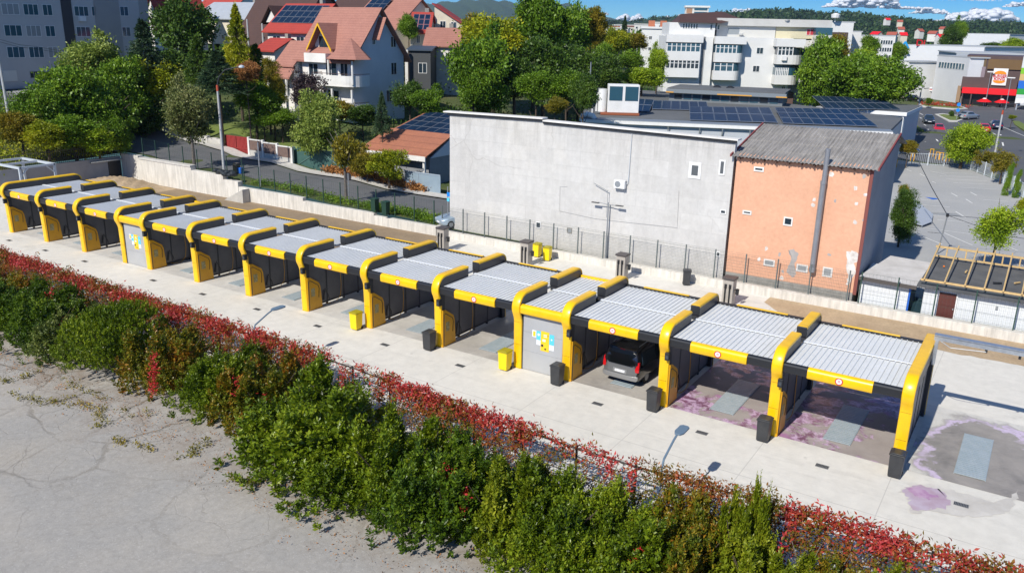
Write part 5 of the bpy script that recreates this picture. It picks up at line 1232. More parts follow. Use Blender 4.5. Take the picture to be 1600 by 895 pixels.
h4 = simple_house('grey_roofed_house', 'long house with a pale grey metal roof behind the dark trees', (345, 42), 150, 14, 10, 1.6, 4.2, CREAM, mat('grey_metal_roof', (.40, .43, .47), .5, noise=(1, .35, .7), col2=(.34, .37, .41)), 'x', ((-3, .2, 1.2, 1.2), (3, .2, 1.2, 1.2)))
h5 = simple_house('pink_roofed_house', 'house with a faded red tiled roof and solar panels rising behind the white house ridge', (582, 52), 132, 9.5, 12, 1.0, 5.2, HOUSEW, TILE, 'x', ())
local_solar(h5, (-4.5, 3.0, 3.6), (1, 0, 0), Vector((0, 6, 4.2)).normalized(), 3, 2, 1.4, 1.5)
h5b = simple_house('brown_roofed_house', 'dark brown roofed house just visible over the ridge of the white house', (545, 48), 145, 12, 10, 2.0, 5.6, HOUSEW, TILED, 'x', ())
h6 = simple_house('red_roofed_house', 'cream house with a sloping bright red roof at the foot of the mountain', (704, 75), 132, 5.0, 9, 3.2, 6.3, CREAM, TILER, 'shed', ((-1.2, 3.4, .9, 1.2), (.5, 3.3, .9, 1.2)), .35, rz=rad(30))
m = MB(); m.box(-.5, .1, -.34, -.02, 2.0, 2.5); m.build('air_conditioner', WHT, h6)
h7 = simple_house('white_house', 'tall white block with a low reddish tiled roof below the cream house', (690, 130), 122, 4.6, 8, 5.3, 7.6, HOUSEW, TILE, 'x', ((.9, 3.6, .6, 1.4),), .4, rz=rad(30))
h8 = simple_house('solar_house', 'narrow cream wing with a steep solar covered red roof beside the cream house', (656, 75), 127, 2.8, 7, 2.3, 5.1, CREAM, TILER, 'x', ((-.2, 1.2, .5, 1.1),), .3, rz=rad(30))
local_solar(h8, (-1.3, .35, 2.62), (1, 0, 0), Vector((0, 3.5, 2.8)).normalized(), 3, 3, .88, 1.2)
h9 = simple_house('dark_house', 'low dark modern house with a white pillar beside the white block', (656, 116), 116, 3.0, 8, 3.2, 3.6, mat('anthracite_wall', (.06, .065, .07), .7), mat('flat_dark_roof', (.05, .07, .1), .5), 'x', ((.4, .8, 1.2, 1.4),), .3, rz=rad(30))
MB().box(-1.9, -1.5, -.9, -.5, -3, 3.2).build('white_pillar', HOUSEW, h9)
simple_house('red_roofed_house', 'small house with an orange red roof deep among the trees at the left', (416, 84), 118, 3.4, 6, .6, 2.0, HOUSEW, TILER, 'x', ())
simple_house('red_roofed_house', 'house with an orange roof half hidden by the dark trees beside the apartment block', (241, 50), 140, 4, 9, 2.5, 6, HOUSEW, TILER, 'y', ())
simple_house('red_roofed_house', 'small far house with an orange roof above the grey metal roof', (340, 22), 190, 12, 9, 1.5, 5, HOUSEW, TILER, 'x', ())
# ---------------------------------------------------------------- flat roofed supermarket behind the grey wall
ZR = 6.5
FL, FR = g(908, 186, ZR), g(1388, 206, ZR)
BR = np.array([51.6, 92.0, ZR]); BL = np.array([FL[0]-26, 106.0, ZR])
t = NT('grey_membrane'); c = t.ramp(t.noise(.15, 7, .7), (.3, (.10, .108, .115)), (.7, (.15, .155, .16)))
MEMB = t.done(t.mix(1, c, t.ramp(t.noise(3, 6, .75), (.3, .85), (.7, 1.05)), 'MULTIPLY'), .85)
METW = mat('pale_cladding', (.47, .5, .53), .5, noise=(.5, .3, .7), col2=(.42, .45, .49))
mk = thing('supermarket', 'wide low supermarket with a dark grey flat roof and white gutter behind the blank wall', 'building', (38, 75, 0))
ring = [tuple(FL[:2]), tuple(FR[:2]), (51.6, 86.0), (BL[0]+24, 106), (BL[0], 106)]
m = MB(); m.prism([(p[0], p[1]) for p in ring], -.05, ZR-.35); m.build('wall', METW, mk, world=True)
m = MB(); m.prism([(p[0], p[1]) for p in ring], ZR-.34, ZR-.05); m.build('roof', MEMB, mk, world=True)
u = (FR-FL)/np.linalg.norm(FR-FL); nv_ = np.array([u[1], -u[0], 0])
def along(s, off, z): p = FL+u*s+nv_*off; return (p[0], p[1], z)
Lf = float(np.linalg.norm(FR-FL))
m = MB(); m.add([along(0, .45, ZR-.35), along(Lf+.4, .45, ZR-.35), along(Lf+.4, -.1, ZR-.35), along(0, -.1, ZR-.35), along(0, .45, ZR), along(Lf+.4, .45, ZR), along(Lf+.4, -.1, ZR), along(0, -.1, ZR)], [(0, 3, 2, 1), (4, 5, 6, 7), (0, 1, 5, 4), (1, 2, 6, 5), (2, 3, 7, 6), (3, 0, 4, 7)]); m.build('gutter', WHT, mk, world=True)
m = MB(); m.add([along(0, .3, ZR+.004), along(Lf+.4, .3, ZR+.004), along(Lf+.4, -1.1, ZR+.004), along(0, -1.1, ZR+.004), along(0, .3, ZR+.09), along(Lf+.4, .3, ZR+.09), along(Lf+.4, -1.1, ZR+.16), along(0, -1.1, ZR+.16)], [(0, 3, 2, 1), (4, 5, 6, 7), (0, 1, 5, 4), (1, 2, 6, 5), (2, 3, 7, 6), (3, 0, 4, 7)]); m.build('parapet', mat('zinc_parapet', (.25, .28, .31), .5, .3), mk, world=True)
for s in (10, 13.5, 16, 19, 22.5, 26): m = MB(); m.tube([along(s, .4, ZR-.4), along(s, .3, ZR-.9), along(s, .12, ZR-1.3), along(s, .12, ZR-5)], .07, 5); m.build('downpipe', MET, mk, world=True)
# penthouse strip with louvres
a, b = g(1045, 157, ZR), g(1222, 166, ZR); d = (b-a); L = float(np.linalg.norm(d)); ph = d/L; pn = np.array([ph[1], -ph[0], 0])
def pt(s, o, z): q = a+ph*s-pn*o; return (q[0], q[1], z)
def pbox(m, s0, s1, o0, o1, z0, z1): m.add([pt(s0, o0, z0), pt(s1, o0, z0), pt(s1, o1, z0), pt(s0, o1, z0), pt(s0, o0, z1), pt(s1, o0, z1), pt(s1, o1, z1), pt(s0, o1, z1)], [(0, 3, 2, 1), (4, 5, 6, 7), (0, 1, 5, 4), (1, 2, 6, 5), (2, 3, 7, 6), (3, 0, 4, 7)])
m = MB(); pbox(m, 0, L, 0, 9, ZR-.1, ZR+1.7); ph_ = m.build('penthouse', mat('dark_cladding', (.14, .16, .175), .5, noise=(.7, .3, .7), col2=(.19, .21, .22)), mk, world=True)
m = MB(); pbox(m, -.2, L+.3, -.7, 9.2, ZR+1.75, ZR+1.9); m.build('penthouse_roof', MEMB, ph_, world=True)
m = MB(); pbox(m, -.3, L+.5, -.9, -.71, ZR+1.2, ZR+1.74); m.build('canopy_edge', mat('zinc_edge', (.22, .25, .27), .5, .3), ph_, world=True)
for i in range(11): m = MB(); pbox(m, .8+i*(L-1.2)/11, .8+i*(L-1.2)/11+(L-1.2)/11-.25, -.03, -.004, ZR+.25, ZR+1.05); m.build('louvre', GLASSB if i % 3 else GLASS, ph_, world=True)
for s0, s1 in ((-.35, .8), (L*.44, L*.74), (L-.9, L+.6)): m = MB(); pbox(m, s0, s1, -.95, -.91, ZR+1.2, ZR+1.36); m.build('orange_edge', mat('orange_edge', (.6, .3, .04), .6), ph_, world=True)
for i, s in enumerate((L*.38, L*.5)): m = MB(); q = pt(s, 5, ZR+1.9); m.lathe(q, [(.7, 0), (.6, .12), (.3, .3), (.02, .36)], 8); m.build('vent_cowl', BLK, ph_, world=True)
# solar fields on the roof, at a shallow tilt
def roof_field(P, nu, nv, name, label):
    """four pixel corners (front left, front right, back right, back left) on the roof plane"""
    A, B, C_, D_ = [np.array(g(x, y, ZR+.15)) for x, y in P]; t = thing(name, label, 'solar array', tuple((A+B)/2))
    for j in range(nv):
        for i in range(nu):
            def q(s, r): e = A+(B-A)*s; f = D_+(C_-D_)*s; p = e+(f-e)*r; return np.array([p[0], p[1], ZR+.12+r*.5])
            s0, s1, r0, r1 = i/nu, (i+.965)/nu, j/nv, (j+.97)/nv; Q = [q(s0, r0), q(s1, r0), q(s1, r1), q(s0, r1)]
            m = MB(); m.slab([tuple(p) for p in Q], .05); f = m.build('solar_panel', SFR, t, world=True)
            c = sum(Q)/4; m = MB(); m.slab([tuple(c+(p-c)*.94+np.array([0, 0, .009])) for p in Q], .008); m.build('cells', SOLAR, f, world=True)
    return t
roof_field([(1078, 187), (1216, 191), (1202, 173.5), (1077, 172)], 7, 2, 'solar_array', 'near left field of dark blue solar panels on the supermarket roof')
roof_field([(1224, 192), (1372, 197), (1336, 176.5), (1210, 173.5)], 9, 3, 'solar_array', 'near right field of dark blue solar panels at the roof corner')
roof_field([(1290, 169), (1408, 171), (1375, 157.5), (1268, 154.5)], 9, 2, 'solar_array', 'far field of dark blue solar panels behind the roof')
roof_field([(1019, 170), (1107, 172), (1104, 164), (1021, 162)], 6, 1, 'solar_array', 'single row of solar panels before the roof penthouse')
roof_field([(992, 173), (1015, 174), (1022, 161), (994, 159)], 2, 2, 'solar_array', 'small tilted group of solar panels beside the white roof cabin')
# white rooftop cabin, tank and pipes
q = g(972, 179, ZR); cb = thing('roof_cabin', 'white rooftop cabin with two dark glass panes on an orange base', 'roof cabin', (q[0], q[1], ZR), math.atan2(u[1], u[0])+rad(8))
MB().box(-1.9, 1.9, -1.0, 1.2, .28, 3.6).build('cabin_wall', WHT, cb, bevel=.05); MB().box(-2.7, 2.0, -1.15, 1.3, .0, .27).build('base', mat('rust_base', (.30, .09, .04), .8), cb)
for x in (-.95, .95): MB().box(x-.78, x+.78, -1.06, -1.01, 1.75, 3.4).build('pane', GLASSB, cb)
MB().bar((-2.5, 0, .28), (-2.5, 0, 3.0), .52, 16).build('tank', WHT, cb); m = MB(); m.tube([(-3.2, 0, .3), (-3.2, 0, 2.2), (-2.9, 0, 2.6), (-2.6, 0, 2.5)], .12, 6); m.tube([(-3.7, -.4, .0), (-3.7, -.4, 1.5), (-3.2, -.2, 1.6)], .08, 6); m.build('pipe', WHT, cb)
q = g(1026, 151, ZR); fl_ = thing('roof_lamp', 'white flood lamp on a thin post above the supermarket roof', 'lamp', (q[0], q[1], ZR)); MB().bar((0, 0, 0), (0, 0, 2.3), .05, 6).build('post', MET, fl_); MB().box(-.2, 1.1, -.3, .3, 2.3, 2.6).build('lamp_head', WHT, fl_, bevel=.1)
q = g(926, 186, ZR); du = thing('roof_duct', 'white curved duct at the left end of the supermarket gutter', 'duct', (q[0]-.4, q[1]-.4, ZR)); MB().tube([(-.8, 0, -.3), (-.7, 0, .3), (-.2, 0, .5), (.6, 0, .4), (.9, 0, .0)], .32, 10).build('duct_pipe', WHT, du)
o = MB().bar((0, 0, 0), (0, 0, 6.2), .07, 6).build('roof_mast', MET2); q = g(925, 178, ZR); o.location = (q[0]-1, q[1]+1, ZR-.1); tag(o, 'thin grey mast at the left corner of the supermarket roof', 'mast')
# annexe on the right with blue glazing
P1_, P2_ = g(1372, 174, 6.3), g(1418, 177, 6.3)
an = thing('annexe', 'white fronted annexe with pale blue glass at the right end of the supermarket', 'building', (P1_[0], P1_[1], 0)); dy = P2_[1]
MB().box(P1_[0]-8, P2_[0]-.3, P1_[1], P1_[1]+14, 0, 5.9).build('wall', mat('annexe_blue', (.35, .45, .52), .4, noise=(.5, .3, .7), col2=(.4, .5, .56)), an, world=True)
MB().box(P1_[0]-8.4, P2_[0], P1_[1]-.5, P1_[1]+14.3, 5.91, 6.4).build('roof_slab', WHT, an, world=True); MB().box(P1_[0]-8.3, P2_[0]-.1, P1_[1]-.4, P1_[1]+14.2, 6.401, 6.48).build('roof', MEMB, an, world=True)
MB().box(P1_[0]-3.5, P2_[0]-2.3, P1_[1]-.05, P1_[1]-.004, .3, 4.9).build('white_panel', WHT, an, world=True)
MB().box(P2_[0]-.6, P2_[0]-.35, P1_[1]-.3, P1_[1]-.05, 0, 5.9).build('corner_post', WHT, an, world=True)

# ---------------------------------------------------------------- white apartment block in the middle distance
AW = mat('apartment_white', (.72, .72, .70), .8, noise=(.35, .3, .75), col2=(.64, .64, .62)); AW2 = mat('apartment_offwhite', (.63, .62, .58), .8, noise=(.35, .3, .75), col2=(.56, .55, .51))
D0 = 152.0
A0 = gd(1036, 135, D0); A1 = gd(1236, 143, D0-1); w_ = A1-A0; w_[2] = 0; LA = float(np.linalg.norm(w_)); ang = math.atan2(w_[1], w_[0])
ap = thing('apartment_block', 'white five storey apartment block with rounded glazed balconies and a brown attic roof', 'building', (A0[0], A0[1], 0), ang)
# local frame: x along the facade, y away from us, z up; metres per photo pixel at that range
mp = D0/FPX
def ax(xp): return (xp-1036)*mp
def az(yp, xp=1130): return CAMZ-(yp-(44.45+(xp-800)*.0219))*mp
F3, F4 = az(110), az(80)
m = MB(); m.box(0, ax(1108)-.05, .0, 12, 0, az(58)); m.box(ax(1108), ax(1230), .8, 14, 0, az(58)); m.build('wall', AW, ap)
m = MB(); m.box(ax(1091), ax(1096), -.004, .6, 0, az(58)); m.build('recess_strip', mat('recess_grey', (.25, .25, .25), .9), ap)
def glazed(par, x0, x1, z, h, y, n, nm='glazed_balcony', sol=AW, rnd=0):
    """parapet below, row of panes above; bulges out to y with rounded right end if rnd"""
    P = [(x0, .8), (x0, y)]+([(x1-rnd+rnd*math.sin(rad(a)), y+rnd-rnd*math.cos(rad(a))) for a in range(0, 91, 18)] if rnd else [(x1, y)])+[(x1, .8)]
    m = MB(); m.prism(P, z-h*.55, z); b = m.build(nm, sol, par); 
    Q = [(p[0]+(.08 if i == 0 or i == 1 else -.08 if not rnd else -.05), p[1]+.1) for i, p in enumerate(P)]
    m = MB(); m.prism(Q, z+.002, z+h*.45); m.build('pane', GLASSB if n % 2 else GLASS, b)
    m = MB(); L = x1-x0-rnd
    for i in range(n+1): xx = x0+.1+(L-.2)*i/n; m.box(xx-.08, xx+.08, y+.03, y+.099, z+.002, z+h*.45)
    m.box(x0+.08, x1-rnd-.02, y+.06, y+.099, z+h*.28, z+h*.31); m.build('mullions', WHT, b); return b
for zc, n in ((az(80), 7), (az(105), 8)):
    glazed(ap, .0, ax(1088), zc, 2.9, -1.1, n); 
MB().box(-.1, ax(1091), -1.15, .79, az(67), az(56)).build('parapet', AW, ap)
glazed(ap, ax(1110), ax(1153), az(81), 2.9, -1.3, 5, rnd=1.2); glazed(ap, ax(1110), ax(1150), az(107.5)-.01, 2.9, -1.2, 3, rnd=1.2)
MB().box(ax(1109), ax(1156), -1.3, .79, az(68), az(57)).build('parapet', AW, ap)
glazed(ap, ax(1203), ax(1244), az(82), 2.9, -1.6, 4, rnd=2.0); glazed(ap, ax(1203), ax(1240), az(112), 2.9, -1.6, 7, rnd=2.0)
m = MB(); m.box(ax(1200), ax(1243), -1.7, .79, az(70), az(58.5)); m.build('parapet', AW, ap)
for x, y, ww, hh in ((1181, 77, 1.2, 1.1), (1178, 104, 1.2, 1.1), (1101, 76, 1.3, 1.1), (1099, 101, 1.4, 1.2), (1223, 133, .6, .8)): window(ap, (ax(x), .8, az(y)), (1, 0), ww, hh, WHT, GLASS, 1, world=False)
# right wing set back
m = MB(); m.box(ax(1236), ax(1282), 5, 16, 0, az(60)); m.build('rear_wall', AW2, ap)
for zc in (az(83), az(110)): glazed(ap, ax(1240), ax(1268), zc, 2.8, 2.4, 5, rnd=1.6, sol=AW2)
for zc in (az(52), az(80)): glazed(ap, ax(1262), ax(1288), zc, 2.8, 6.0, 5, rnd=2.2, sol=AW2)
MB().box(ax(1238), ax(1272), 2.4, 5, az(72), az(60)).build('parapet', AW2, ap)
m = MB(); m.box(ax(1205), ax(1240), .82, 3, 0, az(128)-1.2); m.build('ground_floor', mat('brown_shopfront', (.12, .07, .06), .7), ap)
# set-back attic storeys
m = MB(); m.box(ax(1115), ax(1205), 2.5, 13, az(58)+.004, az(41)); m.build('attic_wall', AW2, ap); m = MB(); m.box(ax(1114), ax(1288), 1.9, 14, az(41)+.004, az(30)); m.build('top_parapet', mat('apartment_stone', (.58, .57, .54), .8, noise=(.5, .3, .7), col2=(.5, .49, .46)), ap)
m = MB(); m.box(ax(1206), ax(1288), 2.6, 13, az(58)+.004, az(41)); m.build('cream_storey', mat('pale_yellow_wall', (.62, .56, .38), .8), ap)
m = MB(); m.box(ax(1040), ax(1110), 1.0, 12, az(58)+.004, az(38)); m.build('attic_wall', AW, ap)
for i in range(6): window(ap, (ax(1062+i*4), 1.0, az(43)), (1, 0), .36, .9, WHT, GLASS, 0, world=False)
for i in range(4): window(ap, (ax(1104+i*4.5), .99 if i < 1 else 2.49, az(43.5)), (1, 0), .4, .9, WHT, GLASS, 0, world=False)
window(ap, (ax(1258), 2.6, az(48)), (1, 0), 1.3, 1.1, WHT, mat('red_blind', (.5, .05, .06), .5), 1, world=False); window(ap, (ax(1141), 2.5, az(49)), (1, 0), 2.2, 1.3, WHT, CURT, 0, world=False)
m = MB(); P0, P9 = ax(1058), ax(1146)
m.add([(P0-.6, .2, az(38)), (ax(1118), .2, az(38)), (ax(1118), 13, az(38)), (P0-.6, 13, az(38)), (P0+.3, 5, az(25)), (ax(1112), 5, az(25)), (ax(1128), 7, az(19.5)), (P9+1.0, 5, az(30)), (P9, 13, az(32))], [(0, 1, 5, 4), (0, 4, 3), (1, 7, 6, 5), (4, 5, 6, 3), (6, 7, 8), (3, 6, 8, 2), (0, 3, 2, 1)]); m.build('attic_roof', TILED, ap)
for nm_, x, y in (('satellite_dish', 1219, 33), ('satellite_dish', 1152, 55)): MB().lathe((ax(x), 1.9, az(y)), [(.02, 0), (.35, .1), (.5, .3)], 10).build(nm_, WHT, ap)
MB().box(ax(1210), ax(1217), -2.0, -1.61, az(90), az(83)).build('air_conditioner', WHT, ap)
# pale block further back on its left
B0 = gd(1000, 100, 215); pb = thing('apartment_block', 'plain pale four storey block left of the balconied apartment block', 'building', (B0[0], B0[1], 0), rad(25))
MB().box(0, 7.6, 0, 14, -1, CAMZ+.6).build('wall', AW, pb); MB().box(-.3, 8.0, -.3, 14.3, CAMZ+.604, CAMZ+1.1).build('cornice', AW, pb); MB().box(7.61, 14, 1.5, 12, -1, CAMZ+.3).build('rear_wing', AW2, pb)
for r_i in range(4):
    for c_i in range(2): window(pb, (2.2+c_i*3.1, 0, CAMZ-1.6-r_i*2.7), (1, 0), (.75, 1.25)[c_i], .8, AW2, GLASS, 1, world=False)
for c_i, c_ in ((1.6, 'orange_hut'), (4.6, 'orange_hut')): MB().box(c_i, c_i+1.6, 4, 7, CAMZ+1.104, CAMZ+2.6).build('rooftop_hut', mat('brick_orange', (.42, .14, .07), .8), pb)
T0 = gd(1063, 40, 330); tb = thing('tower_block', 'distant white tower block with a stepped top rising behind the attic roof', 'building', (T0[0], T0[1], 0), rad(25))
MB().box(0, 11, 0, 12, -2, CAMZ+5.5).build('wall', AW, tb); MB().box(-.6, 11.6, -.6, 12.6, CAMZ+5.504, CAMZ+6.6).build('cornice', AW, tb); MB().box(1.8, 10.5, 1, 9, CAMZ+6.604, CAMZ+9.2).build('penthouse', AW2, tb); MB().box(2, 4.2, .9, .99, CAMZ+7, CAMZ+8.8).build('brown_bay', mat('brown_bay', (.35, .2, .12), .8), tb); MB().box(1.4, 11, .6, 9.4, CAMZ+9.204, CAMZ+9.9).build('top_cornice', AW, tb); MB().box(11.7, 16, 0, 9, -2, CAMZ+5.8).build('side_wing', AW, tb)
for z in (6.9, 8.2): MB().box(5, 10, .9, .99, CAMZ+z, CAMZ+z+.7).build('window_band', GLASSB, tb)

# ---------------------------------------------------------------- shaded apartment block on the left
XA = -50.0
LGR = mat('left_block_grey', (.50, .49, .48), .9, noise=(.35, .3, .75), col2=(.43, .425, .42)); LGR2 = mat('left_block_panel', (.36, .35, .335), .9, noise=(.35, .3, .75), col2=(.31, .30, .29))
lb = thing('apartment_block', 'tall shaded grey panel apartment block at the top left corner', 'building', (XA, 30, 6.0))
ya, yb = 17.0, float(px(236, 60, XA)[1])
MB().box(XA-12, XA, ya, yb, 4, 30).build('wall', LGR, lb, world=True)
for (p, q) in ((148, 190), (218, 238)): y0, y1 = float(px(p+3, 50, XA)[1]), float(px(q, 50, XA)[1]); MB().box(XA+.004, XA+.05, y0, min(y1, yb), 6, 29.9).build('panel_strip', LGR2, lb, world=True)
y0 = float(px(99, 40, XA)[1]); MB().box(XA+.004, XA+.06, y0, y0+1.5, 5, 29.9).build('recess_shade_strip', mat('recess_shade', (.05, .05, .055), .9), lb, world=True)  # flat strip; the shade of the facade recess is painted as near-black
for yp, z_off in ((14, 0), (48, 0), (82, 0)):
    for (xp, w, mull) in ((16, 2.3, 2), (48, 2.0, 2), (74, 1.35, 1)):
        p = px(xp+(yp-14)*.13, yp+xp*.03*(1-(yp-14)/68), XA); window(lb, p, (0, 1), w, 1.45, WHT, CURT if (xp+yp) % 3 == 0 else GLASSB, mull)
    for (xp, w, mull) in ((127, 2.1, 2), (146, .6, 0), (194, 1.35, 1)):
        if yp < 80: p = px(xp+(yp-14)*.1, yp+4-(yp-14)*.06, XA); window(lb, p, (0, 1), w, 1.35, WHT, GLASSB, mull)
for xp, yp, w in ((53, 117, 1.1), (80, 116, 1.0), (130, 82, .6)): window(lb, px(xp, yp, XA), (0, 1), w, .9, LGR2, GLASS, 1)
p = px(127, 30, XA); m = MB(); m.box(XA+.06, XA+.45, p[1]-.45, p[1]+.45, p[2]-.3, p[2]+.35); m.build('air_conditioner', WHT, lb, world=True)
MB().box(XA+.004, XA+.08, ya, float(px(105, 135, XA)[1]), 5, 7.2).build('plinth', mat('dark_plinth', (.09, .085, .10), .9), lb, world=True)
MB().box(XA+.004, XA+.09, 20, float(px(26, 117, XA)[1]), 8.2, 9.6).build('white_panel', AW2, lb, world=True)
mbx = MB(); zz = z1(-45, 28)
ribbon('street', [((x, 10 if x < -44 else 10), (x+1, 42)) for x in (-49, -46.5, -44, -41.5)], mat('pale_asphalt', (.3, .3, .3), .9, noise=(.5, .3, .7), col2=(.26, .26, .26)), .05)
o = make_car('parked_car', mat('white_car_paint', (.65, .66, .68), .3, coat=.5), 4.3); p = gd(96, 138, 104); o.location = (p[0], p[1], z1(p[0], p[1])+.06); o.rotation_euler = (0, 0, rad(75)); tag(o, 'white car half hidden by the bushes before the shaded apartment block', 'car')
# ---------------------------------------------------------------- restaurant, shops and warehouses on the right
def wbox(par, nm, m_, P, Q, dep_, z0, z1_):
    """box whose front runs from P to Q (xy) and goes dep_ away from us"""
    P, Q = np.array(P[:2], float), np.array(Q[:2], float); u = (Q-P)/np.linalg.norm(Q-P); n = np.array([-u[1], u[0]])*dep_
    m = MB(); m.prism([tuple(P), tuple(Q), tuple(Q+n), tuple(P+n)], z0, z1_); return m.build(nm, m_, par, world=True)
p0 = gz(1502, 163); p1 = gz(1590, 168); gzz = min(p0[2], p1[2]); uu = (p1-p0); uu[2] = 0; LB = float(np.linalg.norm(uu)); uu /= LB; nn = np.array([-uu[1], uu[0], 0])
DB = float((p0-CC) @ CF); mb_ = DB/FPX
def rb(xp, yp): return (xp-(163-yp)*.14-1502)/88*LB, gzz+(163+(xp-1502)*.03-yp)*mb_      # photo pixel on the frontage -> metres along it, height
rs_ = thing('restaurant', 'dark brown fast food restaurant with a red canopy and a round burger sign', 'building', tuple(p0))
BRN = mat('brown_cladding', (.075, .045, .045), .6, noise=(.4, .3, .7), col2=(.095, .06, .055)); BRN2 = mat('bronze_cladding', (.17, .095, .03), .55, noise=(.3, .3, .7), col2=(.13, .075, .03)); BRIGHT = mat('canopy_red', (.75, .008, .015), .45)
def rbox(nm, m_, x0, x1, y0, y1, d0, d1, par=rs_):
    a, za = rb(x0, y1); b, zb_ = rb(x1, y0); P = p0+uu*a+nn*d0; Q = p0+uu*b+nn*d0; return wbox(par, nm, m_, P, Q, d1-d0, za, zb_)
rbox('wall', BRN, 1506, 1598, 100, 164, 2.5, 20); rbox('upper_wall', BRN, 1506, 1598, 92, 104, 2.6, 20)
rbox('bronze_band', BRN2, 1540, 1597, 97, 110, 2.2, 2.49); rbox('bronze_band', mat('bronze_dark', (.13, .085, .04), .6), 1509, 1539.6, 92, 106, 2.3, 2.49)
rbox('poster_window', mat('dusky_poster', (.22, .17, .19), .4, noise=(1, .3, .7), col2=(.3, .24, .26)), 1517, 1538, 107, 127, 2.2, 2.48); rbox('tall_window', GLASSB, 1511, 1516, 104, 122, 2.2, 2.48)
rbox('terrace_roof', BRN, 1500, 1588, 124, 139, -.5, 2.1); rbox('canopy', BRIGHT, 1502, 1587, 139.2, 145.5, -1.2, 2.0); rbox('dark_terrace', mat('dark_glazing', (.015, .015, .018), .3), 1502, 1587, 145.6, 164, .3, 2.0)
for x in (1502, 1516, 1540, 1563, 1586): rbox('terrace_post', BRN, x, x+.8, 145.5, 165, -1.0, -.9)
rbox('tan_block', mat('tan_cladding', (.30, .2, .12), .7), 1492, 1501.5, 136, 160, .5, 6); rbox('red_fin', BRIGHT, 1483, 1503, 131, 137, 6.2, 9)
sgn = rbox('sign_board', mat('sign_board_white', (.72, .72, .72), .5), 1547.5, 1573, 109, 133, -.9, -.6)
c0, zc = rb(1560, 121.2); sc_ = mb_
def sgpt(dx, dz, off): q = p0+uu*(c0+dx*LB/88)+nn*(-.9-off); return (q[0], q[1], zc+dz*sc_)
BUN = mat('bun_orange', (.8, .26, .01), .5); LETR = mat('letter_red', (.6, .01, .02), .5)
def halfdisc(nm, zoff, up, hh):
    P = [(9.4*math.cos(rad(a)), zoff+(1 if up else -1)*hh*math.sin(rad(a))) for a in range(0, 181, 12)]; m = MB(); n = len(P)
    m.add([sgpt(a, b, .06) for a, b in P]+[sgpt(a, b, .005) for a, b in P], [tuple(range(n)), tuple(range(2*n-1, n-1, -1))]+[(i, n+i, n+(i+1) % n, (i+1) % n) for i in range(n)]); m.build(nm, BUN, sgn, world=True)
halfdisc('bun', 4.2, True, 5.0); halfdisc('bun', -5.2, False, 4.0)
def letters(nm, txt, par, P, xdir, size, m_, xs=1.0):
    cu = bpy.data.curves.new(nm+'_text', 'FONT'); cu.body = txt; cu.size = size; cu.align_x = 'CENTER'; cu.align_y = 'CENTER'; cu.extrude = .02; cu.offset = size*.02
    to = bpy.data.objects.new(nm+'_text', cu); COL.objects.link(to); bpy.context.view_layer.update(); me = bpy.data.meshes.new_from_object(to.evaluated_get(bpy.context.evaluated_depsgraph_get())); bpy.data.objects.remove(to)
    me.materials.clear(); me.materials.append(m_); o = bpy.data.objects.new(nm, me); COL.objects.link(o); x = Vector(xdir).normalized(); z = Vector((0, 0, 1)); n = x.cross(z)
    M = Matrix(((x.x*xs, z.x, n.x, P[0]), (x.y*xs, z.y, n.y, P[1]), (x.z*xs, z.z, n.z, P[2]), (0, 0, 0, 1)))
    o.matrix_world = M
    if par is not None:
        o.parent = par; r = par; off = Vector((0, 0, 0))
        while r is not None: off += r.location; r = r.parent
        M2 = M.copy(); M2.translation = Vector([float(k) for k in P])-off; o.matrix_basis = M2
    return o
letters('sign_lettering', 'BURGER', sgn, sgpt(0, 1.4, .07), tuple(uu), 5.4*sc_, LETR, .92); letters('sign_lettering', 'KING', sgn, sgpt(0, -2.9, .07), tuple(uu), 5.6*sc_, LETR, 1.1)
for i, xp in enumerate((1537, 1564)):
    a, z = rb(xp, 164); q = p0+uu*a-nn*3; um = thing('parasol', 'red parasol on the restaurant terrace, %s one' % ('left' if i == 0 else 'right'), 'parasol', (q[0], q[1], gzz+.05))
    MB().bar((0, 0, 0), (0, 0, 1.8), .05, 6).build('pole', WHT, um); MB().lathe((0, 0, .95), [(1.5, 0), (1.45, .08), (.1, .8), (.03, .85)], 8).build('canopy', BRIGHT, um)
    MB().lathe((0, 0, 1.1), [(.5, .42), (.2, .65)], 8).build('white_print', WHT, um)
# price pylon at the frame edge
q = gz(1586, 172); py_ = thing('sign_pylon', 'tall striped sign pylon at the right edge of the photograph', 'sign', tuple(q)); s0 = math.atan2(uu[1], uu[0]); py_.rotation_euler = (0, 0, s0); mq = float((q-CC) @ CF)/FPX
z = 1.3
for hh, c_ in ((9, WHT), (5.0, mat('pylon_pale', (.6, .62, .64), .5)), (9, mat('pylon_green', (.02, .3, .04), .5)), (12, mat('pylon_blue', (.01, .13, .55), .5)), (10, mat('pylon_sand', (.55, .4, .16), .5)), (9, mat('pylon_lime', (.2, .5, .02), .5)), (17, MATS['pylon_pale'])): MB().box(-.3, 4, -.2, .2, z, z+hh*mq-.02).build('panel', c_, py_); z += hh*mq
for x in (0, 2.5): MB().box(x, x+.25, -.12, .12, 0, 1.3).build('leg', MET, py_)
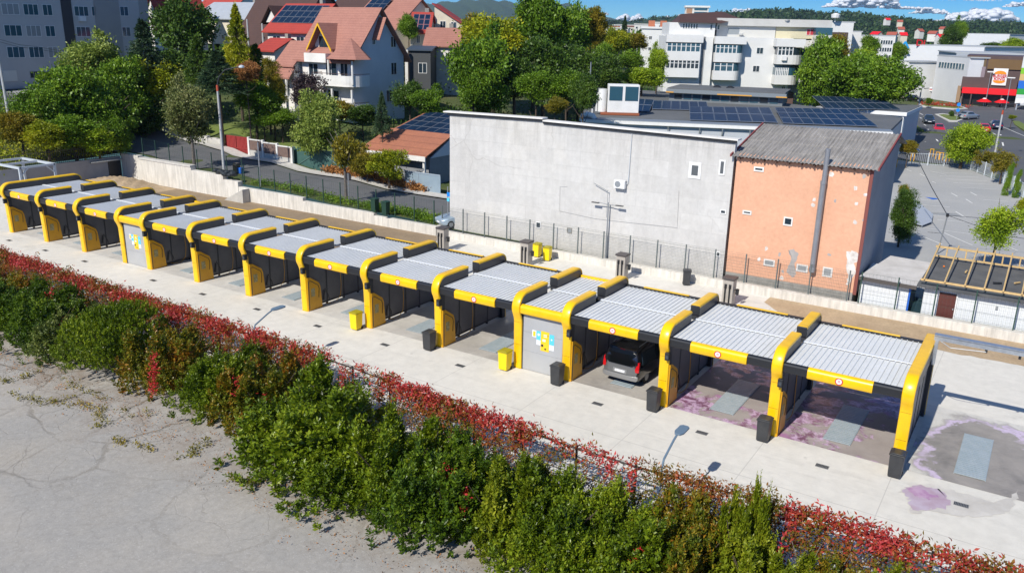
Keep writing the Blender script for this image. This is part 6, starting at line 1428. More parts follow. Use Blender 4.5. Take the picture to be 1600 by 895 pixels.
# shops and warehouses behind
def shed_b(name, label, pa, pb, D1, D2, ztop, dep_, m_, cat='building', extra=None):
    A, B = gd(*pa, D1), gd(*pb, D2); t = thing(name, label, cat, (A[0], A[1], 0)); wbox(t, 'wall', m_, A, B, dep_, -1, ztop)
    u = (B-A)[:2]; L = np.linalg.norm(u); u /= L
    A2, B2 = A.copy(), B.copy(); A2[:2] -= u*.3; B2[:2] += u*.3
    wbox(t, 'roof', mat('pale_roof_sheet', (.42, .44, .46), .7, noise=(.3, .3, .7), col2=(.36, .38, .4)), A2, B2, dep_+.3, ztop+.004, ztop+.3)
    return t, A, B, u
def ztop(yp, xp, D): return CAMZ-(yp-(44.45+(xp-800)*.0219))*D/FPX
WSH = mat('white_cladding', (.66, .67, .69), .7, noise=(.3, .3, .7), col2=(.6, .61, .63))
t_, A, B, u = shed_b('warehouse', 'long white warehouse with a flat parapet in the right distance', (1412, 92), (1536, 88), 290, 270, ztop(72, 1470, 280), 40, WSH)
shed_b('warehouse', 'far white warehouse below the wooded hill at the right', (1502, 66), (1575, 70), 480, 460, ztop(54, 1540, 470), 60, WSH)
t_, A, B, u = shed_b('showroom', 'white showroom with a blue glass strip left of the restaurant', (1458, 132), (1508, 136), 200, 186, ztop(88, 1480, 193), 30, WSH)
for i in range(9): f0 = .12+i*.09; Pq = A+(B-A)*f0; window(t_, (Pq[0], Pq[1], ztop(101, 1480, 193)), u, 1.2, 1.4, WHT, GLASSB, 0)
shed_b('showroom', 'grey roofed shop hall behind the restaurant', (1492, 100), (1600, 100), 235, 230, ztop(84, 1550, 232), 30, mat('grey_cladding', (.35, .38, .42), .6))
t_, A, B, u = shed_b('office_block', 'white three storey office block with rows of windows behind the round trees', (1340, 100), (1391, 100), 205, 205, ztop(57, 1365, 205), 12, AW)
for r_i in range(3):
    for c_i in range(5): Pq = A+(B-A)*(.64+.075*c_i); window(t_, (Pq[0], Pq[1], ztop(66+11*r_i, 1380, 205)), u, .55, 1.0, WHT, GLASS, 0)
t_, A, B, u = shed_b('office_block', 'white block with a dark brown hall and a dish on top right of the apartments', (1288, 80), (1328, 84), 190, 190, ztop(37, 1310, 190), 12, AW)
Pq = A+(B-A)*.08; Pr = A+(B-A)*.82; wbox(t_, 'dark_front', BRN, Pq-np.array([u[1], -u[0], 0])*-.05, Pr-np.array([u[1], -u[0], 0])*-.05, -.1, 0, ztop(51, 1305, 190))
m = MB(); m.lathe((A[0]+1.5, A[1], ztop(36, 1300, 190)), [(.1, 0), (.1, .6), (.9, .9), (1.0, 1.6), (.2, 1.9)], 10); m.build('roof_dish', WHT, t_, world=True)
shed_b('office_block', 'slim white block standing against the office block', (1324, 96), (1340, 97), 196, 196, ztop(51, 1332, 196), 10, AW)
shed_b('kiosk', 'small white buildings among the boats left of the showroom', (1392, 118), (1416, 122), 205, 200, ztop(95, 1400, 202), 10, AW)
for i, (x, y) in enumerate([(1418, 124), (1428, 127), (1438, 130), (1424, 131), (1444, 128)]):
    q = gz(x, y); bt = thing('boat', '%s from the left of the small boats on show by the showroom' % ORD[i], 'boat', (q[0], q[1], q[2]+.3), rad(20+30*i), group='boats on show')
    m = MB(); loft(m, [[(-w, yy, .5+.3*(1-w)), (-w*.6, yy, -.1), (w*.6, yy, -.1), (w, yy, .5+.3*(1-w))] for yy, w in ((-2.6, .9), (0, 1.1), (1.8, .8), (2.9, .08))]); m.build('hull', (WHT, BLUEP, LBLUE, WHT, ORNG)[i], bt); MB().box(-.6, .6, -1.2, .6, .5, 1.2).build('cabin', WHT, bt)
q = gz(1443, 153); bl_ = thing('banner', 'white banner board above the flower bed by the road', 'sign', tuple(q)); mq = float((q-CC) @ CF)/FPX
MB().box(0, 36*mq, -.05, .05, 1.6, 1.6+6*mq).build('board', WHT, bl_); 
for x in (.3, 34*mq): MB().box(x, x+.12, .06, .15, 0, 1.7).build('leg', MET2, bl_)
m = MB(); m.prism([(.6, 2.1), (1.9, 2.5), (1.5, 1.9)], -.07, -.055, 'y'); m.build('red_mark', RED, bl_)
# roof lettering far away
q = gd(1414, 72, 285); letters('roof_sign', 'A', None, (q[0], q[1], q[2]+.2), (CRT[0], CRT[1], 0), 3.2, mat('sky_blue_letter', (.02, .35, .75), .5), 1.5)
o = bpy.data.objects['roof_sign']; tag(o, 'blue roof letter on the long white warehouse', 'sign')
o = letters('roof_sign', 'Di', None, tuple(gd(1438, 71.5, 285)+np.array([0, 0, .8])), (CRT[0], CRT[1], 0), 2.8, RED, 1.2); tag(o, 'red roof letters on the long white warehouse', 'sign')
# blue keep-right sign on the island, kerb posts
q = gz(1494, 189); ks = thing('road_sign', 'blue round road sign on the grass island', 'sign', tuple(q)); MB().bar((0, 0, 0), (0, 0, 3.3), .05, 6).build('pole', MET, ks)
for z in (2.9, 1.9): MB().bar((0, -.06, z), (0, -.09, z), .32, 16).build('sign_disc', mat('sign_blue', (.01, .22, .7), .4), ks)
# far houses on the slope and in the town
r_ = random.Random(11)
RT = mat('far_red_roof', (.34, .08, .05), .8); far_walls = [WHT2, CREAM, AW2]
hh_ = [(1388, 31, 760), (1406, 34, 760), (1408, 47, 560), (1392, 56, 500), (1412, 57, 480), (1440, 50, 560), (1455, 54, 520), (1470, 46, 610), (1520, 60, 600), (1552, 64, 560), (1585, 70, 520), (1500, 58, 640), (1475, 60, 470), (1538, 56, 700), (1570, 60, 640), (1484, 52, 600), (1365, 55, 520), (1508, 49, 720)]
for i, (x, y, D) in enumerate(hh_):
    y += 4
    D *= 1.75; p = gd(x, y, D); w, d = r_.uniform(6, 10), r_.uniform(6, 8); t = thing('far_house', 'tiny red roofed house on the wooded slope, %s from the left' % ORD[sorted(range(len(hh_)), key=lambda k: hh_[k][0]).index(i)], 'house', tuple(p), r_.uniform(-.5, .9), 'far houses on the wooded slope')
    MB().prism([(0, -5), (d, -5), (d, 3.5), (d/2, 6), (0, 3.5)], -w/2, w/2, 'x').build('wall', far_walls[i % 3], t); m = MB(); m.slab([(-w/2-.5, -.6, 3.3), (w/2+.5, -.6, 3.3), (w/2+.5, d/2, 6.3), (-w/2-.5, d/2, 6.3)], .2); m.slab([(-w/2-.5, d+.6, 3.3), (-w/2-.5, d/2, 6.3), (w/2+.5, d/2, 6.3), (w/2+.5, d+.6, 3.3)], .2); m.build('roof', RT if i % 4 else BRIGHT, t)
fb = [(900, 52, 420, 20, 5), (948, 50, 520, 16, 6), (962, 52, 480, 14, 5), (985, 49, 560, 22, 7), (1005, 50, 540, 24, 6), (1025, 49, 500, 26, 7), (1042, 48, 420, 16, 7), (930, 51, 600, 18, 5)]
for i, (x, y, D, w, hgt) in enumerate(fb):
    p = gd(x, y, D); t = thing('far_building', 'pale far town building beyond the trees, %s from the left' % ORD[sorted(range(len(fb)), key=lambda k: fb[k][0]).index(i)], 'building', tuple(p), r_.uniform(.3, .7), 'far town buildings')
    MB().box(-w/2, w/2, 0, 10, -14, hgt*.5).build('wall', (AW, CREAM, AW2)[i % 3], t); MB().box(-w/2-.3, w/2+.3, -.3, 10.3, hgt*.5+.01, hgt*.5+.5).build('roof', RT if i % 3 == 1 else AW2, t)
    for k in range(int(w/3)): window(t, (-w/2+1.5+k*3, 0, hgt*.5-1.8), (1, 0), 1.2, 1.2, WHT, GLASS, 0, world=False)

# ---------------------------------------------------------------- street lamps and poles
def street_lamp(name, label, base, top, arm, head_m=WHT, red=True, m_=None, bend=1.6):
    b = np.array(base, float); h_ = float(np.linalg.norm(np.array(top)-b)); t = thing(name, label, 'street lamp', tuple(b))
    MB().bar((0, 0, -.2), (0, 0, h_), .15, 10, r2=.10).build('pole', m_ or mat('pole_concrete', (.45, .46, .46), .8, noise=(2, .3, .7), col2=(.38, .38, .38)), t)
    if red: MB().bar((0, 0, h_-.02), (0, 0, h_+.55), .115, 10).build('red_collar', mat('collar_red', (.42, .07, .03), .7), t)
    a = Vector(arm); h2_ = h_+(.5 if red else 0); MB().tube([(0, 0, h2_), (a.x*.08, a.y*.08, h2_+.8), (a.x*.35, a.y*.35, h2_+bend*.95), (a.x*.75, a.y*.75, h2_+bend*1.1), (a.x, a.y, h2_+bend*1.15)], .05, 6).build('arm', DGR, t)
    o = MB().lathe((a.x, a.y, h2_+bend*1.15-.12), [(.1, 0), (.28, .06), (.26, .2), (.1, .28), (.02, .3)], 12).build('lamp_head', head_m, t); return t
p = g(350, 266, 2.1); zt0 = py(337, 142, p[1])[2]; street_lamp('street_lamp', 'concrete street lamp with a red collar behind the retaining wall', (p[0], p[1], 2.0), (p[0], p[1], zt0), (2.3, 1.2), MATS['pale_steel'])
p = gd(63, 145, 95); zt0 = z1(p[0], p[1]); street_lamp('street_lamp', 'concrete street lamp with a red collar before the shaded apartment block', (p[0], p[1], zt0), (p[0], p[1], zt0+(145-95)*95/FPX), (2.2, 1.4), WHT)
p = gd(10, 155, 88); zt0 = z1(p[0], p[1]); o = thing('utility_pole', 'plain concrete utility pole at the far left edge', 'pole', (p[0], p[1], zt0)); MB().bar((0, 0, 0), (-.3, 0, 8.5), .17, 8, r2=.12).build('pole', MATS['pole_concrete'], o); MB().box(.15, .75, -.3, .3, 0, 1.5).build('meter_cabinet', MET2, o)
m = MB(); q0 = gd(0, 66, 86); q1 = gd(57, 77, 95); q2 = gd(125, 83, 104)
for dz in (0, .25): m.tube([tuple(q0+np.array([0, 0, dz])), tuple((q0+q1)/2+np.array([0, 0, dz-.15])), tuple(q1+np.array([0, 0, dz])), tuple((q1+q2)/2+np.array([0, 0, dz-.2])), tuple(q2+np.array([0, 0, dz]))], .025, 4)
tag(m.build('overhead_wire', BLK), 'pair of wires running past the collared lamp at the top left', 'wire')
p = gz(1427, 218); street_lamp('street_lamp', 'pale concrete lamp pole beside the supermarket annexe', tuple(p), tuple(p+np.array([0, 0, (218-146)*float((p-CC) @ CF)/FPX])), (1.4, -.6), WHT, False, bend=.6)
p = gz(1553, 248); D_ = float((p-CC) @ CF); street_lamp('street_lamp', 'tall concrete lamp pole with a red collar beside the main road', tuple(p), tuple(p+np.array([0, 0, (248-180)*D_/FPX])), (2.0, 1.0), WHT, True, bend=.9)
for i, (x, y, yt) in enumerate([(1539, 166, 115), (1571, 171, 124)]):
    p = gz(x, y); D_ = float((p-CC) @ CF); o = thing('lamp_post', 'thin steel lamp post in front of the restaurant, %s one' % ('left' if i == 0 else 'right'), 'lamp post', tuple(p)); h_ = (y-yt)*D_/FPX
    MB().bar((0, 0, 0), (0, 0, h_), .09, 6, r2=.06).build('pole', MET, o); MB().box(-.7, .7, -.15, .15, h_, h_+.2).build('lamp_head', WHT, o)
for i, (x, yb_, yt, D) in enumerate([(929, 80, 57, 210), (945, 55, 35, 330), (955, 92, 75, 200), (975, 98, 70, 205), (994, 98, 72, 215), (335, 95, 55, 115), (388, 62, 32, 130), (411, 62, 38, 125)]):
    p = gd(x, yb_, D); o = MB().bar((0, 0, -2), (0, 0, (yb_-yt)*D/FPX), .16, 6, r2=.12).build('pole', MATS['pole_concrete']); o.location = Vector([float(k) for k in p])
    tag(o, 'pale pole standing among the far trees, %s from the left' % ORD[[335, 388, 411, 929, 945, 955, 975, 994].index(x)], 'pole', 'poles among the far trees')
# traffic sign, small poles and bins on the verge
p = g(510, 322, 1.2); rsn = thing('road_sign', 'round road sign seen from behind on the verge by the street', 'sign', (p[0], 21.6, z1(p[0], 21.6))); MB().bar((0, 0, 0), (0, 0, 2.6), .035, 6).build('pole', MET2, rsn); MB().bar((0, -.02, 2.4), (0, .02, 2.4), .36, 20).build('sign_disc', mat('sign_back', (.02, .02, .025), .6), rsn); m = MB(); m.box(-.05, .05, -.035, -.021, 2.1, 2.7); m.build('bracket', MET2, rsn)
p = g(681, 352, .9); ms = thing('blue_sign_post', 'slim steel post with small blue signs beside the pale blue car', 'sign', (p[0]+.35, 20.9, .75)); MB().bar((0, 0, 0), (0, 0, 3.2), .04, 6).build('pole', MET, ms); MB().box(-.05, .25, -.05, -.01, 2.4, 2.75).build('sign_plate', MATS['sign_blue'], ms); MB().box(-.05, .2, -.05, -.01, 2.0, 2.3).build('sign_plate', CYAN, ms)
p = g(390, 292, 1.6); o = MB().bar((0, 0, 0), (0, 0, 4.3), .06, 6).build('steel_pole', MET); o.location = (float(p[0]), 20.6, 1.3); tag(o, 'thin steel pole rising from the verge by the stepped wall', 'pole')
bgn = make_bin(mat('green_bin_plastic', (.015, .05, .035), .5), MATS['green_bin_plastic'])
for i, (x, y) in enumerate([(586, 332), (603, 337)]):
    p = g(x, y, 1.0); o = bgn if i == 0 else dup(bgn); o.location = (p[0], p[1], z1(p[0], p[1])+.02); o.scale = (1, 1, 1.15); tag(o, 'dark green wheeled bin on the verge, %s of the pair' % ('left' if i == 0 else 'right'), 'bin', 'green bins on the verge')
for i, (x, y, c_) in enumerate([(370, 268, BLKCAR), (376, 268, BLUEP)]): p = g(x, y, 2.0); o = MB().box(-.3, .3, -.25, .25, 0, 1.0 if i == 0 else .6).build('waste_container', c_, bevel=.06); o.location = (float(p[0]), float(p[1]), z1(p[0], p[1])); tag(o, ['black waste container standing on the street behind the fence', 'small blue container beside the black one on the street'][i], 'bin')
o = MB().box(-.9, .9, -.35, .35, 0, .35).build('play_slide', mat('yellow_toy', (.8, .45, .01), .5), bevel=.1); q = g(415, 208, 2.8); o.location = (float(q[0]), 31.6, z1(q[0], 31.6)+.9); tag(o, 'yellow garden toy on the lawn behind the white panel wall', 'toy')
# ---------------------------------------------------------------- foliage
LM = {
 'dark': leafmat('leaf_dark', [(0.021, 0.046, 0.008), (0.057, 0.117, 0.013), (0.124, 0.203, 0.023)], .45, .18, .35),
 'mid': leafmat('leaf_mid', [(0.046, 0.096, 0.008), (0.124, 0.234, 0.013), (0.247, 0.367, 0.026)], .45, .25, .35),
 'yell': leafmat('leaf_yellow_green', [(0.106, 0.156, 0.006), (0.283, 0.328, 0.010), (0.494, 0.453, 0.015)], .5, .3, .35),
 'bright': leafmat('leaf_bright', [(0.088, 0.156, 0.008), (0.265, 0.390, 0.015), (0.477, 0.562, 0.038)], .45, .3, .5),
 'pale': leafmat('leaf_pale', [(0.106, 0.172, 0.023), (0.265, 0.344, 0.058), (0.477, 0.531, 0.141)], .5, .3, .5),
 'silver': leafmat('leaf_silver', [(0.052, 0.078, 0.019), (0.159, 0.188, 0.051), (0.353, 0.344, 0.141)], .5, .25, .6),
 'plum': leafmat('leaf_plum', [(0.032, 0.021, 0.023), (0.070, 0.046, 0.049), (0.132, 0.085, 0.077)], .5, .15, .5),
 'rust': leafmat('leaf_rust', [(0.177, 0.078, 0.026), (0.389, 0.172, 0.051), (0.494, 0.250, 0.077)], .6, .2, .6),
 'olive': leafmat('leaf_olive', [(0.088, 0.094, 0.008), (0.229, 0.203, 0.015), (0.389, 0.266, 0.026)], .5, .3, .5),
 'fir': leafmat('leaf_fir', [(0.014, 0.034, 0.015), (0.036, 0.078, 0.031), (0.080, 0.133, 0.051)], .55, .1, .5),
}
def crown_mesh(seed, style, n_cl=130, per=60, leaf=.32, m='mid'):
    """crown of unit half-width and unit half-height filled with leaf clumps; returns mesh (true leaf size is set for a 3 m half-width)"""
    rng = np.random.default_rng(seed); s3 = 3.0
    if style == 'conifer':
        P, D = [], []
        for k in range(n_cl*2):
            h = rng.random()**1.35; r = (1-h)**.85*(.78+.3*rng.random()); a = rng.random()*6.283
            q = rng.random((per//2, 1))**.6; base = np.stack([r*np.cos(a)*q[:, 0], r*np.sin(a)*q[:, 0], -1+2*h-.10*q[:, 0]*r+.02*rng.normal(size=per//2)], 1)
            base[:, :2] += rng.normal(size=(per//2, 2))*.045*(1-h+.2); d = np.tile([np.cos(a), np.sin(a), -.15], (per//2, 1))+rng.normal(size=(per//2, 3))*.45
            P.append(base); D.append(d)
        P, D = np.concatenate(P), unit(np.concatenate(D))
    else:
        nl = {'broad': 11, 'open': 13, 'col': 7, 'round': 9, 'tall': 12}[style]
        L = rng.normal(size=(nl, 3)); L = unit(L)*rng.random((nl, 1))**.5*.62
        if style == 'col': L[:, :2] *= .55; L[:, 2] = np.linspace(-.75, .8, nl)
        if style == 'tall': L[:, 2] = rng.uniform(-.6, .7, nl); L[:, :2] *= (1.05-.5*np.abs(L[:, 2:3]))
        R = rng.uniform(.26, .46, nl)*(.62 if style == 'open' else 1.0)
        if style == 'col': R = .5*(1.1-np.linspace(0, .75, nl))
        if style == 'round': L *= .75; R = rng.uniform(.36, .5, nl)
        idx = rng.integers(0, nl, n_cl); dirs = unit(rng.normal(size=(n_cl, 3))); dirs[:, 2] = np.where(dirs[:, 2] < -.3, dirs[:, 2]*.4, dirs[:, 2]); dirs = unit(dirs)
        C_ = L[idx]+dirs*R[idx][:, None]*rng.uniform(.72, 1.08, (n_cl, 1))
        O = np.repeat(dirs, per, 0); sig = (.085 if style != 'open' else .075)*rng.uniform(.7, 1.4, (n_cl, 1))
        P = np.repeat(C_, per, 0)+rng.normal(size=(n_cl*per, 3))*np.repeat(sig, per, 0)*np.array([1.15, 1.15, .8]); D = unit(O*.7+rng.normal(size=O.shape)*.75+np.array([0, 0, .15]))
    n = len(P); lf = leaf/s3*rng.uniform(.6, 1.3, n)
    return quads_mesh('crown', P, D, side(D, rng), lf, lf*(.55 if style != 'conifer' else .3), LM[m])
CROWNS = {}
def crown(style, m, k, fine=1.0):
    key = (style, m, k, fine)
    if key not in CROWNS:
        n_cl, per, lf = {'broad': (230, 90, .25), 'open': (120, 60, .25), 'col': (170, 70, .22), 'round': (220, 90, .25), 'tall': (250, 90, .25), 'conifer': (150, 90, .3)}[style]
        CROWNS[key] = crown_mesh(hash(style) % 1000 if False else {'broad': 100, 'open': 200, 'col': 300, 'round': 400, 'tall': 500, 'conifer': 600}[style]+k, style, int(n_cl*fine**1.2), per, lf/fine, m)
    return CROWNS[key]
tree_no = {}
def tree(name, label, center, half_w, half_h, style='broad', m='mid', k=0, trunk=BARK, cat='tree', group=None, limbs=5, fine=1.0, zg=None, tw=None):
    c = np.array(center, float); zg = z1(c[0], c[1]) if zg is None else zg
    t = thing(name, label, cat, (c[0], c[1], zg), (k*1.7+c[0]*.37) % 6.28, group); zc = c[2]-zg
    o = bpy.data.objects.new('crown', crown(style, m, k, fine)); COL.objects.link(o); o.parent = t; o.location = (0, 0, zc); o.scale = (half_w, half_w, half_h)
    r = random.Random(k+int(c[0]*7)); mb = MB(); R = tw or max(.06, .045*half_w+.02*half_h)
    top = zc+half_h*(.35 if style not in ('conifer', 'col') else .8)
    if top > .4:
        mb.tube([(0, 0, -.3), (r.uniform(-.1, .1), r.uniform(-.1, .1), top*.45), (r.uniform(-.15, .15), r.uniform(-.15, .15), top)], R, 7, R*.4)
        for i in range(limbs if style not in ('conifer', 'col') else 0):
            a = r.random()*6.28; z0 = top*(.45+.35*r.random()); L = half_w*(.55+.3*r.random())
            mb.tube([(0, 0, z0), (L*.5*math.cos(a), L*.5*math.sin(a), z0+half_h*.25), (L*math.cos(a), L*math.sin(a), z0+half_h*.6)], R*.45, 5, R*.12)
        mb.build('trunk', trunk, t)
    return t
def ptree(cx, cy, w, h, D, style, m, name, label, k=0, **kw):
    """crown centred on photo pixel cx, cy at distance D, w by h pixels"""
    s = D/FPX; return tree(name, label, gd(cx, cy, D), w*s/2, h*s/2, style, m, k, **kw)
TL = [
 (112, 152, 125, 130, 89, 'broad', 'mid', 'broadleaf_tree', 'large mid green bushy tree, foremost on the bank at the left'),
 (145, 108, 105, 100, 100, 'tall', 'pale', 'broadleaf_tree', 'pale grey green tree with upright sprays before the shaded apartment block'),
 (165, 184, 95, 100, 90, 'round', 'mid', 'broadleaf_tree', 'dark rounded tree at the right end of the bank above the railing'),
 (66, 172, 90, 90, 86, 'broad', 'mid', 'broadleaf_tree', 'green bushy tree left of the large one on the bank'),
 (30, 198, 80, 60, 83, 'round', 'olive', 'shrub', 'olive shrub at the left edge behind the railing'),
 (72, 212, 80, 50, 83, 'round', 'yell', 'shrub', 'yellow green shrub behind the railing left of the foremost tree'),
 (115, 208, 100, 60, 86, 'round', 'mid', 'shrub', 'green shrub at the foot of the foremost bank tree'),
 (153, 218, 80, 50, 87, 'round', 'bright', 'shrub', 'bright shrub behind the railing right of the foremost bank tree'),
 (186, 212, 50, 70, 89, 'round', 'mid', 'shrub', 'green shrub at the right end of the railing'),
 (232, 128, 115, 90, 99, 'broad', 'yell', 'broadleaf_tree', 'yellow green spreading tree right of the pale sprays'),
 (222, 176, 100, 90, 97, 'round', 'dark', 'broadleaf_tree', 'dark green tree under the yellow green one by the climbing street'),
 (193, 140, 90, 100, 95, 'tall', 'mid', 'broadleaf_tree', 'mid green tree between the large bank tree and the yellow green tree'),
 (225, 75, 78, 85, 98, 'conifer', 'fir', 'pine_tree', 'blue green pine against the right corner of the shaded apartment block'),
 (283, 52, 120, 130, 112, 'broad', 'dark', 'broadleaf_tree', 'very dark tall tree right of the shaded apartment block'),
 (262, 110, 80, 70, 104, 'round', 'dark', 'broadleaf_tree', 'very dark lower tree before the tall dark one'),
 (308, 92, 60, 70, 96, 'conifer', 'dark', 'pine_tree', 'dark green pine left of the pale far pole'),
 (340, 112, 90, 60, 93, 'conifer', 'fir', 'pine_tree', 'broad dark pine behind the red collared street lamp'),
 (371, 68, 66, 110, 103, 'conifer', 'yell', 'cypress_tree', 'tall yellow green cypress below the brown roofed house'),
 (400, 100, 60, 60, 106, 'conifer', 'mid', 'cypress_tree', 'short green cypress right of the tall yellow green one'),
 (385, 112, 50, 40, 94, 'round', 'rust', 'shrub', 'rusty brown dried shrub behind the round garden tree'),
 (398, 152, 80, 74, 97, 'broad', 'mid', 'garden_tree', 'green garden tree with a thin trunk on the lawn behind the red gate'),
 (424, 118, 44, 50, 97, 'col', 'olive', 'cypress_tree', 'olive yellow narrow cypress left of the white house porch'),
 (420, 152, 56, 50, 100, 'broad', 'yell', 'garden_tree', 'yellow green garden tree before the porch of the white house'),
 (440, 184, 60, 30, 97, 'round', 'mid', 'shrub', 'low green shrub on the lawn behind the white panel wall'),
 (412, 188, 60, 26, 97, 'round', 'mid', 'shrub', 'low green shrub at the left of the lawn'),
 (480, 138, 74, 76, 92, 'open', 'plum', 'plum_tree', 'purple leaved plum tree in front of the big white house'),
 (500, 195, 86, 104, 88, 'tall', 'pale', 'broadleaf_tree', 'pale green leafy tree behind the green mesh gate'),
 (530, 174, 55, 36, 92, 'round', 'olive', 'shrub', 'olive shrub under the lower balcony of the white house'),
 (565, 178, 60, 36, 92, 'round', 'dark', 'shrub', 'dark shrub left of the small spruce'),
 (597, 176, 34, 60, 86, 'conifer', 'fir', 'spruce_tree', 'small blue green spruce at the corner of the white house'),
 (640, 150, 60, 60, 100, 'broad', 'dark', 'broadleaf_tree', 'dark tree between the white house and the white block'),
 (668, 162, 56, 52, 96, 'tall', 'mid', 'broadleaf_tree', 'light green tree behind the solar outbuilding'),
 (638, 44, 40, 45, 125, 'round', 'mid', 'broadleaf_tree', 'green tree in the gap right of the white house gable'),
 (740, 136, 66, 96, 100, 'broad', 'mid', 'broadleaf_tree', 'green tree just right of the tall white block'),
 (748, 120, 110, 140, 102, 'tall', 'mid', 'broadleaf_tree', 'big deep green tree in the middle of the group behind the grey wall'),
 (772, 62, 130, 110, 112, 'broad', 'yell', 'broadleaf_tree', 'big yellow green tree crown above the middle group'),
 (745, 58, 60, 70, 118, 'tall', 'olive', 'broadleaf_tree', 'olive tree crown beside the bright red roof'),
 (805, 130, 90, 110, 106, 'broad', 'dark', 'broadleaf_tree', 'dark shaded tree behind the middle of the grey wall'),
 (836, 42, 90, 120, 118, 'tall', 'mid', 'broadleaf_tree', 'tallest green tree of the group, reaching into the sky'),
 (850, 100, 110, 110, 110, 'broad', 'dark', 'broadleaf_tree', 'dark wide tree below the tallest tree'),
 (890, 55, 90, 110, 120, 'broad', 'mid', 'broadleaf_tree', 'mid green tree right of the tallest tree'),
 (925, 42, 50, 60, 124, 'tall', 'olive', 'broadleaf_tree', 'olive topped tree at the right end of the group'),
 (905, 105, 70, 90, 118, 'broad', 'dark', 'broadleaf_tree', 'dark tree at the right end of the group behind the grey wall'),
 (838, 135, 70, 60, 92, 'round', 'mid', 'shrub', 'mid green bush behind the middle of the grey wall'),
 (885, 138, 70, 60, 92, 'round', 'mid', 'shrub', 'mid green bush left of the roof mast'),
 (912, 150, 50, 70, 90, 'round', 'dark', 'shrub', 'dark bush at the roof mast'),
 (868, 165, 40, 34, 84, 'round', 'olive', 'shrub', 'olive bush on the earth slope behind the grey wall'),
 (948, 118, 60, 70, 140, 'round', 'dark', 'broadleaf_tree', 'dark tree behind the left end of the supermarket'),
 (985, 97, 50, 34, 170, 'round', 'mid', 'broadleaf_tree', 'round clipped tree among the far lamp poles'),
 (962, 70, 50, 60, 190, 'broad', 'yell', 'broadleaf_tree', 'yellow green tree in the middle distance left of the pale block'),
 (945, 88, 50, 60, 180, 'broad', 'mid', 'broadleaf_tree', 'mid green tree in the middle distance behind the dark one'),
 (990, 66, 50, 36, 200, 'broad', 'olive', 'broadleaf_tree', 'olive tree in the middle distance beside the pale block'),
 (975, 58, 26, 60, 240, 'conifer', 'fir', 'spruce_tree', 'lone dark spruce rising in the middle distance'),
 (932, 62, 40, 50, 210, 'broad', 'olive', 'broadleaf_tree', 'olive tree beyond the end of the middle group'),
 (1005, 122, 76, 44, 132, 'broad', 'bright', 'broadleaf_tree', 'bright green tree behind the supermarket left of the apartments'),
 (1028, 100, 34, 56, 138, 'tall', 'bright', 'broadleaf_tree', 'bright green tall tree touching the left wall of the apartments'),
 (1288, 118, 80, 120, 146, 'tall', 'mid', 'broadleaf_tree', 'green tree against the right end of the apartment block'),
 (1300, 75, 60, 55, 160, 'broad', 'olive', 'broadleaf_tree', 'olive brown tree under the brown hall'),
 (1330, 122, 104, 100, 138, 'round', 'mid', 'broadleaf_tree', 'middle one of the three round trees behind the solar roof'),
 (1380, 132, 112, 90, 130, 'round', 'mid', 'broadleaf_tree', 'right one of the three round trees behind the solar roof'),
 (1345, 105, 70, 60, 150, 'round', 'bright', 'broadleaf_tree', 'back one of the three round trees behind the solar roof'),
 (1360, 74, 36, 46, 190, 'round', 'mid', 'broadleaf_tree', 'small round tree before the office block'),
 (1405, 80, 30, 30, 215, 'round', 'mid', 'broadleaf_tree', 'small round tree right of the office block'),
 (1485, 62, 40, 44, 330, 'tall', 'dark', 'broadleaf_tree', 'dark far tree behind the long warehouse'),
 (1500, 55, 22, 50, 340, 'tall', 'mid', 'broadleaf_tree', 'tall far tree right of the dark one behind the long warehouse'),
 (1585, 74, 50, 30, 300, 'round', 'bright', 'broadleaf_tree', 'bright far tree at the right edge behind the shop hall'),
 (1555, 76, 60, 24, 310, 'broad', 'dark', 'broadleaf_tree', 'dark far trees edge right of the warehouse'),
 (1452, 158, 12, 12, 175, 'round', 'mid', 'shrub', 'clipped ball shrub in the flower bed by the road'),
 (1487, 178, 10, 10, 158, 'round', 'dark', 'shrub', 'dark ball shrub on the grass island'),
 (1420, 231, 32, 26, 108, 'round', 'olive', 'shrub', 'yellow bush at the corner of the orange house roof'),
 (1582, 183, 14, 8, 140, 'round', 'yell', 'shrub', 'small yellow shrub on the roadside grass'),
]
for i, (cx, cy, w, h, D, st, m, nm, lb_) in enumerate(TL): ptree(cx, cy, w, h, D, st, m, nm, lb_, k=i % 3)
# street and yard trees with a known foot
def foot(px_, py_, z, cx, cy, w, h, style, m, name, label, k=0, **kw):
    b = g(px_, py_, z); D = float((b-CC) @ CF); return tree(name, label, (b[0], b[1], float(gd(cx, cy, D)[2])), w*D/FPX/2, h*D/FPX/2, style, m, k, zg=z, **kw)
foot(304, 262, 2.2, 300, 175, 82, 100, 'tall', 'silver', 'street_tree', 'grey green street tree with pale leaf undersides behind the stepped wall', 1, trunk=BARKG)
foot(541, 313, 1.2, 552, 235, 74, 110, 'open', 'olive', 'street_tree', 'half bare street tree on the verge in front of the green gate', 2, trunk=BARKG, limbs=9, fine=.8)
foot(608, 296, 1.1, 606, 252, 76, 74, 'open', 'yell', 'shrub', 'yellow green arching shrub before the street garage', 0, limbs=7, cat='shrub')
foot(575, 290, 1.1, 572, 258, 60, 60, 'broad', 'olive', 'shrub', 'olive shrub left of the arching one before the street garage', 1, cat='shrub')
foot(1500, 263, .2, 1514, 220, 78, 76, 'round', 'bright', 'street_tree', 'bright green rounded tree at the far corner of the car park', 1, fine=1.2)
foot(1537, 270, .2, 1540, 246, 46, 40, 'open', 'olive', 'street_tree', 'yellowing small tree at the car park fence, left one', 0)
foot(1562, 287, .2, 1562, 252, 46, 56, 'open', 'olive', 'street_tree', 'yellowing small tree at the car park fence, right one', 1)
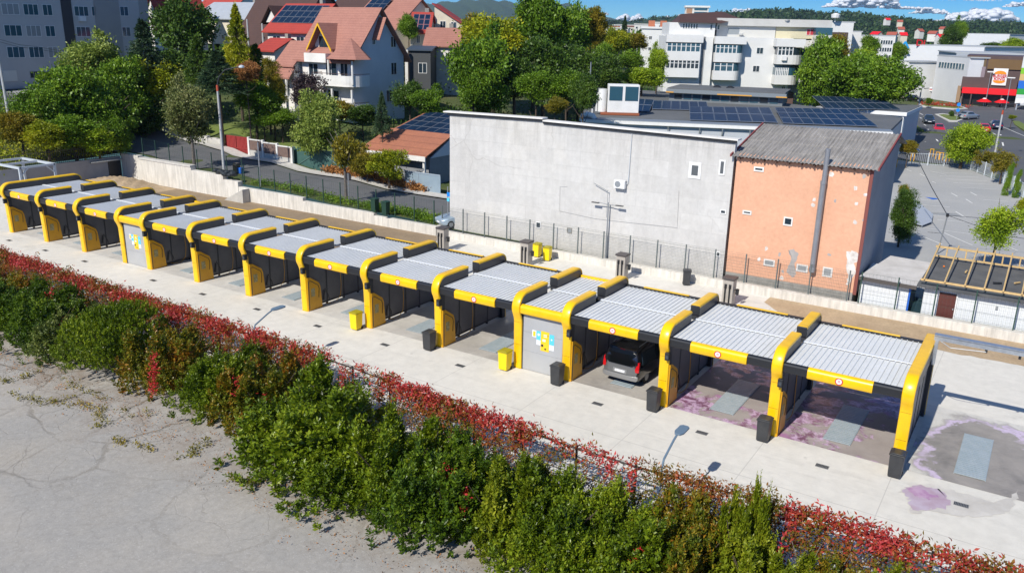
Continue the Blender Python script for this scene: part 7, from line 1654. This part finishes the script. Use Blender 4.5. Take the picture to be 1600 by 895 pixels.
foot(1572, 306, .1, 1573, 280, 15, 52, 'col', 'mid', 'cypress_tree', 'slim clipped cypress at the car park fence, left of the pair', 0)
foot(1585, 309, .1, 1585, 287, 15, 44, 'col', 'mid', 'cypress_tree', 'slim clipped cypress at the car park fence, right of the pair', 1)
foot(1403, 386, .05, 1402, 335, 44, 92, 'tall', 'dark', 'yard_tree', 'dark tree beside the orange house wall', 2, fine=1.3)
foot(1408, 330, .05, 1408, 300, 24, 50, 'open', 'olive', 'yard_tree', 'thin yellowing tree behind the dark one beside the orange house', 0)
foot(1546, 425, .05, 1556, 352, 118, 128, 'open', 'bright', 'yard_tree', 'loose young yellow green tree behind the new rafters', 2, fine=1.5, tw=.09)
foot(1600, 340, .05, 1600, 322, 30, 30, 'round', 'yell', 'shrub', 'yellow green shrub at the right edge of the car park', 0, cat='shrub')

# rough growth on the bank, verge and gardens
def scatter_mesh(name, pts, n_per, R, leaf, m, seed, up=.4, flat=.6):
    rng = np.random.default_rng(seed); P = np.repeat(pts, n_per, 0)+rng.normal(size=(len(pts)*n_per, 3))*np.array([R, R, R*flat]); D = unit(rng.normal(size=P.shape)+np.array([0, 0, up])); L = leaf*rng.uniform(.5, 1.3, len(P))
    o = bpy.data.objects.new(name, quads_mesh(name, P, D, side(D, rng), L, L*.4, m)); COL.objects.link(o); return o
rng = np.random.default_rng(7)
def area(x0, x1, y0, y1, n, dz=.2): x = rng.uniform(x0, x1, n); y = rng.uniform(y0, y1, n); return np.stack([x, y, zt(x, y)+dz], 1)
tag(scatter_mesh('undergrowth', area(-34, -15.8, -14, 19.5, 700, .5), 40, .62, .28, LM['yell'], 1), 'yellow green undergrowth covering the bank behind the railing', kind='stuff')
tag(scatter_mesh('undergrowth', area(-46, -24, -10, 22, 560, .9), 40, .85, .32, LM['mid'], 2), 'green hedge like undergrowth along the top of the bank', kind='stuff')
vx = np.concatenate([rng.uniform(4, 27, 150), rng.uniform(19, 27, 130)]); vy = np.concatenate([rng.uniform(20.7, 22.0, 150), rng.uniform(20.6, 21.8, 130)])
tag(scatter_mesh('verge_plants', np.stack([vx, vy, zt(vx, vy)+.22], 1), 36, .26, .17, LM['mid'], 3), 'leafy green weeds along the verge above the low wall', kind='stuff')
x = rng.uniform(5, 18, 90); tag(scatter_mesh('dry_weeds', np.stack([x, rng.uniform(29.6, 30.6, 90), zt(x, 0*x+30)+.35], 1), 40, .3, .34, LM['rust'], 4, 1.2), 'dry brown weeds along the far side of the street', kind='stuff')
tag(scatter_mesh('garden_bushes', np.concatenate([area(-30, 20, 36, 60, 260, .5), area(-60, 30, 60, 130, 420, .8)]), 40, .8, .4, LM['dark'], 5), 'dark garden bushes between the houses', kind='stuff')
q = np.array([gz(x, y) for x, y in ((1447, 165), (1456, 166), (1466, 166), (1476, 167), (1486, 167.5), (1494, 168.5))]); tag(scatter_mesh('flower_bed', np.repeat(q, 3, 0)+rng.normal(size=(18, 3))*np.array([.9, .3, .05])+[0, 0, .35], 60, .4, .3, leafmat('red_flowers', [(.2, .1, .02), (.5, .06, .02), (.6, .02, .03)], .5, .2, .7), 6), 'red and orange flower bed beside the road', kind='stuff')

# distant trees, wooded hills and mountain
def blobs(name, C_, R, n_per, leaf, m, seed):
    rng = np.random.default_rng(seed); d = unit(rng.normal(size=(len(C_)*n_per, 3))); d[:, 2] = np.abs(d[:, 2])*.9+.02; Rr = np.repeat(R, n_per)[:, None]
    P = np.repeat(C_, n_per, 0)+d*Rr*rng.uniform(.65, 1.0, (len(d), 1)); D = unit(d*.4+rng.normal(size=d.shape)*.7); L = leaf*np.repeat(R, n_per)*rng.uniform(.6, 1.2, len(d))
    o = bpy.data.objects.new(name, quads_mesh(name, P, D, side(D, rng), L, L*.7, m)); COL.objects.link(o); return o
rng = np.random.default_rng(21)
def fan(n, x0, x1, d0, d1):
    X = rng.uniform(x0, x1, n); Dd = d0*(d1/d0)**rng.random(n); P = np.array([gd(a, 60, b) for a, b in zip(X, Dd)]); P[:, 2] = zt(P[:, 0], P[:, 1]); return P
C1 = np.concatenate([fan(260, 850, 1050, 230, 700), fan(900, 1330, 1640, 310, 1100), fan(300, 1050, 1330, 280, 1100)]); R1_ = rng.uniform(2.5, 5.5, len(C1)); C1[:, 2] += 1.0+R1_*.5
tag(blobs('distant_trees', C1, R1_, 60, .42, LM['mid'], 1), 'trees of the town spreading to the horizon', kind='stuff')
C2 = fan(240, 150, 720, 150, 420); R2_ = rng.uniform(2.5, 4.2, len(C2)); C2[:, 2] += .5
tag(blobs('distant_trees', C2, R2_, 60, .42, LM['dark'], 2), 'trees behind the houses on the left hill', kind='stuff')
def hor(x): return 44.45+(x-800)*.0219
def ridge(name, prof, D0_, D1_, Db, m, seed, nx=120, base_z=-5, amp=.05):
    """hill whose crest line follows (pixel x, pixel y) at distance D1_, rising from D0_ and falling to Db"""
    xs_ = np.linspace(prof[0][0], prof[-1][0], nx); yy = np.interp(xs_, [p[0] for p in prof], [p[1] for p in prof]); crest = CAMZ+(hor(xs_)-yy)*D1_/FPX
    rngh = np.random.default_rng(seed); Ds = np.concatenate([np.linspace(D0_, D1_, 14), np.linspace(D1_, Db, 6)[1:]]); mb = MB(); V = []
    for j, d in enumerate(Ds):
        f = (d-D0_)/(D1_-D0_) if d <= D1_ else 1-(d-D1_)/(Db-D1_); f = f*f*(3-2*f)
        for i, x in enumerate(xs_):
            p = gd(x, 45, d); z = base_z+(crest[i]-base_z)*f
            if 0 < f < 1: z += (crest[i]-base_z)*amp*math.sin(i*.7+j*1.3+seed)*f
            V.append((p[0], p[1], z))
    mb.v = V; mb.f = [(j*nx+i, j*nx+i+1, (j+1)*nx+i+1, (j+1)*nx+i) for j in range(len(Ds)-1) for i in range(nx-1)]; mb.m = [0]*len(mb.f)
    return tag(mb.build(name, m, smooth=True), kind='structure'), np.array(V).reshape(len(Ds), nx, 3)
t = NT('wooded_slope'); c = t.ramp(t.noise(.02, 9, .75), (.3, (.012, .035, .010)), (.55, (.03, .065, .014)), (.75, (.06, .10, .022)))
WOODS = t.done(c, .95, t.noise(.05, 8, .8), 1.0, 12)
hl, HV = ridge('hills', [(1060, 38), (1120, 29), (1180, 23), (1240, 22), (1290, 29), (1310, 26), (1330, 27), (1380, 33), (1440, 38), (1500, 40), (1560, 41), (1640, 42), (1700, 44)], 800, 1900, 2600, WOODS, 1)
cand = HV[3:14].reshape(-1, 3); ii = rng.integers(0, len(cand), 2600); C3 = cand[ii]+rng.normal(size=(2600, 3))*np.array([14, 14, 0]); R3 = rng.uniform(5, 11, 2600)
cr = HV[13]; ii = rng.integers(0, len(cr)-1, 420); ff = rng.random((420, 1)); C3 = np.concatenate([C3, cr[ii]*(1-ff)+cr[ii+1]*ff]); R3 = np.concatenate([R3, rng.uniform(3, 7, 420)]); C3[:, 2] -= 2
tag(blobs('hill_forest', C3, R3, 22, .6, leafmat('leaf_hill', [(.010, .03, .008), (.024, .06, .012), (.055, .10, .02)], .6, .1, .01), 3), 'forest covering the low hills on the right', kind='stuff')
hl2, HV2 = ridge('hills', [(830, 42), (880, 37), (930, 39), (980, 38), (1020, 33), (1060, 31), (1110, 34)], 900, 2200, 2800, WOODS, 2)
cr = HV2[13]; ii = rng.integers(0, len(cr)-1, 260); ff = rng.random((260, 1)); C4 = cr[ii]*(1-ff)+cr[ii+1]*ff
tag(blobs('hill_forest', C4, rng.uniform(4, 10, 260), 22, .6, MATS['leaf_hill'], 4), 'tree line on the low ridge beyond the town centre', kind='stuff')
ridge('mountain', [(430, 30), (520, 22), (600, 17), (640, 13), (665, 10), (700, 7), (735, 4), (760, 2.5), (785, 6), (810, 10), (850, 9), (880, 9), (905, 15), (940, 28), (980, 36), (1010, 42)], 3500, 7000, 9000, WOODS, 5, 160, -10, .06)

HZ = bpy.data.materials.new('haze'); HZ.use_nodes = True; HZ.node_tree.nodes.clear()
ho = HZ.node_tree.nodes.new('ShaderNodeOutputMaterial'); hv = HZ.node_tree.nodes.new('ShaderNodeVolumePrincipled'); hv.inputs['Color'].default_value = (.62, .82, 1, 1); hv.inputs['Density'].default_value = .00006; hv.inputs['Anisotropy'].default_value = .2
HZ.node_tree.links.new(hv.outputs[0], ho.inputs['Volume'])
tag(MB().box(-9400, 9400, -9400, 9400, -12, 420).build('haze', HZ), kind='stuff')
# clouds: heaps of puffs low in the sky
CLD = bpy.data.materials.new('cloud'); CLD.use_nodes = True
cn, cl_ = CLD.node_tree.nodes, CLD.node_tree.links; cp = cn['Principled BSDF']; cp.inputs['Base Color'].default_value = (.96, .96, .97, 1); cp.inputs['Roughness'].default_value = 1; cp.inputs['Specular IOR Level'].default_value = 0
cb_ = cn.new('ShaderNodeBump'); ct = cn.new('ShaderNodeTexNoise'); ct.inputs['Scale'].default_value = .0035; ct.inputs['Detail'].default_value = 9; cg = cn.new('ShaderNodeNewGeometry'); cl_.new(cg.outputs['Position'], ct.inputs[0]); cl_.new(ct.outputs['Fac'], cb_.inputs['Height']); cb_.inputs['Distance'].default_value = 200; cb_.inputs['Strength'].default_value = .1; cl_.new(cb_.outputs[0], cp.inputs['Normal'])
ctr = cn.new('ShaderNodeBsdfTranslucent'); ctr.inputs[0].default_value = (.9, .9, .92, 1); cmx = cn.new('ShaderNodeMixShader'); cmx.inputs[0].default_value = .12; cl_.new(cp.outputs[0], cmx.inputs[1]); cl_.new(ctr.outputs[0], cmx.inputs[2])
clw = cn.new('ShaderNodeLayerWeight'); clw.inputs[0].default_value = .5; cpw = cn.new('ShaderNodeMath'); cpw.operation = 'POWER'; cpw.inputs[1].default_value = 1.6; cl_.new(clw.outputs['Facing'], cpw.inputs[0])
ctp = cn.new('ShaderNodeBsdfTransparent'); cm2 = cn.new('ShaderNodeMixShader'); cl_.new(cpw.outputs[0], cm2.inputs[0]); cl_.new(cmx.outputs[0], cm2.inputs[1]); cl_.new(ctp.outputs[0], cm2.inputs[2]); cl_.new(cm2.outputs[0], cn['Material Output'].inputs[0])
def ico(mb, c, r, sub=2, rngc=None):
    import bmesh
    bm = bmesh.new(); bmesh.ops.create_icosphere(bm, subdivisions=sub, radius=1); bm.verts.ensure_lookup_table()
    vs = [(c[0]+v.co.x*r[0], c[1]+v.co.y*r[0], c[2]+(v.co.z if v.co.z > 0 else v.co.z*.45)*r[1]) for v in bm.verts]; fs = [tuple(v.index for v in f.verts) for f in bm.faces]; bm.free(); mb.add(vs, fs)
DC = 22000
def cloud(label, cx, yb_, w, h, seed):
    r = random.Random(seed); mb = MB(); mpx = DC/FPX; c = gd(cx, yb_, DC); W_, H_ = w*mpx/2, h*mpx
    tops = [(r.uniform(-.8, .8), r.uniform(.2, .42), r.uniform(.55, 1.0)) for _ in range(4+int(w/30))]
    for i in range(int(60+w*1.4)):
        u_ = r.uniform(-1, 1); env = max(.10*(1-u_*u_), max(hh*max(0, 1-((u_-a)/b)**2) for a, b, hh in tops)*(1-abs(u_)**4))
        z_ = env*H_*(r.random()**.7)*.8; rr = H_*(.09+.15*r.random())*(.55+.8*env)
        p = c+np.array([CRT[0], CRT[1], 0])*(u_*W_)+np.array([CF[0], CF[1], 0])*r.uniform(-.5, .5)*W_*.5; ico(mb, (p[0], p[1], p[2]+z_), (rr*1.35, rr), 2)
    o = mb.build('cloud', CLD, smooth=True); recentre(o); tag(o, label, 'cloud', 'white clouds low in the sky')
for i, (lb_, cx, yb_, w, h) in enumerate([('small white heap cloud over the middle trees, left of two', 985, 35, 48, 16), ('small white heap cloud over the middle trees, right of two', 1030, 36, 40, 14), ('tiny cloud puff left of the two heap clouds', 945, 24, 12, 5), ('flat white cloud behind the apartment attic', 1158, 20, 50, 8), ('long white cloud along the top edge, left of the sky on the right', 1370, 13, 160, 22), ('grey white cloud below the long one at the top right', 1452, 22, 60, 12), ('large white heap cloud above the right hills', 1528, 36, 136, 26), ('thin cloud at the top edge above the large heap cloud', 1500, 1, 120, 5), ('pale cloud at the right edge of the sky', 1600, 12, 60, 10), ('thin white cloud over the mountain', 800, -2, 60, 10), ('white cloud left of the mountain behind the far houses', 590, 16, 90, 14), ('white cloud behind the dark tall tree at the left', 280, 10, 130, 16)]): cloud(lb_, cx, yb_, w, h, i+3)
# ---------------------------------------------------------------- hedge, creeper and fence in the foreground
FENCE = [(4, -6.9), (14, -7.1), (22, -7.4), (34, -7.6), (44, -7.9), (50, -8.5), (57, -8.8), (62, -8.5), (70, -8.4), (76, -8.4)]
def fy(x): return float(np.interp(x, [p[0] for p in FENCE], [p[1] for p in FENCE]))
FZ = 1.85
bf = thing('hedge_fence', 'black tube fence overgrown by red creeper behind the hedge', 'fence', (40, fy(40), 0))
xp_ = list(np.arange(4, 76, 2.35)); OLDB = mat('black_tube', (.018, .016, .016), .6)
for x in xp_: MB().bar((x, fy(x), -.1), (x, fy(x), FZ+.08), .05, 6).build('post', OLDB, bf, world=True)
m = MB()
for x, x2 in zip(xp_, xp_[1:]):
    m.bar((x, fy(x), FZ), (x2, fy(x2), FZ), .035, 5); m.bar((x, fy(x), FZ-.32), ((x+x2)/2, fy(x), FZ-.42), .018, 4); m.bar(((x+x2)/2, fy(x), FZ-.42), (x2, fy(x2), FZ-.3), .018, 4); m.bar((x, fy(x), .8), (x2, fy(x2), .8), .02, 4)
m.build('rails', OLDB, bf, world=True)
m = MB()
for x, x2 in zip(xp_, xp_[1:]):
    for i in range(1, 5): a = x+(x2-x)*i/5; m.bar((a, fy(a), .1), (a, fy(a), FZ), .006, 3, cap=False)
    for z in (.3, .55, 1.05, 1.3, 1.55): m.bar((x, fy(x), z), (x2, fy(x2), z), .006, 3, cap=False)
m.build('wire_mesh', OLDB, bf, world=True)
for i, x in enumerate((37.4, 59.0)):
    o = thing('fence_lamp', 'slim blue grey flat headed lamp on the hedge fence, %s one' % ('left' if i == 0 else 'right'), 'lamp', (x, fy(x), 0))
    BG = mat('blue_grey_lamp', (.13, .19, .25), .5)
    MB().tube([(0, -.08, .4), (0, -.08, 2.1), (0, .05, 2.4), (-.02, .9, 2.75), (-.02, 1.2, 2.85)], .04, 6).build('pole', BG, o)
    m = MB(); m.prism([(-.1, 1.15), (.1, 1.15), (.18, 1.35), (.18, 1.85), (.1, 1.95), (-.1, 1.95), (-.18, 1.85), (-.18, 1.35)], 2.84, 2.9); m.build('lamp_head', BG, o, bevel=.01)

def shrub_mesh(seed, kind, m):
    """leafy shrub of unit half-widths and unit height, made of leafy shoots; real leaf length for a 2 m half-width"""
    rng = np.random.default_rng(seed); P, D, Lf, Wf = [], [], [], []
    n_sh = {'loose': 760, 'dense': 760, 'upright': 680}[kind]
    lob = rng.normal(size=(9, 3)); lob = unit(lob); lam = rng.uniform(.1, .3, 9)
    nc = {'loose': 8, 'upright': 7, 'dense': 1}[kind]; an = np.arange(nc)*2.4+rng.random()*6; rd0 = .62*np.sqrt((np.arange(nc)+.3)/nc)
    cols = [(rd0[k]*math.cos(an[k]), rd0[k]*math.sin(an[k]), rng.uniform(.34, .52) if kind == 'loose' else rng.uniform(.24, .36), rng.uniform(.66, 1.0)) for k in range(nc)]
    for i in range(n_sh):
        d = unit(rng.normal(size=3)); 
        if d[2] < -.55: d[2] *= -1
        if kind == 'dense':
            r = (1+sum(lam*np.clip(lob@d-.55, 0, 1)*1.6)-.12)*rng.uniform(.8, .97); c = np.array([d[0]*r, d[1]*r, .46+d[2]*r*.5])
        else:
            cx, cy, cr, ch = cols[int(rng.integers(nc))]; h_ = rng.random()**.85; rr = cr*(1-h_**(2.4 if kind == 'loose' else 1.5))**.6*(.75+.5*(h_ < .5))*rng.uniform(.6, 1.08); e = rng.random()*6.283
            c = np.array([cx+rr*math.cos(e), cy+rr*math.sin(e), ch*h_*.92]); d = unit(np.array([math.cos(e), math.sin(e), .3+h_]))
        if c[2] < .02: c[2] = .02+rng.random()*.1
        ax_ = unit(d*np.array([1, 1, .7])*(.55 if kind != 'upright' else .25)+np.array([0, 0, .75 if kind != 'upright' else 1.1])+rng.normal(size=3)*.25)
        ln = rng.uniform(.12, .3) if kind != 'dense' else rng.uniform(.07, .16)
        if rng.random() < .13 and d[2] > .25 and kind != 'dense': ln *= 1.9; ax_ = unit(ax_+np.array([0, 0, 1.0]))
        k = int(14+ln*40); tt = np.linspace(0, 1, k); base = c+ax_*(tt[:, None]-.35)*ln*np.array([1, 1, .8])
        ph = np.arange(k)*2.4+rng.random()*6; a = np.cross(ax_, [0.3, .5, .8]); a = unit(a); b = np.cross(ax_, a)
        rd_ = np.cos(ph)[:, None]*a+np.sin(ph)[:, None]*b; dd = unit(rd_*.8+ax_*.65+rng.normal(size=(k, 3))*.2)
        P.append(base); D.append(dd); L0 = (.070 if kind != 'dense' else .052)*rng.uniform(.8, 1.25); Lf.append(np.full(k, L0)*(1.1-.5*tt)); 
    n_in = 4200; q = unit(rng.normal(size=(n_in, 3)))*rng.random((n_in, 1))**.4*.8
    if kind == 'dense': P.append(np.stack([q[:, 0], q[:, 1], np.maximum(.44+q[:, 2]*.46, .02)], 1))
    else:
        cc = np.array(cols)[rng.integers(0, nc, n_in)]; P.append(np.stack([cc[:, 0]+q[:, 0]*cc[:, 2], cc[:, 1]+q[:, 1]*cc[:, 2], np.maximum((.42+q[:, 2]*.46)*cc[:, 3], .02)], 1))
    D.append(unit(rng.normal(size=(n_in, 3)))); Lf.append(rng.uniform(.05, .08, n_in))
    P, D, Lf = np.concatenate(P), np.concatenate(D), np.concatenate(Lf)
    return quads_mesh('foliage', P, D, side(D, rng), Lf, Lf*.48, m, .15)
SH = {
 'deep': leafmat('hedge_deep', [(0.022, 0.048, 0.004), (0.074, 0.136, 0.007), (0.187, 0.262, 0.016)], .38, .2, .7),
 'green': leafmat('hedge_green', [(0.035, 0.067, 0.003), (0.140, 0.208, 0.008), (0.312, 0.370, 0.022)], .38, .25, .7),
 'lime': leafmat('hedge_lime', [(0.062, 0.100, 0.004), (0.203, 0.255, 0.010), (0.390, 0.403, 0.030)], .42, .3, .8),
 'grey': leafmat('hedge_grey', [(0.031, 0.061, 0.010), (0.118, 0.161, 0.026), (0.265, 0.295, 0.070)], .45, .2, .8),
 'autumn': leafmat('hedge_autumn', [(0.035, 0.061, 0.005), (0.125, 0.161, 0.010), (0.281, 0.201, 0.014), (0.437, 0.134, 0.020)], .42, .25, .9),
}
SHM = {}
def shm(kind, m, k):
    if (kind, m, k) not in SHM: SHM[(kind, m, k)] = shrub_mesh(900+k*17+len(m)+{'loose': 0, 'dense': 100, 'upright': 200}[kind], kind, SH[m])
    return SHM[(kind, m, k)]
SL = [  # X, Y, half x, half y, height, kind, colour, variant, label
 (11, -9.4, 2.0, 1.9, 2.2, 'loose', 'autumn', 0, 'reddish shrub at the far left end of the hedge'),
 (15, -9.8, 2.0, 2.1, 2.3, 'loose', 'green', 1, 'green shrub second from the far left end of the hedge'),
 (18.6, -9.9, 2.0, 2.2, 2.3, 'loose', 'autumn', 1, 'reddish green shrub, third from the far left end of the hedge'),
 (21.8, -10.2, 1.9, 2.4, 2.5, 'loose', 'deep', 0, 'dark shrub at the left edge of the photograph in the hedge'),
 (25.2, -10.6, 1.9, 2.5, 2.6, 'loose', 'deep', 1, 'dark green shrub left of the grey green one in the hedge'),
 (28.3, -10.7, 2.0, 2.4, 2.3, 'loose', 'grey', 0, 'grey green shrub left of the dense cypress in the hedge'),
 (31.7, -11.1, 1.85, 2.0, 3.6, 'dense', 'green', 0, 'dense bright cypress bush with a smooth rounded outline in the hedge'),
 (35.2, -10.6, 1.9, 2.5, 2.6, 'upright', 'autumn', 0, 'shrub with a red creeper streak right of the dense cypress'),
 (39.0, -10.4, 1.7, 2.5, 2.4, 'loose', 'green', 0, 'green shrub third right of the dense cypress'),
 (41.6, -10.6, 1.8, 2.6, 2.5, 'upright', 'autumn', 1, 'olive and red shrub left of the biggest hedge shrub'),
 (46.0, -11.3, 2.9, 3.2, 2.9, 'loose', 'green', 1, 'biggest bright green shrub of the hedge, spilling over the old paving'),
 (48.6, -11.8, 2.2, 2.4, 1.7, 'loose', 'green', 0, 'low green shrub at the foot of the biggest hedge shrub'),
 (50.4, -11.3, 2.0, 2.6, 2.6, 'upright', 'green', 0, 'green shrub with one tall thin spike above the fence'),
 (52.8, -11.6, 2.1, 2.6, 2.4, 'loose', 'deep', 0, 'dark green shrub right of the spiked one'),
 (54.9, -11.0, 1.9, 2.4, 2.5, 'upright', 'lime', 0, 'yellow green upright shrub in the middle of the right half of the hedge'),
 (57.0, -11.7, 2.0, 2.7, 2.3, 'loose', 'green', 1, 'green shrub below the bare fence rail'),
 (59.2, -11.9, 1.9, 2.6, 2.1, 'loose', 'green', 1, 'low green shrub in front of the right fence lamp'),
 (61.0, -10.6, 1.7, 2.3, 2.2, 'loose', 'autumn', 0, 'orange and green shrub right of the right fence lamp'),
 (62.4, -10.0, .95, 1.2, 3.0, 'upright', 'lime', 1, 'slim tall yellow green cypress rising above the fence at the right'),
 (63.6, -11.2, 1.7, 2.3, 2.2, 'upright', 'lime', 1, 'bushy yellow green cypress in front of the slim one'),
 (65.4, -11.3, 1.6, 2.2, 1.9, 'loose', 'autumn', 1, 'creeper covered shrub at the lower right'),
 (66.9, -10.6, 1.1, 1.5, 2.1, 'upright', 'lime', 0, 'light green upright shrub near the lower right corner'),
 (68.6, -10.4, 1.2, 1.4, 1.7, 'loose', 'green', 0, 'small green shrub at the lower right corner'),
 (71, -10.4, 1.6, 1.8, 1.9, 'loose', 'green', 1, 'green shrub cut by the right edge'),
]
for i, (x, y, a, b, hgt, kind, m_, k, lb_) in enumerate(SL):
    hgt *= 1.0 if x < 32 else 1.1 if x < 45 else 1.2; b *= 1.22; a *= 1.12; y -= .45 if x < 45 else 1.1 if x < 57 else .5; t = thing('hedge_shrub', lb_, 'shrub', (x, y, -.02), 0, 'shrubs of the front hedge')
    o = bpy.data.objects.new('foliage', shm(kind, m_, k)); COL.objects.link(o); o.parent = t; o.scale = (a, b, hgt); o.rotation_euler = (0, 0, (i*2.1) % 6.28 if abs(a-b) < .35 else math.pi*(i % 2))
    mb = MB(); r = random.Random(i)
    for q in range(5): e = r.random()*6.28; mb.tube([(.1*math.cos(e), .1*math.sin(e), -.05), (.3*a*math.cos(e), .3*b*math.sin(e), hgt*.35), (.55*a*math.cos(e), .55*b*math.sin(e), hgt*.7)], .035, 5, .012)
    mb.build('stems', BARK, t)
# red creeper along the fence top, with hanging trails
rng = np.random.default_rng(77)
CRP = leafmat('creeper_red', [(.09, .13, .012), (.22, .16, .022), (.46, .08, .04), (.55, .055, .06), (.62, .12, .12)], .45, .3, .55)
CRG = leafmat('creeper_orange', [(.07, .10, .01), (.16, .15, .015), (.30, .13, .03), (.42, .09, .03)], .45, .3, .7)
def dens(x):
    return float(np.interp(x, [4, 10, 30, 40, 42.0, 43, 45.6, 46.2, 48.5, 53.5, 54.5, 55.5, 58.3, 59.4, 62, 63, 69, 74], [1, 1, 1, 1, .7, .2, .2, .6, 1, .95, .4, .3, .5, .9, .8, 1, 1, .9]))
cen = []
for x in np.arange(5, 75, .013):
    lump = .5+.5*math.sin(x*1.9+2*math.sin(x*.83))*math.sin(x*.71+1.3)
    if rng.random() < dens(x)*(.25+.75*lump):
        dz = abs(rng.normal())*(.10+.24*lump); cen.append((x+rng.normal()*.06, fy(x)-.05+rng.normal()*.2-(dz*.7), FZ+.24-dz*.9+rng.normal()*.09))
for x in np.arange(6, 74, .8):      # trails down the posts and over the shrubs
    if rng.random() < dens(x)*.8:
        L = rng.uniform(.4, 1.3)
        for s in np.linspace(0, 1, int(L*14)): cen.append((x+rng.normal()*.05, fy(x)-.15-s*rng.uniform(.1, .4), FZ-s*L))
cen = np.array(cen)
def sprays(name, cen, n, R, leaf, m, seed, lb_):
    rg = np.random.default_rng(seed); P = np.repeat(cen, n, 0)+rg.normal(size=(len(cen)*n, 3))*np.array([R, R, R*.8]); D = unit(rg.normal(size=P.shape)+np.array([0, -.2, .15])); L = leaf*rg.uniform(.5, 1.25, len(P))
    o = bpy.data.objects.new(name, quads_mesh(name, P, D, side(D, rg), L, L*.42, m)); COL.objects.link(o); return tag(o, lb_, kind='stuff')
gx = rng.uniform(5, 74, 2600); gx = gx[np.array([rng.random() < dens(v)*.75 for v in gx])]
sprays('creeper', np.stack([gx, np.array([fy(v) for v in gx])-.25-np.abs(rng.normal(size=len(gx)))*.3, rng.uniform(.5, 1.65, len(gx))], 1), 22, .13, .13, CRG, 8, 'olive and green lower leaves of the creeper on the hedge fence')
orange = (cen[:, 0] > 58.6) & (cen[:, 0] < 63.2); 
sprays('creeper', cen[~orange], 13, .10, .165, CRP, 1, 'red Virginia creeper leaves draped along the hedge fence')
sprays('creeper', cen[orange], 15, .12, .14, CRG, 2, 'orange and olive creeper leaves over the hedge fence beside the slim cypress')
tr = []
for (x, y, z, L) in ((27.6, -11.5, 1.9, .6), (28.6, -11.2, 2.1, .5), (36.6, -12.6, 2.3, 1.6), (36.9, -12.8, 1.9, 1.3), (43.0, -12.0, 1.8, .9), (53.0, -13.0, 2.2, 1.3), (54.0, -13.2, 1.8, .6), (41.5, -12.0, 2.2, .7), (30.5, -9.5, 2.2, .9), (24.0, -10, 2.3, .7), (60.0, -13, 1.7, .6), (63.6, -10.5, 1.9, .8), (65.6, -12.0, 1.9, 1.2), (65.0, -12.5, 1.8, 1.2), (67.6, -11.0, 1.6, .9)):
    for s in np.linspace(0, 1, int(L*16)): tr.append((x+rng.normal()*.09, y-s*.35+rng.normal()*.06, z-s*L))
sprays('creeper', np.array(tr), 9, .06, .12, leafmat('creeper_scarlet', [(.42, .05, .015), (.5, .03, .03), (.55, .02, .05)], .45, .3, .8), 3, 'scarlet creeper trails hanging down the face of the hedge')
# stems of the creeper on the bare rail
m = MB(); r_ = random.Random(9)
for x in np.arange(41, 60, .45): y = fy(x); m.tube([(x, y, FZ+.03), (x+.4, y+r_.uniform(-.06, .06), FZ+r_.uniform(-.02, .14)), (x+.9, y+r_.uniform(-.08, .08), FZ+r_.uniform(-.1, .05))], .014, 4)
for x in np.arange(43, 70, .9): y = fy(x); m.tube([(x, y-.05, FZ), (x+r_.uniform(-.3, .3), y-.5, 1.2), (x+r_.uniform(-.6, .6), y-1.1, .6)], .018, 4)
tag(m.build('creeper_stems', BARKG), 'bare woody creeper stems tangled on the fence rail', kind='stuff')
# weeds and litter on the cracked lot
cr_ = []
for P in ([(0, 612), (40, 622), (80, 628), (110, 622)], [(0, 597), (30, 592), (60, 580)], [(95, 575), (110, 600), (140, 612), (165, 625)], [(60, 630), (120, 632), (160, 640), (230, 650)], [(180, 690), (205, 696), (235, 704)], [(285, 712), (305, 705), (325, 690)], [(365, 752), (385, 750), (400, 757)], [(150, 640), (155, 655), (160, 668)]):
    for a, b in zip(P, P[1:]):
        A, B = g(*a), g(*b)
        for s in np.linspace(0, 1, 9): 
            if rng.random() < .75: cr_.append(A+(B-A)*s+rng.normal(size=3)*np.array([.12, .12, 0])+[0, 0, .04])
sprays('crack_weeds', np.array(cr_), 16, .10, .12, LM['olive'], 5, 'yellowing weeds growing in the cracks of the old paving')
lt = np.stack([rng.uniform(18, 62, 700), -14.0+rng.normal(size=700)*.7, np.full(700, .0)], 1); lt[:, 1] -= np.where(lt[:, 0] > 43, 1.3, 0)
sprays('leaf_litter', lt, 5, .12, .09, LM['rust'], 6, 'fallen brown leaves along the foot of the hedge')
